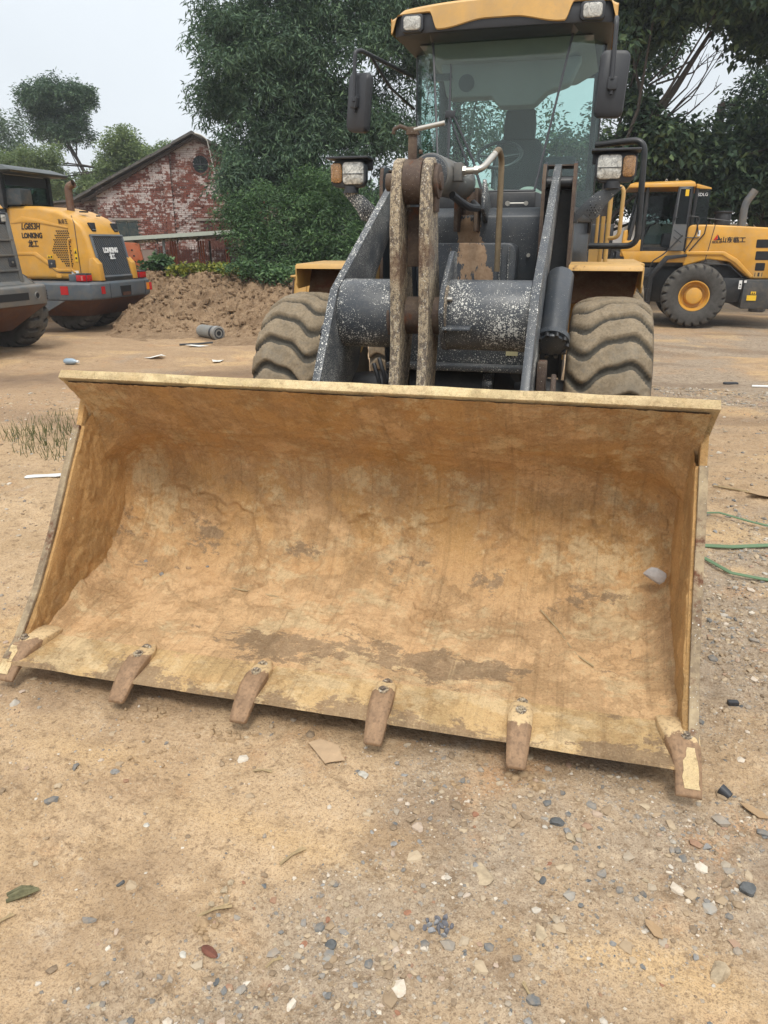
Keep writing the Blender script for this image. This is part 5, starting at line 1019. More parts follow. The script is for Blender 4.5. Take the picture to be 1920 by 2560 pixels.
# ---- brick gable building
def brick_mat(name, dark=0):
    m = Mt(name, .9, 0, .25)
    pos = m.n('ShaderNodeNewGeometry').outputs['Position']; oi = m.n('ShaderNodeObjectInfo').outputs['Random']
    r = m.math('FRACT', m.math('ADD', m.math('MULTIPLY', m.island(), 7.31), m.math('MULTIPLY', oi, 3.77)))
    k = 1 - dark
    c = m.ramp(r, (0, (.12 * k, .045 * k, .035 * k)), (.3, (.20 * k, .068 * k, .048 * k)), (.6, (.17 * k, .07 * k, .055 * k)), (.85, (.25 * k, .092 * k, .058 * k)), (1, (.085 * k, .048 * k, .042 * k)))
    n = m.noise(.75, 7, .72, pos, dist=.3); n2 = m.noise(7, 6, .78, m.scale((1, 1, .5)) if 0 else pos)
    wv = m.math('ADD', m.math('ADD', n, m.math('MULTIPLY', m.math('SUBTRACT', n2, .5), 1.0)), m.math('MULTIPLY', m.math('SUBTRACT', r, .5), .16))
    c = m.mix(m.ramp(wv, (.48 + .2 * dark, 0), (.56 + .2 * dark, .8)), c, (.55, .50, .48))
    c = m.mix(m.ramp(m.noise(1.4, 5, .6, pos), (.5, 0), (.75, .6)), c, (.075, .05, .042))
    m.base(c); m.bump(m.noise(40, 4, .6, pos), .4, .01); return m.m
BRICKM = brick_mat('whitewashed_brick'); BRICKD = brick_mat('sooty_brick', .45)
MORTAR = plain('lime_mortar', (.22, .17, .145), .95)
BD = bthing('brick_building', 'old red brick gable building with peeling whitewash and a round attic window', 'building', -7.1, 31)
AP, EV = (-7.12, 5.58), 3.40; SL = .48
def ztop(s): return AP[1] - abs(s - AP[0]) * SL
part('wall', sd(MB().prism([(-11.08, 0), (-3.16, 0), (-3.16, ztop(-3.16)), AP, (-11.08, ztop(-11.08))], 31.0, 31.3, 'y')), MORTAR, BD)
WALL = BD.children[0]
Lw, Hc = .25, .0735
bm_box = MB().box(-Lw / 2 + .006, Lw / 2 - .006, -.05, .016, .006, Hc - .006)
brick_me = bpy.data.meshes.new('brick'); brick_me.from_pydata(bm_box.v, [], bm_box.f); brick_me.materials.append(BRICKM)
rest = MB(); ind = []
RW, RWR = (-6.96, 4.60), .30
wins = [(-10.42, -9.57, 1.2, 2.62), (-7.17, -5.75, 1.2, 2.60)]
rng = random.Random(11); row = 0; z = 1.55
while z < 5.6:
    hd_ = row % 2; step = Lw; s = -11.08 + (step / 2 if not hd_ else step)
    while s < -4.4:
        ok = z + Hc < ztop(s) - .03 and not (-8.42 < s < -8.12)
        if (s - RW[0]) ** 2 + (z + Hc / 2 - RW[1]) ** 2 < (RWR + .07) ** 2: ok = False
        for a, b, c, d in wins:
            if a - .10 < s < b + .10 and c < z < d + .0: ok = False
        if ok: ind.append((s, z))
        s += step
    z += Hc; row += 1
ind.sort(key=lambda p: abs(p[0] + 9.0) + abs(p[1] - 3.1) * 1.2)
for k, (s, z) in enumerate(ind):
    dz = rng.uniform(-.004, .006)
    if k < 300:
        o = link('brick', brick_me, None, WALL); o.location = BD.matrix_basis.inverted() @ Vector(B(s, 31.0 + dz, z)); o.rotation_euler = (0, 0, rng.uniform(-.01, .01))
    else: rest.box(s - Lw / 2 + .006, s + Lw / 2 - .006, 30.984 + dz, 31.05, z + .006, z + Hc - .006)
part('brick_courses', sd(rest), BRICKM, WALL, smooth=0)['kind'] = 'stuff'
pm = MB(); z = 1.2
part('pilaster', sd(MB().box(-8.41, -8.13, 30.90, 31.0, 0, ztop(-8.27) - .1)), MORTAR, BD); k = 0
while z < ztop(-8.27) - .2:
    if k % 2: pm.box(-8.418, -8.122, 30.885, 30.95, z + .006, z + Hc - .006)
    else: pm.box(-8.418, -8.277, 30.885, 30.95, z + .006, z + Hc - .006).box(-8.265, -8.122, 30.885, 30.95, z + .006, z + Hc - .006)
    z += Hc; k += 1
part('pilaster_bricks', sd(pm), BRICKM, BD, smooth=0)['kind'] = 'stuff'
rwn = part('round_window', sd(MB().loft([[(RW[0] + r * math.cos(2 * math.pi * k / 28), d, RW[1] + r * math.sin(2 * math.pi * k / 28)) for k in range(28)] for r, d in ((RWR + .085, 31.0), (RWR + .085, 30.96), (RWR, 30.96), (RWR, 31.0))], cap=False)), BRICKD, BD)
part('pane', sd(MB().loft([[(RW[0] + RWR * math.cos(2 * math.pi * k / 28), d, RW[1] + RWR * math.sin(2 * math.pi * k / 28)) for k in range(28)] for d in (30.985, 31.0)])), GLASSD, rwn)
part('glazing_bar', sd(MB().box(RW[0] - .012, RW[0] + .012, 30.97, 30.986, RW[1] - RWR, RW[1] + RWR).box(RW[0] - RWR, RW[0] + RWR, 30.972, 30.985, RW[1] - .012, RW[1] + .012)), BLACKM, rwn)
WGREEN = painted('dark_green_window_paint', (.02, .035, .033), .5, dusty=.3)
wd = part('window', sd(MB().box(-10.42, -9.57, 30.98, 31.05, 1.2, 2.62)), WGREEN, BD)
part('pane', sd(MB().box(-10.38, -10.02, 30.974, 30.979, 1.25, 2.58).box(-9.98, -9.61, 30.974, 30.979, 1.25, 2.58)), painted('dark_teal_glass', (.018, .035, .036), .12, dusty=.2, bumps=0), wd)
part('mullion', sd(MB().box(-10.02, -9.98, 30.955, 30.974, 1.22, 2.60).box(-10.42, -9.57, 30.955, 30.974, 2.56, 2.61)), WGREEN, wd); part('lintel', sd(MB().box(-10.55, -9.45, 30.94, 31.0, 2.625, 2.70)), plain('grey_concrete_lintel', (.26, .235, .21), .9), wd)
wd = part('bricked_window', sd(MB().box(-7.17, -5.75, 31.005, 31.05, 1.2, 2.60)), BRICKD, BD); bm_ = MB(); z = 1.5; k = 0
while z < 2.56:
    s = -7.15 + (.12 if k % 2 else 0)
    while s < -5.9: bm_.box(s, s + .238, 30.99, 31.02, z, z + .062); s += .25
    z += Hc; k += 1
part('infill_bricks', sd(bm_), BRICKD, wd, smooth=0)['kind'] = 'stuff'; part('lintel', sd(MB().box(-7.3, -5.6, 30.94, 31.0, 2.605, 2.69)), plain('grey_lintel', (.25, .22, .19), .9), wd)
ROOFM = painted('weathered_roof_sheet', (.085, .082, .078), .85, dust=(.17, .15, .12), dusty=.5)
for sg in (-1, 1):
    for k in range(6):
        a, b = k * .80, (k + 1) * .80 - .012; s0, s1 = AP[0] + sg * a, AP[0] + sg * b
        z0, z1 = AP[1] + .04 - a * SL, AP[1] + .04 - b * SL; up = rng.uniform(-.015, .015)
        part('roof_sheet', sd(MB().loft([[(s0, 30.62, z0 - .02 + up), (s1, 30.62, z1 - .02 + up), (s1, 30.62, z1 + .075 + up), (s0, 30.62, z0 + .075 + up)], [(s0, 44, z0 - .02), (s1, 44, z1 - .02), (s1, 44, z1 + .075), (s0, 44, z0 + .075)]])), ROOFM, BD, smooth=0)
part('gable_purlin', sd(MB().prism([(-11.6, 3.33), (AP[0], AP[1] - .02), (-2.6, 3.33), (-2.6, 3.22), (AP[0], AP[1] - .14), (-11.6, 3.22)], 30.8, 30.9, 'y')), plain('dark_rafter', (.06, .045, .035), .9), BD)
part('conduit', sd(MB().tube(fillet([(-7.0, 30.55, 5.62), (-6.75, 30.55, 5.55), (-6.56, 30.6, 5.40), (-6.48, 30.9, 4.6), (-6.42, 30.93, 4.1)], .1), .022, 8)), plain('white_conduit', (.6, .6, .57), .5), BD)
part('side_wing', sd(MB().prism([(-13.4, 0), (-11.085, 0), (-11.085, 3.36), (-13.4, 3.12)], 31.25, 31.5, 'y')), MORTAR, BD); bm_ = MB(); z = 2.3; k = 0
while z < 3.3:
    s = -13.35 + (.12 if k % 2 else 0)
    while s < -11.35:
        if z + .07 < 3.12 + (s + 13.4) * .104 - .02: bm_.box(s, s + .238, 31.23, 31.26, z, z + .062)
        s += .25
    z += Hc; k += 1
part('wing_bricks', sd(bm_), BRICKD, BD, smooth=0)['kind'] = 'stuff'
part('wing_roof', sd(MB().loft([[(-13.6, 31.0, 3.17), (-11.0, 31.0, 3.42), (-11.0, 31.0, 3.50), (-13.6, 31.0, 3.23)], [(-13.6, 36, 3.17), (-11.0, 36, 3.42), (-11.0, 36, 3.50), (-13.6, 36, 3.23)]])), ROOFM, BD)

# ---- open shed with its mesh pens
SH = bthing('lean_to_shed', 'low open shed of pale green roofing sheets over wire mesh pens before the brick building', 'shed', -5.5, 23)
SHM = painted('pale_green_roof_sheet', (.27, .30, .25), .6, dust=(.2, .17, .12), dusty=.5)
def shz(s, d): return 1.90 + (s + 7.2) * .058 - (d - 22) * .035
for k in range(9):
    s0 = -7.35 + k * .46; s1 = s0 + .452; n = 9; top = []
    prof = [(s0 + (s1 - s0) * i / (n - 1), .014 * math.cos(i * math.pi)) for i in range(n)]
    rings = [[(s - (d - 22) * .28, d, shz(s, d) + o) for s, o in prof] + [(s - (d - 22) * .28, d, shz(s, d) + o - .012) for s, o in prof[::-1]] for d in (21.9, 25.2)]
    part('roof_sheet', sd(MB().loft(rings)), SHM, SH, smooth=0)
part('fascia', sd(MB().loft([[(s, d, shz(s, 22) - .035 + z) for d, z in ((21.84, 0), (21.88, 0), (21.88, .10), (21.84, .10))] for s in (-7.4, -3.2)])), plain('pale_green_fascia', (.42, .45, .38), .6), SH)
part('eaves_beam', sd(MB().loft([[(s, d, shz(s, 22) - .06 + z) for d, z in ((22.0, 0), (22.06, 0), (22.06, .05), (22.0, .05))] for s in (-7.3, -3.3)])), painted('grey_angle_iron', (.12, .125, .115), .6, dusty=.4), SH)
for k in range(6):
    s = -6.95 + k * .62; part('purlin', sd(MB().loft([[(s - (d - 22) * .28 + o, d, shz(s, d) - .03 - z) for o, z in ((-.02, 0), (.02, 0), (.02, .05), (-.02, .05))] for d in (21.85, 25.0)])), plain('dark_purlin', (.035, .035, .032), .8), SH)
POSTM = painted('grey_post_paint', (.24, .26, .26), .6, dusty=.3); OR = painted('orange_post_paint', (.42, .085, .02), .6, dusty=.3, rust=.1)
part('post', sd(MB().cyl((-6.16, 22.05, 0), (-6.16, 22.05, 1.88), .04, 12)), POSTM, SH)
for s in (-5.35, -4.75, -4.0): part('post', sd(MB().cyl((s, 24.2, 0), (s, 24.2, 1.86), .03, 10)), painted('dark_post_paint', (.05, .05, .05), .7), SH)
for s in (-6.02, -5.22, -4.44):
    for k in (0, 1, 2): part('orange_post', sd(MB().cyl((s + .045 * k - .05, 22.6 + .02 * k, .1), (s + .07 * k - .10, 22.6, 1.86), .026, 8)), OR, SH)
fm = MB()
for i in range(46): s = -7.0 + i * .085; fm.tube([(s, 24.5, .2), (s, 24.5, 1.7)], .007, 4)
for i in range(15): z = .3 + i * .09; fm.tube([(-7.0, 24.49, z), (-3.2, 24.49, z)], .006, 4)
part('pen_mesh', sd(fm), painted('rusty_wire', (.10, .05, .035), .8), SH, smooth=0)['kind'] = 'stuff'
part('pen_back', sd(MB().box(-7.6, -3.0, 26.2, 26.35, 0, 1.6)), BRICKD, SH)
LB = bthing('hanging_bulb', 'white bulb hanging under the shed roof behind the orange plate', 'light bulb', -6.55, 22.6, 1.55)
part('bulb', sd(MB().tube([(-6.55, 22.6, 1.50), (-6.55, 22.6, 1.54), (-6.55, 22.6, 1.60), (-6.55, 22.6, 1.66)], [.02, .05, .045, .018], 12)), WHITE, LB); part('flex', sd(MB().cyl((-6.55, 22.6, 1.66), (-6.55, 22.6, 1.84), .008, 6)), BLACKM, LB)
OP = bthing('steel_plate', 'orange painted steel plate with square bolt holes standing under the shed', 'steel plate', -6.95, 21.6)
part('plate', sd(MB().prism([(-7.35, .4), (-6.70, .4), (-6.62, 1.25), (-6.72, 1.80), (-7.35, 1.84)], 21.6, 21.68, 'y')), painted('orange_plate_paint', (.40, .085, .02), .6, dusty=.35, rust=.12), OP, bev=.01)
for s, z in ((-6.92, 1.62), (-6.88, 1.47), (-6.87, 1.32), (-7.17, 1.6), (-7.14, 1.45), (-7.10, 1.3)): part('bolt_hole', sd(MB().box(s - .024, s + .024, 21.593, 21.605, z - .02, z + .02)), DARK, OP)

# ---- bank of dug earth
def mound_h(s, d):
    e = np.exp(-(np.abs((s + 5.2) / 4.9) ** 3.2 + np.abs((d - 20.0) / 3.0) ** 3)) * .98
    e += .40 * np.exp(-(((s + 2.2) / 1.0) ** 2 + ((d - 16.2) / 1.5) ** 2)) + .25 * np.exp(-(((s + 6.0) / 2.6) ** 2 + ((d - 16.6) / .8) ** 2)) * fbm(s, d, 4, 2)
    e = e * (1 - (1 - sstep(-6.1, -5.0, s + .15 * np.sin(d * 2))) * (1 - sstep(18.7, 19.8, d)))
    n = fbm(s * 1.1, d * 1.1, 101, 5, .6) - .5
    l = np.maximum(0, fbm(s * 4.2, d * 4.2, 111, 4, .6) - .42)
    l2 = np.maximum(0, fbm(s * 10, d * 10, 121, 3, .6) - .45)
    return e * (1 + .35 * n) + (.55 * l + .28 * l2) * sstep(.03, .35, e) - .05
def make_mound():
    s = np.linspace(-12, 1.0, 420); d = np.linspace(13.6, 23.5, 330); SS, DD = np.meshgrid(s, d); Z = mound_h(SS, DD)
    SS = SS + (fbm(SS * 5, DD * 5, 131, 3) - .5) * .10; DD = DD + (fbm(SS * 5, DD * 5, 141, 3) - .5) * .18
    X = CAM[0] + SS * RX + DD * NX; Y = CAM[1] + SS * RY + DD * NY; keep = Z
    m = Mt('dug_earth', .97, 0, .15); a = m.noise(1.3, 6, .65); b = m.noise(7, 6, .7); c_ = m.noise(40, 5, .7)
    c = m.mix(m.ramp(a, (.35, 0), (.65, 1)), (.20, .13, .078), (.29, .195, .118)); c = m.mix(m.ramp(b, (.46, 0), (.74, .7)), c, (.40, .29, .18)); c = m.mix(m.ramp(b, (.28, .8), (.45, 0)), c, (.11, .07, .04)); c = m.mix(m.ramp(c_, (.35, .6), (.55, 0)), c, (.10, .065, .035))
    m.base(c); m.bump(b, .5, .08).bump(c_, .6, .02)
    loc = np.array(B(-5, 17)); P = np.stack([X, Y, Z], -1)
    n_, k_ = SS.shape; i = np.arange(n_ - 1)[:, None] * k_; j = np.arange(k_ - 1)[None]
    f = np.stack([i + j, i + j + 1, i + k_ + j + 1, i + k_ + j], -1).reshape(-1, 4)
    o = link('dirt_pile', npmesh('dirt_pile', P.reshape(-1, 3) - loc, f, True), m.m); o.location = loc
    o['label'] = 'long bank of dug brown earth heaped before the shed and the trees'; o['category'] = 'dirt pile'
    rng = np.random.default_rng(8); V, F = ico(); n = 6000
    s = rng.uniform(-10, -1, n); d = rng.uniform(14.6, 20.2, n); h = mound_h(s, d); k = (h > .05) & (rng.uniform(0, 1, n) < .35 + h); s, d, h = s[k], d[k], h[k]; n = len(s)
    sz = np.exp(rng.normal(math.log(.026), .55, n)).clip(.010, .13)
    Pv = V[None] * (1 + rng.uniform(-.35, .35, (n, len(V), 1))) * (sz[:, None] * rng.uniform(.6, 1.3, (n, 3)))[:, None, :]
    Pv = Pv + np.stack([CAM[0] + s * RX + d * NX, CAM[1] + s * RY + d * NY, h + sz * .25], -1)[:, None, :] - loc
    c = link('clods', npmesh('clods', Pv.reshape(-1, 3), (F[None] + (np.arange(n) * len(V))[:, None, None]).reshape(-1, 3), False), m.m, o); c['kind'] = 'stuff'
make_mound()

# ---- foliage
def leaf_mat(name, c1, c2, c3, tr=.25):
    m = Mt(name, .55, 0, .35); r = m.island(); g = m.noise(.9, 3, .5)
    c = m.ramp(r, (0, c1), (.55, c2), (.9, c3), (1, tuple(x * 1.5 for x in c3))); c = m.mix(m.ramp(g, (.3, .45), (.7, 0)), c, tuple(x * .55 for x in c1))
    m.base(c); t = m.n('ShaderNodeBsdfTranslucent'); m.t.links.new(c, t.inputs[0]); x = m.n('ShaderNodeMixShader'); x.inputs[0].default_value = tr
    m.t.links.new(m.b.outputs[0], x.inputs[1]); m.t.links.new(t.outputs[0], x.inputs[2]); m.t.links.new(x.outputs[0], m.t.nodes['Material Output'].inputs[0]); return m.m
DKLEAF = leaf_mat('dark_evergreen_leaf', (.058, .108, .066), (.088, .150, .086), (.14, .215, .11))
MDLEAF = leaf_mat('mid_green_leaf', (.056, .115, .048), (.09, .17, .066), (.145, .24, .085))
RTLEAF = leaf_mat('broad_dark_leaf', (.038, .070, .046), (.062, .108, .060), (.12, .175, .075), .3)
LTLEAF = leaf_mat('light_green_leaf', (.13, .19, .08), (.19, .26, .105), (.26, .32, .13), .4)
PLLEAF = leaf_mat('pale_grey_green_leaf', (.10, .155, .095), (.14, .20, .12), (.18, .24, .14), .4)
YLLEAF = leaf_mat('yellow_green_leaf', (.12, .16, .03), (.24, .27, .045), (.38, .36, .06), .35)
GRLEAF = leaf_mat('grass_blade', (.07, .09, .03), (.12, .13, .05), (.22, .19, .09), .3)
BARK = plain('dark_bark', (.055, .045, .038), .95, bumps=.5)
def leaves_np(rng, centres, per, rc, ln, wd, droop, twig=0):
    n = len(centres) * per; C = np.repeat(centres, per, 0)
    off = rng.normal(0, 1, (n, 3)); off /= np.linalg.norm(off, axis=1)[:, None]; off *= rc * rng.uniform(.15, 1, (n, 1)) ** .6; off[:, 2] *= .75
    p = C + off
    a = rng.uniform(0, 2 * np.pi, n); e = rng.normal(-droop, .45, n)
    d = np.stack([np.cos(a) * np.cos(e), np.sin(a) * np.cos(e), np.sin(e)], -1); d = d * .75 + off / rc * .5; d /= np.linalg.norm(d, axis=1)[:, None]
    sd_ = np.cross(d, rng.normal(0, .5, (n, 3)) + np.array([0, 0, 1.0])); sd_ /= np.linalg.norm(sd_, axis=1)[:, None] + 1e-9
    l = ln * rng.uniform(.6, 1.25, (n, 1)); w_ = wd * rng.uniform(.7, 1.2, (n, 1)); up = np.cross(sd_, d)
    v = np.stack([p, p + d * l * .45 + sd_ * w_ * .5 + up * w_ * .15, p + d * l - up * l * .08, p + d * l * .45 - sd_ * w_ * .5 + up * w_ * .15], 1)
    f = np.arange(n * 4).reshape(-1, 4); return v.reshape(-1, 3), f
def tree(name, label, cat, s, d, blobs, ncl, per, rc, ln, wd, droop, mat, trunk=None, seed=1, holes=.42, limbs=8, group=None, shell=.5, cut=None):
    """blobs: (s,d,z,rs,rd,rz,weight); leaves hang in clumps around points spread through the blobs"""
    rng = np.random.default_rng(seed); t = bthing(name, label, cat, s, d, 0, group); wts = np.array([b[6] if len(b) > 6 else b[3] * b[5] for b in blobs]); wts = wts / wts.sum(); pts = []
    while sum(len(p) for p in pts) < ncl:
        k = rng.choice(len(blobs), p=wts, size=ncl); bb = np.array([b[:6] for b in blobs])[k]
        u = rng.normal(0, 1, (ncl, 3)); u /= np.linalg.norm(u, axis=1)[:, None]; u *= (rng.uniform(0, 1, (ncl, 1)) ** (shell))
        q = bb[:, :3] + u * bb[:, 3:6] * (1 + .35 * (fbm(u[:, 0] * 2.3 + k * 5, u[:, 2] * 2.3 + u[:, 1], seed, 3)[:, None] - .5))
        g = fbm(q[:, 0] * .9 + q[:, 1] * .5, q[:, 2] * .9 - q[:, 1] * .4, seed + 50, 3); q = q[g > holes]
        if cut is not None: q = q[~cut(q)]
        q = q[q[:, 2] > .15]; pts.append(q)
    q = np.vstack(pts)[:ncl]; v, f = leaves_np(rng, q, per, rc, ln, wd, droop)
    base = np.array(B(s, d)); x = v[:, 0] - s; y = v[:, 1] - d   # local frame of the rotated empty is (s, d, z)
    c = link('crown', npmesh('crown', np.stack([x, y, v[:, 2]], -1), f, False), mat, t); c['kind'] = 'stuff'
    tm = MB(); tr = trunk or [(s, d, 0, .25), (s + .1, d, 2, .2), (s, d, 5, .1)]
    tm.tube([p[:3] for p in tr], [p[3] for p in tr], 9); r2 = random.Random(seed)
    for k in range(limbs):
        e_ = q[r2.randrange(len(q))]; i = r2.randrange(1, len(tr)); a = np.array(tr[i][:3]); mid = (a + e_) / 2 + np.array([r2.uniform(-.3, .3), r2.uniform(-.3, .3), r2.uniform(-.1, .4)]); rr = min(.07, tr[i][3] * .5)
        tm.tube([a, a * .5 + mid * .5 + np.array([0, 0, .1]), mid, e_], [rr, rr * .8, rr * .55, rr * .12], 6)
    part('trunk', sd(tm), BARK, t); return t
tree('evergreen_tree', 'tall dark evergreen tree with drooping leaves left of the loader cab', 'tree', -2.2, 24.5,
     [(-2.6, 24.5, 9.0, 2.6, 2.2, 2.2), (-3.2, 24, 6.4, 2.3, 2, 1.7), (-1.0, 24.5, 6.2, 2.8, 2, 2.2), (-3.0, 23.6, 4.2, 2.0, 1.8, 1.5), (-.6, 23.8, 4.0, 2.4, 1.8, 1.6), (.9, 25, 8.4, 2.4, 2, 2.0), (-4.3, 24, 7.5, 1.0, 1, .9), (-4.6, 24, 5.6, .95, 1, .7), (-4.0, 22.6, 3.3, .9, .8, .9)],
     2500, 46, .34, .20, .05, .5, DKLEAF, [(-2.2, 24.8, 0, .32), (-2.1, 24.8, 2.5, .27), (-2.4, 24.7, 5, .2), (-2.2, 24.6, 8, .1)], 3, .405)
tree('leafy_shrub', 'mid green feathery shrub growing out of the dirt bank beside the front wheel', 'shrub', -2.9, 20.6,
     [(-2.4, 20.6, 1.9, 1.2, 1.2, 1.0), (-3.3, 20.4, 1.6, .75, .8, .7), (-1.6, 20.8, 2.7, 1.3, 1, 1.0), (-2.6, 20.8, 2.9, .9, .8, .6), (-3.7, 20.6, 2.4, .7, .6, .7)], 760, 40, .22, .13, .035, .15, MDLEAF, [(-2.4, 20.8, .6, .06), (-2.3, 20.8, 1.5, .05), (-2.2, 20.8, 2.6, .03)], 5, .34)
tree('leafy_shrub', 'low bright green bush at the foot of the dark tree behind the left fender', 'shrub', -1.0, 20.0,
     [(-1.2, 20.0, 1.5, 1.1, .9, .9), (.1, 20.3, 1.9, 1.2, .9, 1.0), (-2.6, 19.8, 1.05, .8, .7, .55)], 420, 40, .22, .14, .04, .2, MDLEAF, [(-1, 20, .3, .05), (-1, 20, 1.4, .04), (-.9, 20, 2.0, .02)], 6, .34)
def gapcut2(q):
    u, z = q[:, 0], q[:, 2]; return ((u - 10.2) / 1.45) ** 2 + ((z - 6.7 - .35 * (u - 10.2)) / 1.15) ** 2 < 1
def gapcut(q):   # open sky between two boughs of the tree
    u, z = q[:, 0], q[:, 2]; return ((u - 7.55) / .95) ** 2 + ((z - 5.45 - .35 * (u - 7.5)) / .75) ** 2 < 1
tree('evergreen_tree', 'thin leafed tree standing behind the loader cab with sky showing through', 'tree', 2.2, 27.5,
     [(1.6, 27.5, 4.6, 2.2, 1.6, 1.6), (3.6, 27.5, 5.4, 2.2, 1.6, 1.8), (2.0, 27.5, 8.2, 2.8, 1.6, 1.8), (4.6, 27.5, 8.2, 2.2, 1.6, 1.8), (3.2, 27, 2.8, 2.2, 1.5, .9)], 540, 22, .40, .18, .075, .3, DKLEAF, [(2.4, 27.5, 0, .3), (2.6, 27.5, 3, .22), (2.4, 27.5, 6, .14), (2.3, 27.5, 8.5, .07)], 9, .43, 14)
TR = tree('broadleaf_tree', 'large broad leafed tree with a leaning trunk and bare twigs against the white sky', 'tree', 6.0, 20,
     [(8.6, 19.5, 7.6, 2.6, 1.6, 1.2), (6.0, 20, 7.4, 1.5, 1.4, 1.2), (9.6, 19.2, 6.4, 1.3, 1.2, .7), (5.9, 20, 5.6, .85, 1.2, 1.0), (6.3, 20, 4.2, .8, 1.1, .8), (10.5, 20, 7.4, 1.5, 1.3, 1.2), (7.4, 20, 7.5, 1.5, 1.2, .8), (5.4, 20.4, 6.6, 1.0, 1, 1.2), (7.2, 20.3, 3.9, 1.1, 1, .7), (8.8, 20, 6.5, 1.0, 1, .6)],
     1500, 26, .36, .21, .12, .5, RTLEAF, [(5.2, 20.3, 0, .20), (5.35, 20.3, 1.8, .17), (5.75, 20.2, 3.4, .135), (6.35, 20.1, 4.4, .11), (6.9, 20, 5.2, .08), (7.6, 20, 6.4, .04)], 12, .38, 7, cut=gapcut)
tree('evergreen_tree', 'dark tree filling the back behind the broad leafed trees at the right', 'tree', 11.0, 27,
     [(8.0, 27, 7.6, 1.8, 1.5, 1.6), (12.2, 27, 9.0, 3.2, 1.5, 1.2), (13.0, 27, 5.6, 2.6, 1.5, 2.0), (7.6, 27.2, 4.6, 1.6, 1.3, 1.4), (10.4, 27, 3.9, 2.4, 1.4, 1.2), (9.0, 27, 9.2, 1.6, 1.2, 1.0)],
     1500, 28, .40, .18, .085, .35, RTLEAF, [(11, 27.3, 0, .25), (11, 27.2, 3, .2), (10.9, 27, 6, .12)], 40, .40, 6, cut=gapcut2)
bt_ = MB(); rb = random.Random(4)
for k in range(9):
    a = Vector((6.3 + rb.uniform(-.2, .7), 20.05, 4.5 + rb.uniform(-.3, .9))); e_ = a + Vector((rb.uniform(.7, 2.0), rb.uniform(-.2, .2), rb.uniform(.5, 1.6))); mm = (a + e_) / 2 + Vector((.1, 0, -.16))
    bt_.tube([a, mm, e_], [.026, .018, .006], 5)
    for j in range(3):
        t_ = rb.uniform(.3, .9); p = mm.lerp(e_, t_); bt_.tube([p, p + Vector((rb.uniform(-.1, .5), 0, rb.uniform(.1, .5)))], [.009, .004], 4)
part('bare_twigs', sd(bt_), BARK, TR)
tree('broadleaf_tree', 'dense dark broad leafed tree overhanging the parked yellow loader at the right edge', 'tree', 10.2, 21,
     [(9.6, 20.6, 4.0, 1.7, 1.5, 1.2), (11.0, 20.5, 4.6, 1.6, 1.5, 1.4), (8.3, 21, 3.7, 1.0, 1.1, .55), (9.4, 21, 3.0, 2.2, 1.2, .55), (7.2, 21.5, 3.6, 1.0, 1, .6), (10.4, 20.6, 5.5, .9, 1, .5)],
     850, 28, .34, .21, .13, .45, RTLEAF, [(10.4, 21.4, 0, .22), (10.3, 21.3, 2, .18), (10.2, 21, 4, .1)], 15, .36, 12)
tree('broadleaf_tree', 'smaller dark tree in the gap between the headlamp and the parked loader cab', 'tree', 6.6, 24,
     [(6.4, 24, 3.1, 1.3, 1, .75), (7.9, 24, 3.9, 1.3, 1, .6), (5.5, 24.2, 4.6, .9, .9, .9), (8.8, 24.4, 2.9, 1.5, .9, .5)], 330, 22, .34, .19, .11, .4, RTLEAF, [(6.6, 24.2, 0, .13), (6.6, 24.2, 2, .10), (6.7, 24, 3.4, .06)], 18, .40, 8)
tree('round_tree', 'dark round crowned tree on a leaning trunk rising above the left treetops', 'tree', -17.0, 45,
     [(-17.5, 45, 9.1, 1.9, 1.8, 1.0), (-18.7, 45, 8.5, 1.1, 1.2, .7), (-16.4, 45, 8.3, 1.0, 1.2, .75), (-17.4, 45, 7.4, 1.7, 1.2, .7), (-18.9, 45, 9.0, .75, 1, .6), (-16.2, 45, 9.2, .8, 1, .55)], 760, 32, .36, .20, .075, .2, DKLEAF, [(-15.2, 45, 0, .16), (-15.9, 45, 4.0, .13), (-16.9, 45, 6.2, .09), (-17.6, 45, 7.6, .07), (-17.6, 45, 8.8, .04)], 21, .37, 6)
tree('pale_tree', 'pale hazy green tree at the left edge of the photo', 'tree', -23.0, 50,
     [(-23.4, 50, 8.2, 1.9, 1.5, 1.3), (-22.2, 50, 6.4, 1.8, 1.5, 1.4), (-24, 50, 5.5, 2, 1.5, 1.5), (-20.6, 50, 5.4, 1.3, 1.2, 1.0)], 480, 28, .42, .20, .09, .2, PLLEAF, None, 24, .38, 10)
tree('light_tree', 'light green loosely leaved tree behind the left roof slope of the brick building', 'tree', -13.0, 40,
     [(-14.6, 40, 5.6, 1.7, 1.3, 1.1), (-12.6, 40, 6.2, 1.0, 1.1, .95), (-11.0, 40, 5.8, 1.3, 1.1, .7), (-9.6, 40, 5.75, 1.0, 1, .45), (-13.4, 40, 4.4, 2.4, 1.2, .9), (-15.9, 40, 4.6, 1.2, 1.1, 1.0), (-16.6, 40, 5.5, 1.5, 1, .8), (-18.6, 40.5, 5.3, 1.5, 1, .8), (-12.2, 40, 5.2, 1.9, 1, .9), (-20.6, 41, 5.0, 1.4, 1, .8), (-10.6, 40, 4.6, 1.8, 1.1, .7)], 1700, 28, .33, .18, .075, .15, LTLEAF, [(-13, 40, 0, .2), (-13, 40, 3, .15), (-12.7, 40, 5, .1), (-12.5, 40, 6.6, .04)], 27, .40, 16)
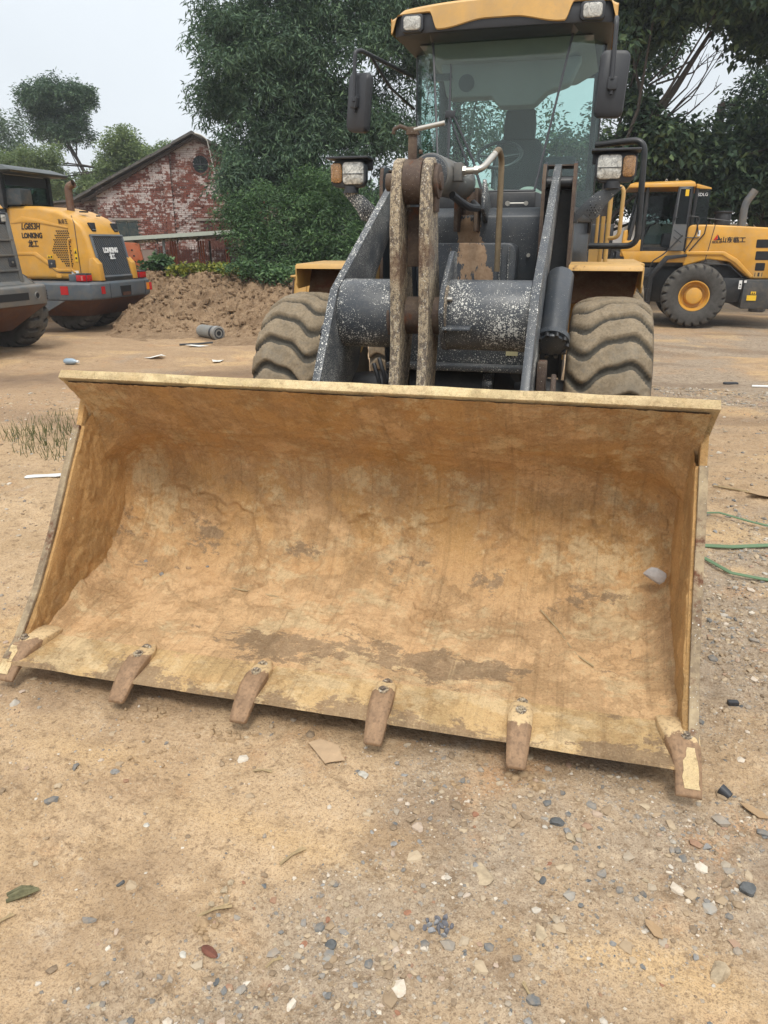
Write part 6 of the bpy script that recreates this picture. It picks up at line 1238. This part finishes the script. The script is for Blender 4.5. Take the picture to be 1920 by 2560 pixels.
# low plants on the bank
tree('squash_plant', 'yellow green leafy squash vine sprawling over the crest of the dirt bank', 'plant', -4.5, 19.6, [(-4.9, 19.5, 1.17, .65, .4, .10), (-4.2, 19.5, 1.20, .55, .4, .10), (-3.5, 19.4, 1.1, .6, .4, .10)], 150, 7, .11, .12, .10, -.2, YLLEAF, [(-4.6, 19.6, 1.0, .015), (-4.5, 19.6, 1.2, .012), (-4.4, 19.6, 1.35, .01)], 31, .0, 6)
tree('leafy_plant', 'dark green big leafed plant beside the grey shed post', 'plant', -5.8, 20.2, [(-5.75, 20.2, 1.36, .36, .3, .20), (-6.2, 20.4, 1.22, .3, .3, .15)], 60, 8, .13, .18, .13, .1, MDLEAF, [(-5.8, 20.2, 1.0, .02), (-5.8, 20.2, 1.3, .015), (-5.75, 20.2, 1.6, .01)], 33, .0, 6)
tree('leafy_plant', 'green trailing plant spilling down the right end of the dirt bank', 'plant', -3.1, 18.6, [(-3.2, 18.7, 1.25, .7, .4, .2), (-2.6, 18.3, 1.1, .6, .4, .25)], 130, 14, .14, .12, .06, .1, MDLEAF, [(-3.1, 18.7, .9, .02), (-3.1, 18.7, 1.1, .015), (-3.0, 18.7, 1.3, .01)], 34, .0, 6)

# ---- far-off wood closing the yard, one mass at this distance
def far_wood():
    rng = np.random.default_rng(70); n = 5200; s = rng.uniform(-75, 85, n); d = rng.uniform(66, 76, n); top = 4.2 + 3.2 * fbm(s * .12, d * .02, 7, 4); z = top * rng.uniform(0, 1, n) ** .7
    v, f = leaves_np(rng, np.stack([s, d, z], -1), 16, 1.0, .75, .42, .2); v[:, 2] = np.maximum(v[:, 2], .05)
    o = link('far_wood', npmesh('far_wood', np.stack([CAM[0] + v[:, 0] * RX + v[:, 1] * NX, CAM[1] + v[:, 0] * RY + v[:, 1] * NY, v[:, 2]], -1), f, False), DKLEAF); o['kind'] = 'stuff'; o['label'] = 'far-off belt of dark trees beyond the yard'
far_wood()

# ---- walls and buildings at the back
CONC = painted('stained_concrete', (.20, .19, .17), .9, dust=(.12, .10, .08), dusty=.6)
BW = bthing('boundary_wall', 'low stained concrete boundary wall running behind the trees', 'wall', 4, 29)
for k in range(14): part('wall_panel', sd(MB().box(-5.0 + k * 2.2, -2.83 + k * 2.2, 29, 29.12, -.1, 1.75)), CONC, BW, bev=.01)
for k in range(15): part('wall_post', sd(MB().box(-5.09 + k * 2.2, -4.91 + k * 2.2, 28.94, 29.18, -.1, 1.86)), CONC, BW, bev=.01)
LWL = bthing('garden_wall', 'dark low wall half hidden by the shrubs behind the left fender', 'wall', -1.5, 22.5)
for k in range(5): part('wall_panel', sd(MB().box(-4.4 + k * 1.2, -3.22 + k * 1.2, 22.4, 22.5, -.1, 1.62)), painted('dark_wall_render', (.075, .065, .055), .9, dusty=.4), LWL, bev=.01)
part('coping', sd(MB().box(-4.5, 1.7, 22.34, 22.56, 1.622, 1.70)), CONC, LWL, bev=.01)
PBD = bthing('apartment_block', 'pale pink rendered block glimpsed through the leaves above the parked loader', 'building', 16, 46)
PINK = painted('pale_pink_render', (.50, .43, .44), .9, dusty=.15); part('wall', sd(MB().box(12.4, 30, 46, 56, 0, 5.3)), PINK, PBD); part('roof', sd(MB().box(12.2, 30.2, 45.7, 56.2, 5.31, 5.5)), CONC, PBD); part('string_course', sd(MB().box(12.35, 30, 45.93, 45.998, 2.9, 3.05)), plain('white_band', (.62, .60, .58), .9), PBD)
for i in range(6):
    for z in (.9, 3.7):
        wd = part('window', sd(MB().box(13.6 + i * 2.6, 14.8 + i * 2.6, 45.94, 45.998, z, z + 1.05)), plain('window_frame_paint', (.3, .3, .3), .6), PBD); part('pane', sd(MB().box(13.66 + i * 2.6, 14.17 + i * 2.6, 45.93, 45.939, z + .06, z + .99).box(14.23 + i * 2.6, 14.74 + i * 2.6, 45.93, 45.939, z + .06, z + .99)), GLASSD, wd)
WBD = bthing('white_shed', 'white low shed roof seen between the leaves at the far right', 'shed', 15, 38)
part('wall', sd(MB().box(11.5, 24, 38, 44, 0, 2.6)), plain('off_white_render', (.55, .54, .52), .9), WBD); part('roof', sd(MB().loft([[(11.2, 37.6, 2.6), (24.3, 37.6, 2.6), (24.3, 37.6, 2.7), (11.2, 37.6, 2.7)], [(11.2, 44, 3.4), (24.3, 44, 3.4), (24.3, 44, 3.5), (11.2, 44, 3.5)]])), plain('white_roof_sheet', (.62, .62, .62), .6), WBD)
for i in range(4): part('door', sd(MB().box(12.3 + i * 2.8, 13.6 + i * 2.8, 37.95, 37.998, .05, 2.1)), painted('grey_shed_door', (.2, .22, .24), .6), WBD)
# a dark car parked far behind
CR = bthing('parked_car', 'dark blue car parked far behind between the two loaders', 'car', 7.6, 26)
CP = painted('dark_blue_car_paint', (.02, .03, .045), .25, dusty=.2)
part('body', sd(MB().prism([(5.6, .35), (5.55, .75), (5.75, .92), (6.5, 1.0), (7.1, 1.42), (8.3, 1.46), (8.9, 1.05), (9.5, .95), (9.55, .4)], 25.2, 26.9, 'y')), CP, CR, bev=.06, seg=3)
part('windows', sd(MB().prism([(6.68, 1.02), (7.15, 1.36), (7.7, 1.38), (7.7, 1.02)], 25.19, 25.21, 'y').prism([(7.78, 1.02), (7.78, 1.38), (8.25, 1.39), (8.65, 1.06)], 25.19, 25.21, 'y')), painted('car_glass', (.02, .025, .03), .05, dusty=.1, bumps=0), CR)
part('headlight', sd(MB().box(5.55, 5.75, 25.25, 25.5, .72, .84)), LENS, CR)
ctm = tyre_mesh('tyre', .32, .2, .2, 30, .008, .2, 'block', 6)
for s in (6.25, 8.85): wheel(CR, B(s, 25.35), ctm, RUBK, STEEL, .2, .2, 1, YAW - R(90), .05).location.z = .32

# ================================================================== SMALL THINGS ON THE GROUND
def at_ground(x, y, lift=0): return (x, y, gz(x, y) + lift)
def rock_mb(seed, sx, sy, sz, sub=2, rough=.28, flat=0):
    bm = bmesh.new(); bmesh.ops.create_icosphere(bm, subdivisions=sub, radius=1); r = np.random.default_rng(seed); pl = r.normal(0, 1, (9, 3)); pl /= np.linalg.norm(pl, axis=1)[:, None]; dd = r.uniform(.42, .80, 9); m = MB()
    vs = []
    for v in bm.verts:
        p = np.array(v.co[:])
        for n_, d_ in zip(pl, dd):
            t = p @ n_ - d_
            if t > 0: p = p - n_ * t * .97
        p = p * (1 + r.uniform(-rough, rough) * .2); vs.append((p[0] * sx, p[1] * sy, p[2] * sz))
    m.add(vs, [[v.index for v in f.verts] for f in bm.faces]); bm.free(); return m
def stone_mat(name, c, v=.3): 
    m = Mt(name, .85, 0, .3); m.base(m.mix(m.ramp(m.noise(25, 6, .7), (.35, 0), (.7, 1)), tuple(x * (1 - v) for x in c), tuple(min(1, x * (1 + v)) for x in c))); m.bump(m.noise(50, 5, .7), .4, .004); return m.m
SG, SDK, SW_, ST, SR = stone_mat('grey_stone', (.26, .25, .235)), stone_mat('blue_black_stone', (.105, .108, .108)), stone_mat('white_stone', (.46, .43, .37)), stone_mat('tan_stone', (.38, .30, .20)), stone_mat('red_stone', (.30, .15, .09))
def stone(x, y, s, mat, label, seed, flat=.6, group=None, cat='stone'):
    return solo('stone', rock_mb(seed, s, s * .78, s * flat), mat, label, cat, at_ground(x, y, s * flat * .12), smooth=0, group=group, rz=seed * 1.3)
stone(1.533, -.478, .034, SDK, 'dark blue black faceted stone near the right edge', 3, .85)
stone(.37, -.967, .021, SDK, 'rounded blue grey pebble right of the reddish wood chip', 5, .8)
stone(1.412, -.782, .042, ST, 'pale tan angular stone on reddish soil in the lower right corner', 6, .55)
stone(.267, -.277, .024, SW_, 'white chip of stone below the third bucket tooth', 7, .5)
stone(1.44, -.33, .022, SG, 'light grey pebble left of the dark blue black stone', 8, .7)
stone(.75, -.62, .05, ST, 'flat sunken tan slab lying level with the gravel', 9, .12)
stone(-.62, -.50, .022, SG, 'small grey stone near the left edge below the second tooth', 10, .7)
for k, (dx, dy, s) in enumerate(((0, 0, .02), (.02, -.03, .018), (-.015, -.055, .013), (.005, .035, .015))): stone(.005 + dx, -.88 + dy, s, ST, 'pale pebble of the small heap beside the broken straw', 20 + k, .8, 'pebbles heaped beside the straw')
SLT = [stone_mat('slate_chip', (.15, .15, .165)), stone_mat('pale_slate_chip', (.27, .27, .275))]
for k in range(13):
    a = k * 2.4; r_ = .004 + .0068 * k ** .6; q_ = solo('stone', rock_mb(40 + k, .017 - .0005 * k, .0075, .011), SLT[k % 3 == 1], 'dark slate chip in the crushed cluster low on the gravel', 'stone', at_ground(.655 + r_ * math.cos(a) * 1.35, -.835 + r_ * math.sin(a) * .9, .004), smooth=0, group='crushed slate chips', rz=a * 1.7)
    q_.rotation_euler = (.3 * math.sin(k), .5 * math.cos(k * 2), a * 1.7)
for k, (dx, dy, s, mt) in enumerate(((0, 0, .026, SG), (.035, -.012, .022, ST), (.012, -.028, .024, ST), (-.03, .03, .03, SDK), (.05, .02, .016, ST))): stone(1.0 + dx, -.37 + dy, s, mt, 'stone in the little group in the middle of the gravel', 60 + k, .65, 'group of stones in the gravel')
rs = random.Random(77); n_ = 0
STN = [(SG, 'grey'), (ST, 'tan'), (ST, 'tan'), (ST, 'tan'), (SG, 'grey'), (SR, 'reddish'), (SW_, 'whitish'), (SG, 'grey'), (SDK, 'dark blue')]
while n_ < 130:
    az = R(rs.uniform(-30, 30) - 14.6); rr = 1.3 + 5.5 * rs.random() ** 1.2; x, y = CAM[0] + math.sin(az) * rr, CAM[1] + math.cos(az) * rr
    if -1.55 < x < 1.55 and -.2 < y < 1.6: continue
    g_ = float(masks(np.array([x]), np.array([y]))[0][0])
    if rs.random() > .2 + .8 * g_: continue
    s = rs.uniform(.008, .017) * (1 + .16 * rr) * (1.35 if rs.random() < .1 else .8); mt, cn = rs.choice(STN)
    where = 'left of the bucket' if x < -1.5 else 'right of the bucket' if x > 1.5 else 'before the bucket at left' if x < 0 else 'before the bucket at right'
    stone(x, y, s, mt, '%s stone half sunk in the dirt %s' % (cn, where), 100 + n_, rs.uniform(.35, .6), 'loose stones lying in the dirt'); n_ += 1
# crumbled clods
CL = stone_mat('dirt_clod', (.34, .235, .135), .25)
for (cx, cy, n, sp, sz, lab) in ((-.72, -.16, 16, .075, .017, 'crumbled dirt clod in the heap at the left'), (-.38, -.19, 14, .06, .016, 'crumbled dirt clod below the second tooth'), (-.25, -.19, 10, .05, .014, 'crumbled dirt clod beside the third tooth'), (.845, -.17, 16, .05, .020, 'crumbled brown clod pushed up by the fifth tooth'), (.03, -1.02, 9, .035, .018, 'crumbled pale clod behind the red wood chip'), (-.55, -.36, 14, .09, .015, 'crumbled dirt clod on the ochre streak at left'), (.57, -.26, 9, .045, .013, 'crumbled dark clod in front of the fourth tooth')):
    for k in range(n):
        a = rs.uniform(0, 6.28); r_ = sp * math.sqrt(rs.random()); s = sz * rs.uniform(.5, 1.3); stone(cx + r_ * math.cos(a) * 1.4, cy + r_ * math.sin(a) * .8, s, CL, lab, 300 + k, .75, 'clods: ' + lab.split('clod ')[1], 'dirt clod')
# oil filter cartridge
FT = thing('filter_cartridge', 'grey ribbed filter cartridge lying on the dirt in the middle distance', 'filter', (-6.33, 11.45, 0))
a_, b_ = Vector((-6.62, 11.62, .13)), Vector((-6.06, 11.27, .13)); dv = (b_ - a_).normalized()
part('body', MB().cyl(a_, b_, .112, 28), painted('grey_filter_paint', (.22, .22, .21), .5, dusty=.3), FT)
for k in range(9): part('rib', MB().cyl(a_ + dv * (.05 + k * .048), a_ + dv * (.072 + k * .048), .127, 28), painted('grey_rib_paint', (.27, .27, .255), .5, dusty=.3), FT, bev=.005)
part('band', MB().cyl(a_ + dv * .48, a_ + dv * .54, .120, 28), BLACKM, FT); part('end_flange', MB().cyl(a_ + dv * .57, b_ + dv * .02, .14, 28), painted('grey_flange_paint', (.25, .25, .24), .45, dusty=.3), FT, bev=.01); part('end_ring', torus(b_ + dv * .022, (0, 0, 1), dv.cross(Vector((0, 0, 1))), .09, .012, 28), BLACKM, FT); part('bore', MB().cyl(b_ + dv * .021, b_ + dv * .027, .045, 20), DARK, FT)
def flat_scrap(name, label, cat, x, y, pts, th, mat, curl=.02, rz=0, group=None):
    n = len(pts); m = MB(); rr = random.Random(int(abs(x * 97 + y * 31) * 10)); top = [(p[0], p[1], th + .004 + rr.uniform(0, curl)) for p in pts]; c = (sum(p[0] for p in pts) / n, sum(p[1] for p in pts) / n, th + .004 + curl * .3)
    bot = [(p[0], p[1], p[2] - th) for p in top]; vs = top + [c] + bot + [(c[0], c[1], c[2] - th)]
    m.add(vs, [(i, (i + 1) % n, n) for i in range(n)] + [(n + 1 + (i + 1) % n, n + 1 + i, 2 * n + 1) for i in range(n)] + [(i, n + 1 + i, n + 1 + (i + 1) % n, (i + 1) % n) for i in range(n)])
    return solo(name, m, mat, label, cat, at_ground(x, y), smooth=0, rz=rz, group=group)
PAPER = plain('grubby_white_paper', (.62, .60, .55), .8, sc=20); CARD = plain('brown_cardboard', (.33, .22, .13), .9, sc=15); DRYL = plain('dry_leaf', (.33, .22, .12), .8, sc=40)
flat_scrap('paper_scrap', 'crumpled white paper scrap behind the ribbed filter cartridge', 'paper', -6.39, 12.3, [(-.3, -.12), (0, -.18), (.3, -.06), (.22, .14), (-.1, .18)], .004, PAPER, .12)
flat_scrap('paper_scrap', 'flat white paper scrap in front of the ribbed filter cartridge', 'paper', -6.0, 10.25, [(-.2, -.06), (.1, -.08), (.22, .04), (-.15, .08)], .004, PAPER, .04)
flat_scrap('broken_board', 'curled brown board lying at the foot of the dirt bank', 'board', -6.6, 13.2, [(-.45, -.1), (.1, -.2), (.5, -.1), (.45, .15), (-.2, .2)], .015, CARD, .18)
solo('thin_pipe', MB().tube([(-.24, -.2, .025), (0, .02, .02), (.24, .2, .03)], .018, 8), BLACKM, 'thin dark pipe lying in front of the filter cartridge', 'pipe', at_ground(-6.14, 10.5))
solo('shoe_insole', MB().prism([(-.15, -.02), (-.13, -.045), (-.05, -.035), (.02, -.035), (.10, -.05), (.15, -.03), (.155, .01), (.12, .04), (.02, .03), (-.08, .04), (-.14, .03)], .004, .012, 'z'), (lambda m: (m.base(m.mix(m.ramp(m.n('ShaderNodeTexWave').outputs['Fac'], (.45, 0), (.6, .0)), (.58, .58, .57), (.2, .3, .5))), m)[1].m)(Mt('white_insole_foam', .7)), 'white shoe insole lying on the dirt left of the bucket', 'insole', at_ground(-3.30, 2.55), bev=.003, rz=.45)
CPm = MB().tube([(-.0, 0, .012), (.02, .004, .02), (.052, .010, .028)], [.020, .024, .027], 16, cap=False).tube([(.052, .010, .028), (.05, .0095, .0275), (.01, .002, .017)], [.027, .021, .016], 16)
solo('black_grommet', CPm, BLACKM, 'small black rubber cap beside the right corner tooth', 'rubber cap', at_ground(1.55, -.07), rz=2.3).scale = (.7, .7, .75)
solo('rubber_scrap', MB().prism(rrect(-.10, .10, -.045, .045, .03), .0, .03, 'z'), BLACKM, 'flat black rubber scrap lying on the dirt behind the right tyre', 'rubber scrap', at_ground(2.95, 8.7), bev=.01, rz=.3)
solo('white_rod', MB().tube([(-.25, 0, .02), (.3, .06, .02)], .016, 8), WHITE, 'thin white plastic rod lying at the right edge', 'rod', at_ground(3.4, 8.35))
solo('black_block', MB().box(-.022, .022, -.012, .012, 0, .02), BLACKM, 'tiny black block on the gravel right of the bucket corner', 'block', at_ground(1.66, .55), bev=.003, rz=.2)
WOODR = Mt('red_bark', .8); _w = WOODR.noise(14, 6, .7, WOODR.scale((.4, 4, 1))); WOODR.base(WOODR.mix(WOODR.ramp(_w, (.3, 0), (.7, 1)), (.07, .022, .014), (.24, .09, .055))); WOODR.bump(_w, 1, .012)
solo('wood_chip', MB().loft([[(x * .85, .85 * hw * math.cos(a) , .006 + (h * math.sin(a) if math.sin(a) > 0 else 0)) for a in [2 * math.pi * k / 10 for k in range(10)]] for x, hw, h in ((-.038, .006, .005), (-.025, .017, .012), (0, .021, .016), (.025, .016, .012), (.042, .005, .004))]), WOODR.m, 'dark red oval chip of bark on the bare dirt', 'wood chip', at_ground(.057, -1.08), rz=-.35).scale = (.85, .8, .7)
MOSS = stone_mat('mossy_bark', (.14, .13, .07), .4); STRAW = stone_mat('dry_straw', (.36, .27, .15), .3)
mm_ = MB()
for k in range(5): mm_.tube([(-.045 + .008 * k % .02, -.01 + k * .006, .010 + (k % 2) * .006), (0, -.011 + k * .006, .014 + (k % 2) * .008), (.045 - .005 * k, -.008 + k * .005, .010)], [.006, .009, .005], 6)
solo('mossy_stick', mm_, MOSS, 'frayed mossy piece of bark near the left edge', 'stick', at_ground(-.571, -1.05), rz=.75)
for x, y, l, rz, lab in ((.155, -.70, .10, 1.0, 'pale split straw standing out on the mud at the centre'), (.01, -.955, .10, .65, 'pale broken straw below the little pebble heap'), (-.10, -.35, .07, .2, 'thin straw lying left of the ochre streak'), (.92, -.98, .06, 2.2, 'thin dark splinter low in the gravel'), (-.56, -1.15, .07, 1.2, 'thin straw beside the mossy bark'), (.24, -1.06, .05, .9, 'short dark twig right of the red wood chip'), (2.2, 3.6, .4, -.5, 'curved dry twig on the dirt at the right edge'), (-3.1, 5.0, .5, .1, 'dry branch on the dirt left of the loader tyre'), (-3.6, 6.3, .4, .2, 'thin dry branch far left of the loader tyre')):
    solo('straw', MB().tube([(-l / 2, 0, .006), (0, .004, .010), (l / 2, -.003, .006)], .0028 + l * .012, 5).tube([(-l * .4, l * .06, .005), (l * .45, l * .07, .009)], .002 + l * .01, 5), STRAW, lab, 'straw', at_ground(x, y), rz=rz)
for k, (x, y, s, lab) in enumerate(((2.15, 5.6, .10, 'pale dry leaf lying right of the lip of the bucket'), (1.9, 4.5, .09, 'curled dry leaf near the right edge of the bucket'), (1.25, -.69, .035, 'dry leaf scrap low on the right gravel'), (2.35, 3.5, .12, 'dry brown leaf by the curved twig'), (-3.4, 4.3, .10, 'pale leaf scrap left of the bucket lip'), (-4.6, 7.2, .16, 'brown scrap of bark left of the tyre'), (-6.0, 8.8, .18, 'pale scrap on the wet track at the left'), (-4.9, 8.9, .16, 'white scrap on the wet track before the tyre'), (1.62, -.12, .05, 'crumbled pale leaf right of the rubber cap'))):
    flat_scrap('dry_leaf', lab, 'dry leaf', x, y, [(-s, -.1 * s), (-.3 * s, -.45 * s), (.6 * s, -.35 * s), (s, .05 * s), (.5 * s, .4 * s), (-.5 * s, .35 * s)], .003, PAPER if 'white' in lab or 'pale scrap' in lab else DRYL, .3 * s, rz=k * 1.1)
CBT = plain('dusty_cardboard', (.40, .28, .17), .95, sc=25, var=.3)
flat_scrap('cardboard_sheet', 'dusty flattened corner of cardboard pressed into the dirt before the third tooth', 'cardboard', .08, -.19, [(-.07, .03), (.035, -.075), (.05, -.06), (.10, -.035), (.085, -.02), (.05, .04), (-.03, .06)], .0025, CBT, .008)
GRN = plain('green_strap', (.10, .17, .085), .6, sc=20)
def strap(label, pts, w_):
    P = [Vector(p) for p in pts]; o = P[0]; m = MB(); rings = []
    for i, p in enumerate(P):
        t = (P[min(i + 1, len(P) - 1)] - P[max(i - 1, 0)]).normalized(); n_ = Vector((-t.y, t.x, .25)).normalized()
        z = gz(p.x, p.y) - gz(o.x, o.y) + p.z; q = Vector((p.x - o.x, p.y - o.y, z)); rings.append([q - n_ * w_, q + n_ * w_, q + n_ * w_ + Vector((0, 0, .005)), q - n_ * w_ + Vector((0, 0, .005))])
    m.loft(rings); return solo('plastic_strap', m, GRN, label, 'strap', at_ground(o.x, o.y), smooth=0)
strap('green strap arching along the ground, upper of three at the right edge', [(1.65, 2.95, .01), (1.95, 2.93, .035), (2.15, 2.82, .03), (2.45, 2.70, .01)], .008)
strap('broad pale green strap lying straight, middle of three at the right edge', [(1.62, 2.36, .01), (1.95, 2.38, .018), (2.2, 2.47, .018), (2.55, 2.55, .01)], .015)
strap('green strap bent in a curve, lowest of three at the right edge', [(1.62, 2.40, .01), (1.74, 2.17, .02), (1.87, 1.93, .02), (2.02, 1.89, .015), (2.35, 1.86, .01)], .011)
bo = thing('plastic_bottle', 'small clear blue plastic bottle lying far left on the dirt', 'bottle', at_ground(-7.1, 8.1))
bz = bo.location.z; part('body', MB().tube([(-7.24, 8.1, bz + .05), (-7.2, 8.1, bz + .05), (-7.08, 8.1, bz + .05), (-7.03, 8.1, bz + .05), (-7.0, 8.1, bz + .05)], [.03, .05, .05, .03, .018], 12), painted('pale_blue_plastic', (.3, .38, .45), .2, dusty=.2), bo); part('bottle_cap', MB().cyl((-7.0, 8.1, bz + .05), (-6.97, 8.1, bz + .05), .022, 10), WHITE, bo)
# stone caught in the bucket, twigs lying on its floor
solo('grey_stone', rock_mb(91, .052, .02, .048, 2), stone_mat('pale_grey_stone', (.42, .40, .39), .15), 'pale grey flat stone stuck in the mud inside the bucket at its right', 'stone', (1.31, .77, .44), smooth=0, rz=-.25)
for k, (x, y, z, s) in enumerate(((-1.02, .70, .235, .022), (-1.08, .66, .218, .017), (-.96, .72, .24, .016), (-1.0, .62, .20, .013), (-1.14, .60, .20, .020), (-.86, .74, .25, .012), (-.3, .72, .242, .014), (-1.2, .72, .25, .018))):
    solo('stone', rock_mb(400 + k, s, s * .8, s * .7), SG if k % 2 else CL, 'stone lying in the left rear corner of the bucket', 'stone', (x, y, z), smooth=0, group='stones left in the bucket')
solo('twig', MB().tube([(-.16, .02, .0), (-.02, -.005, .006), (.14, -.02, .0)], .004, 6), STRAW, 'thin straight twig on the bucket floor left of centre', 'twig', (-.52, .62, .196))
solo('twig', MB().tube([(-.10, .22, .075), (-.02, .14, .035), (.03, .06, .012), (.07, -.02, .005), (.14, -.09, .0)], .0035, 6), STRAW, 'thin curved twig on the bucket floor right of centre', 'twig', (.93, .47, .172))
# grass tufts left of the bucket
GM = MB()
for k, (x, y, n, h, lab) in enumerate(((-4.2, 3.7, 140, .16, 'dry grass tuft at the left edge of the photo'), (-3.75, 3.35, 150, .10, 'low grass tuft left of the bucket beside the insole'), (-3.2, 3.9, 120, .09, 'sparse grass tuft left of the bucket lip'), (-3.95, 2.7, 14, .22, 'single tall grass stalks at the left edge'), (-2.75, 2.4, 24, .07, 'tiny green tuft between the insole and the bucket'), (-4.4, 4.3, 60, .10, 'wide low grass tuft above the insole'), (-3.4, 3.2, 40, .06, 'flat dry tuft just above the insole'))):
    for j in range(n):
        a = rs.uniform(0, 6.28); r_ = .32 * math.sqrt(rs.random()) if n > 30 else .06 * rs.random(); bx, by = x + r_ * math.cos(a) * 1.5, y + r_ * math.sin(a); hh = h * rs.uniform(.5, 1.2); dx, dy = rs.uniform(-.5, .5) * hh, rs.uniform(-.5, .5) * hh; w_ = .003 + .009 * h; z = gz(bx, by) - .004
        GM.add([(bx - w_, by, z), (bx + w_, by, z), (bx + dx * .5 + w_ * .6, by + dy * .5, z + hh * .6), (bx + dx * .5 - w_ * .6, by + dy * .5, z + hh * .6), (bx + dx, by + dy, z + hh)], [(0, 1, 2, 3), (3, 2, 4)])
o = part('grass', GM, GRLEAF, None, smooth=0); o['kind'] = 'stuff'; o['label'] = 'sparse dry grass tufts left of the bucket'

HAZE = .0010
# ---- thin damp air that lifts the far shadows
hm_ = bpy.data.materials.new('damp_air'); hm_.use_nodes = True; ht = hm_.node_tree; ht.nodes.clear()
ho = ht.nodes.new('ShaderNodeOutputMaterial'); hv_ = ht.nodes.new('ShaderNodeVolumePrincipled'); hv_.inputs['Color'].default_value = (.88, .93, 1, 1); hv_.inputs['Density'].default_value = HAZE; ht.links.new(hv_.outputs[0], ho.inputs['Volume'])
hz_ = part('haze', MB().box(-900, 900, -900, 900, -1.2, 13.0), hm_, None, smooth=0); hz_['kind'] = 'stuff'; hz_['label'] = 'thin damp haze over the yard'
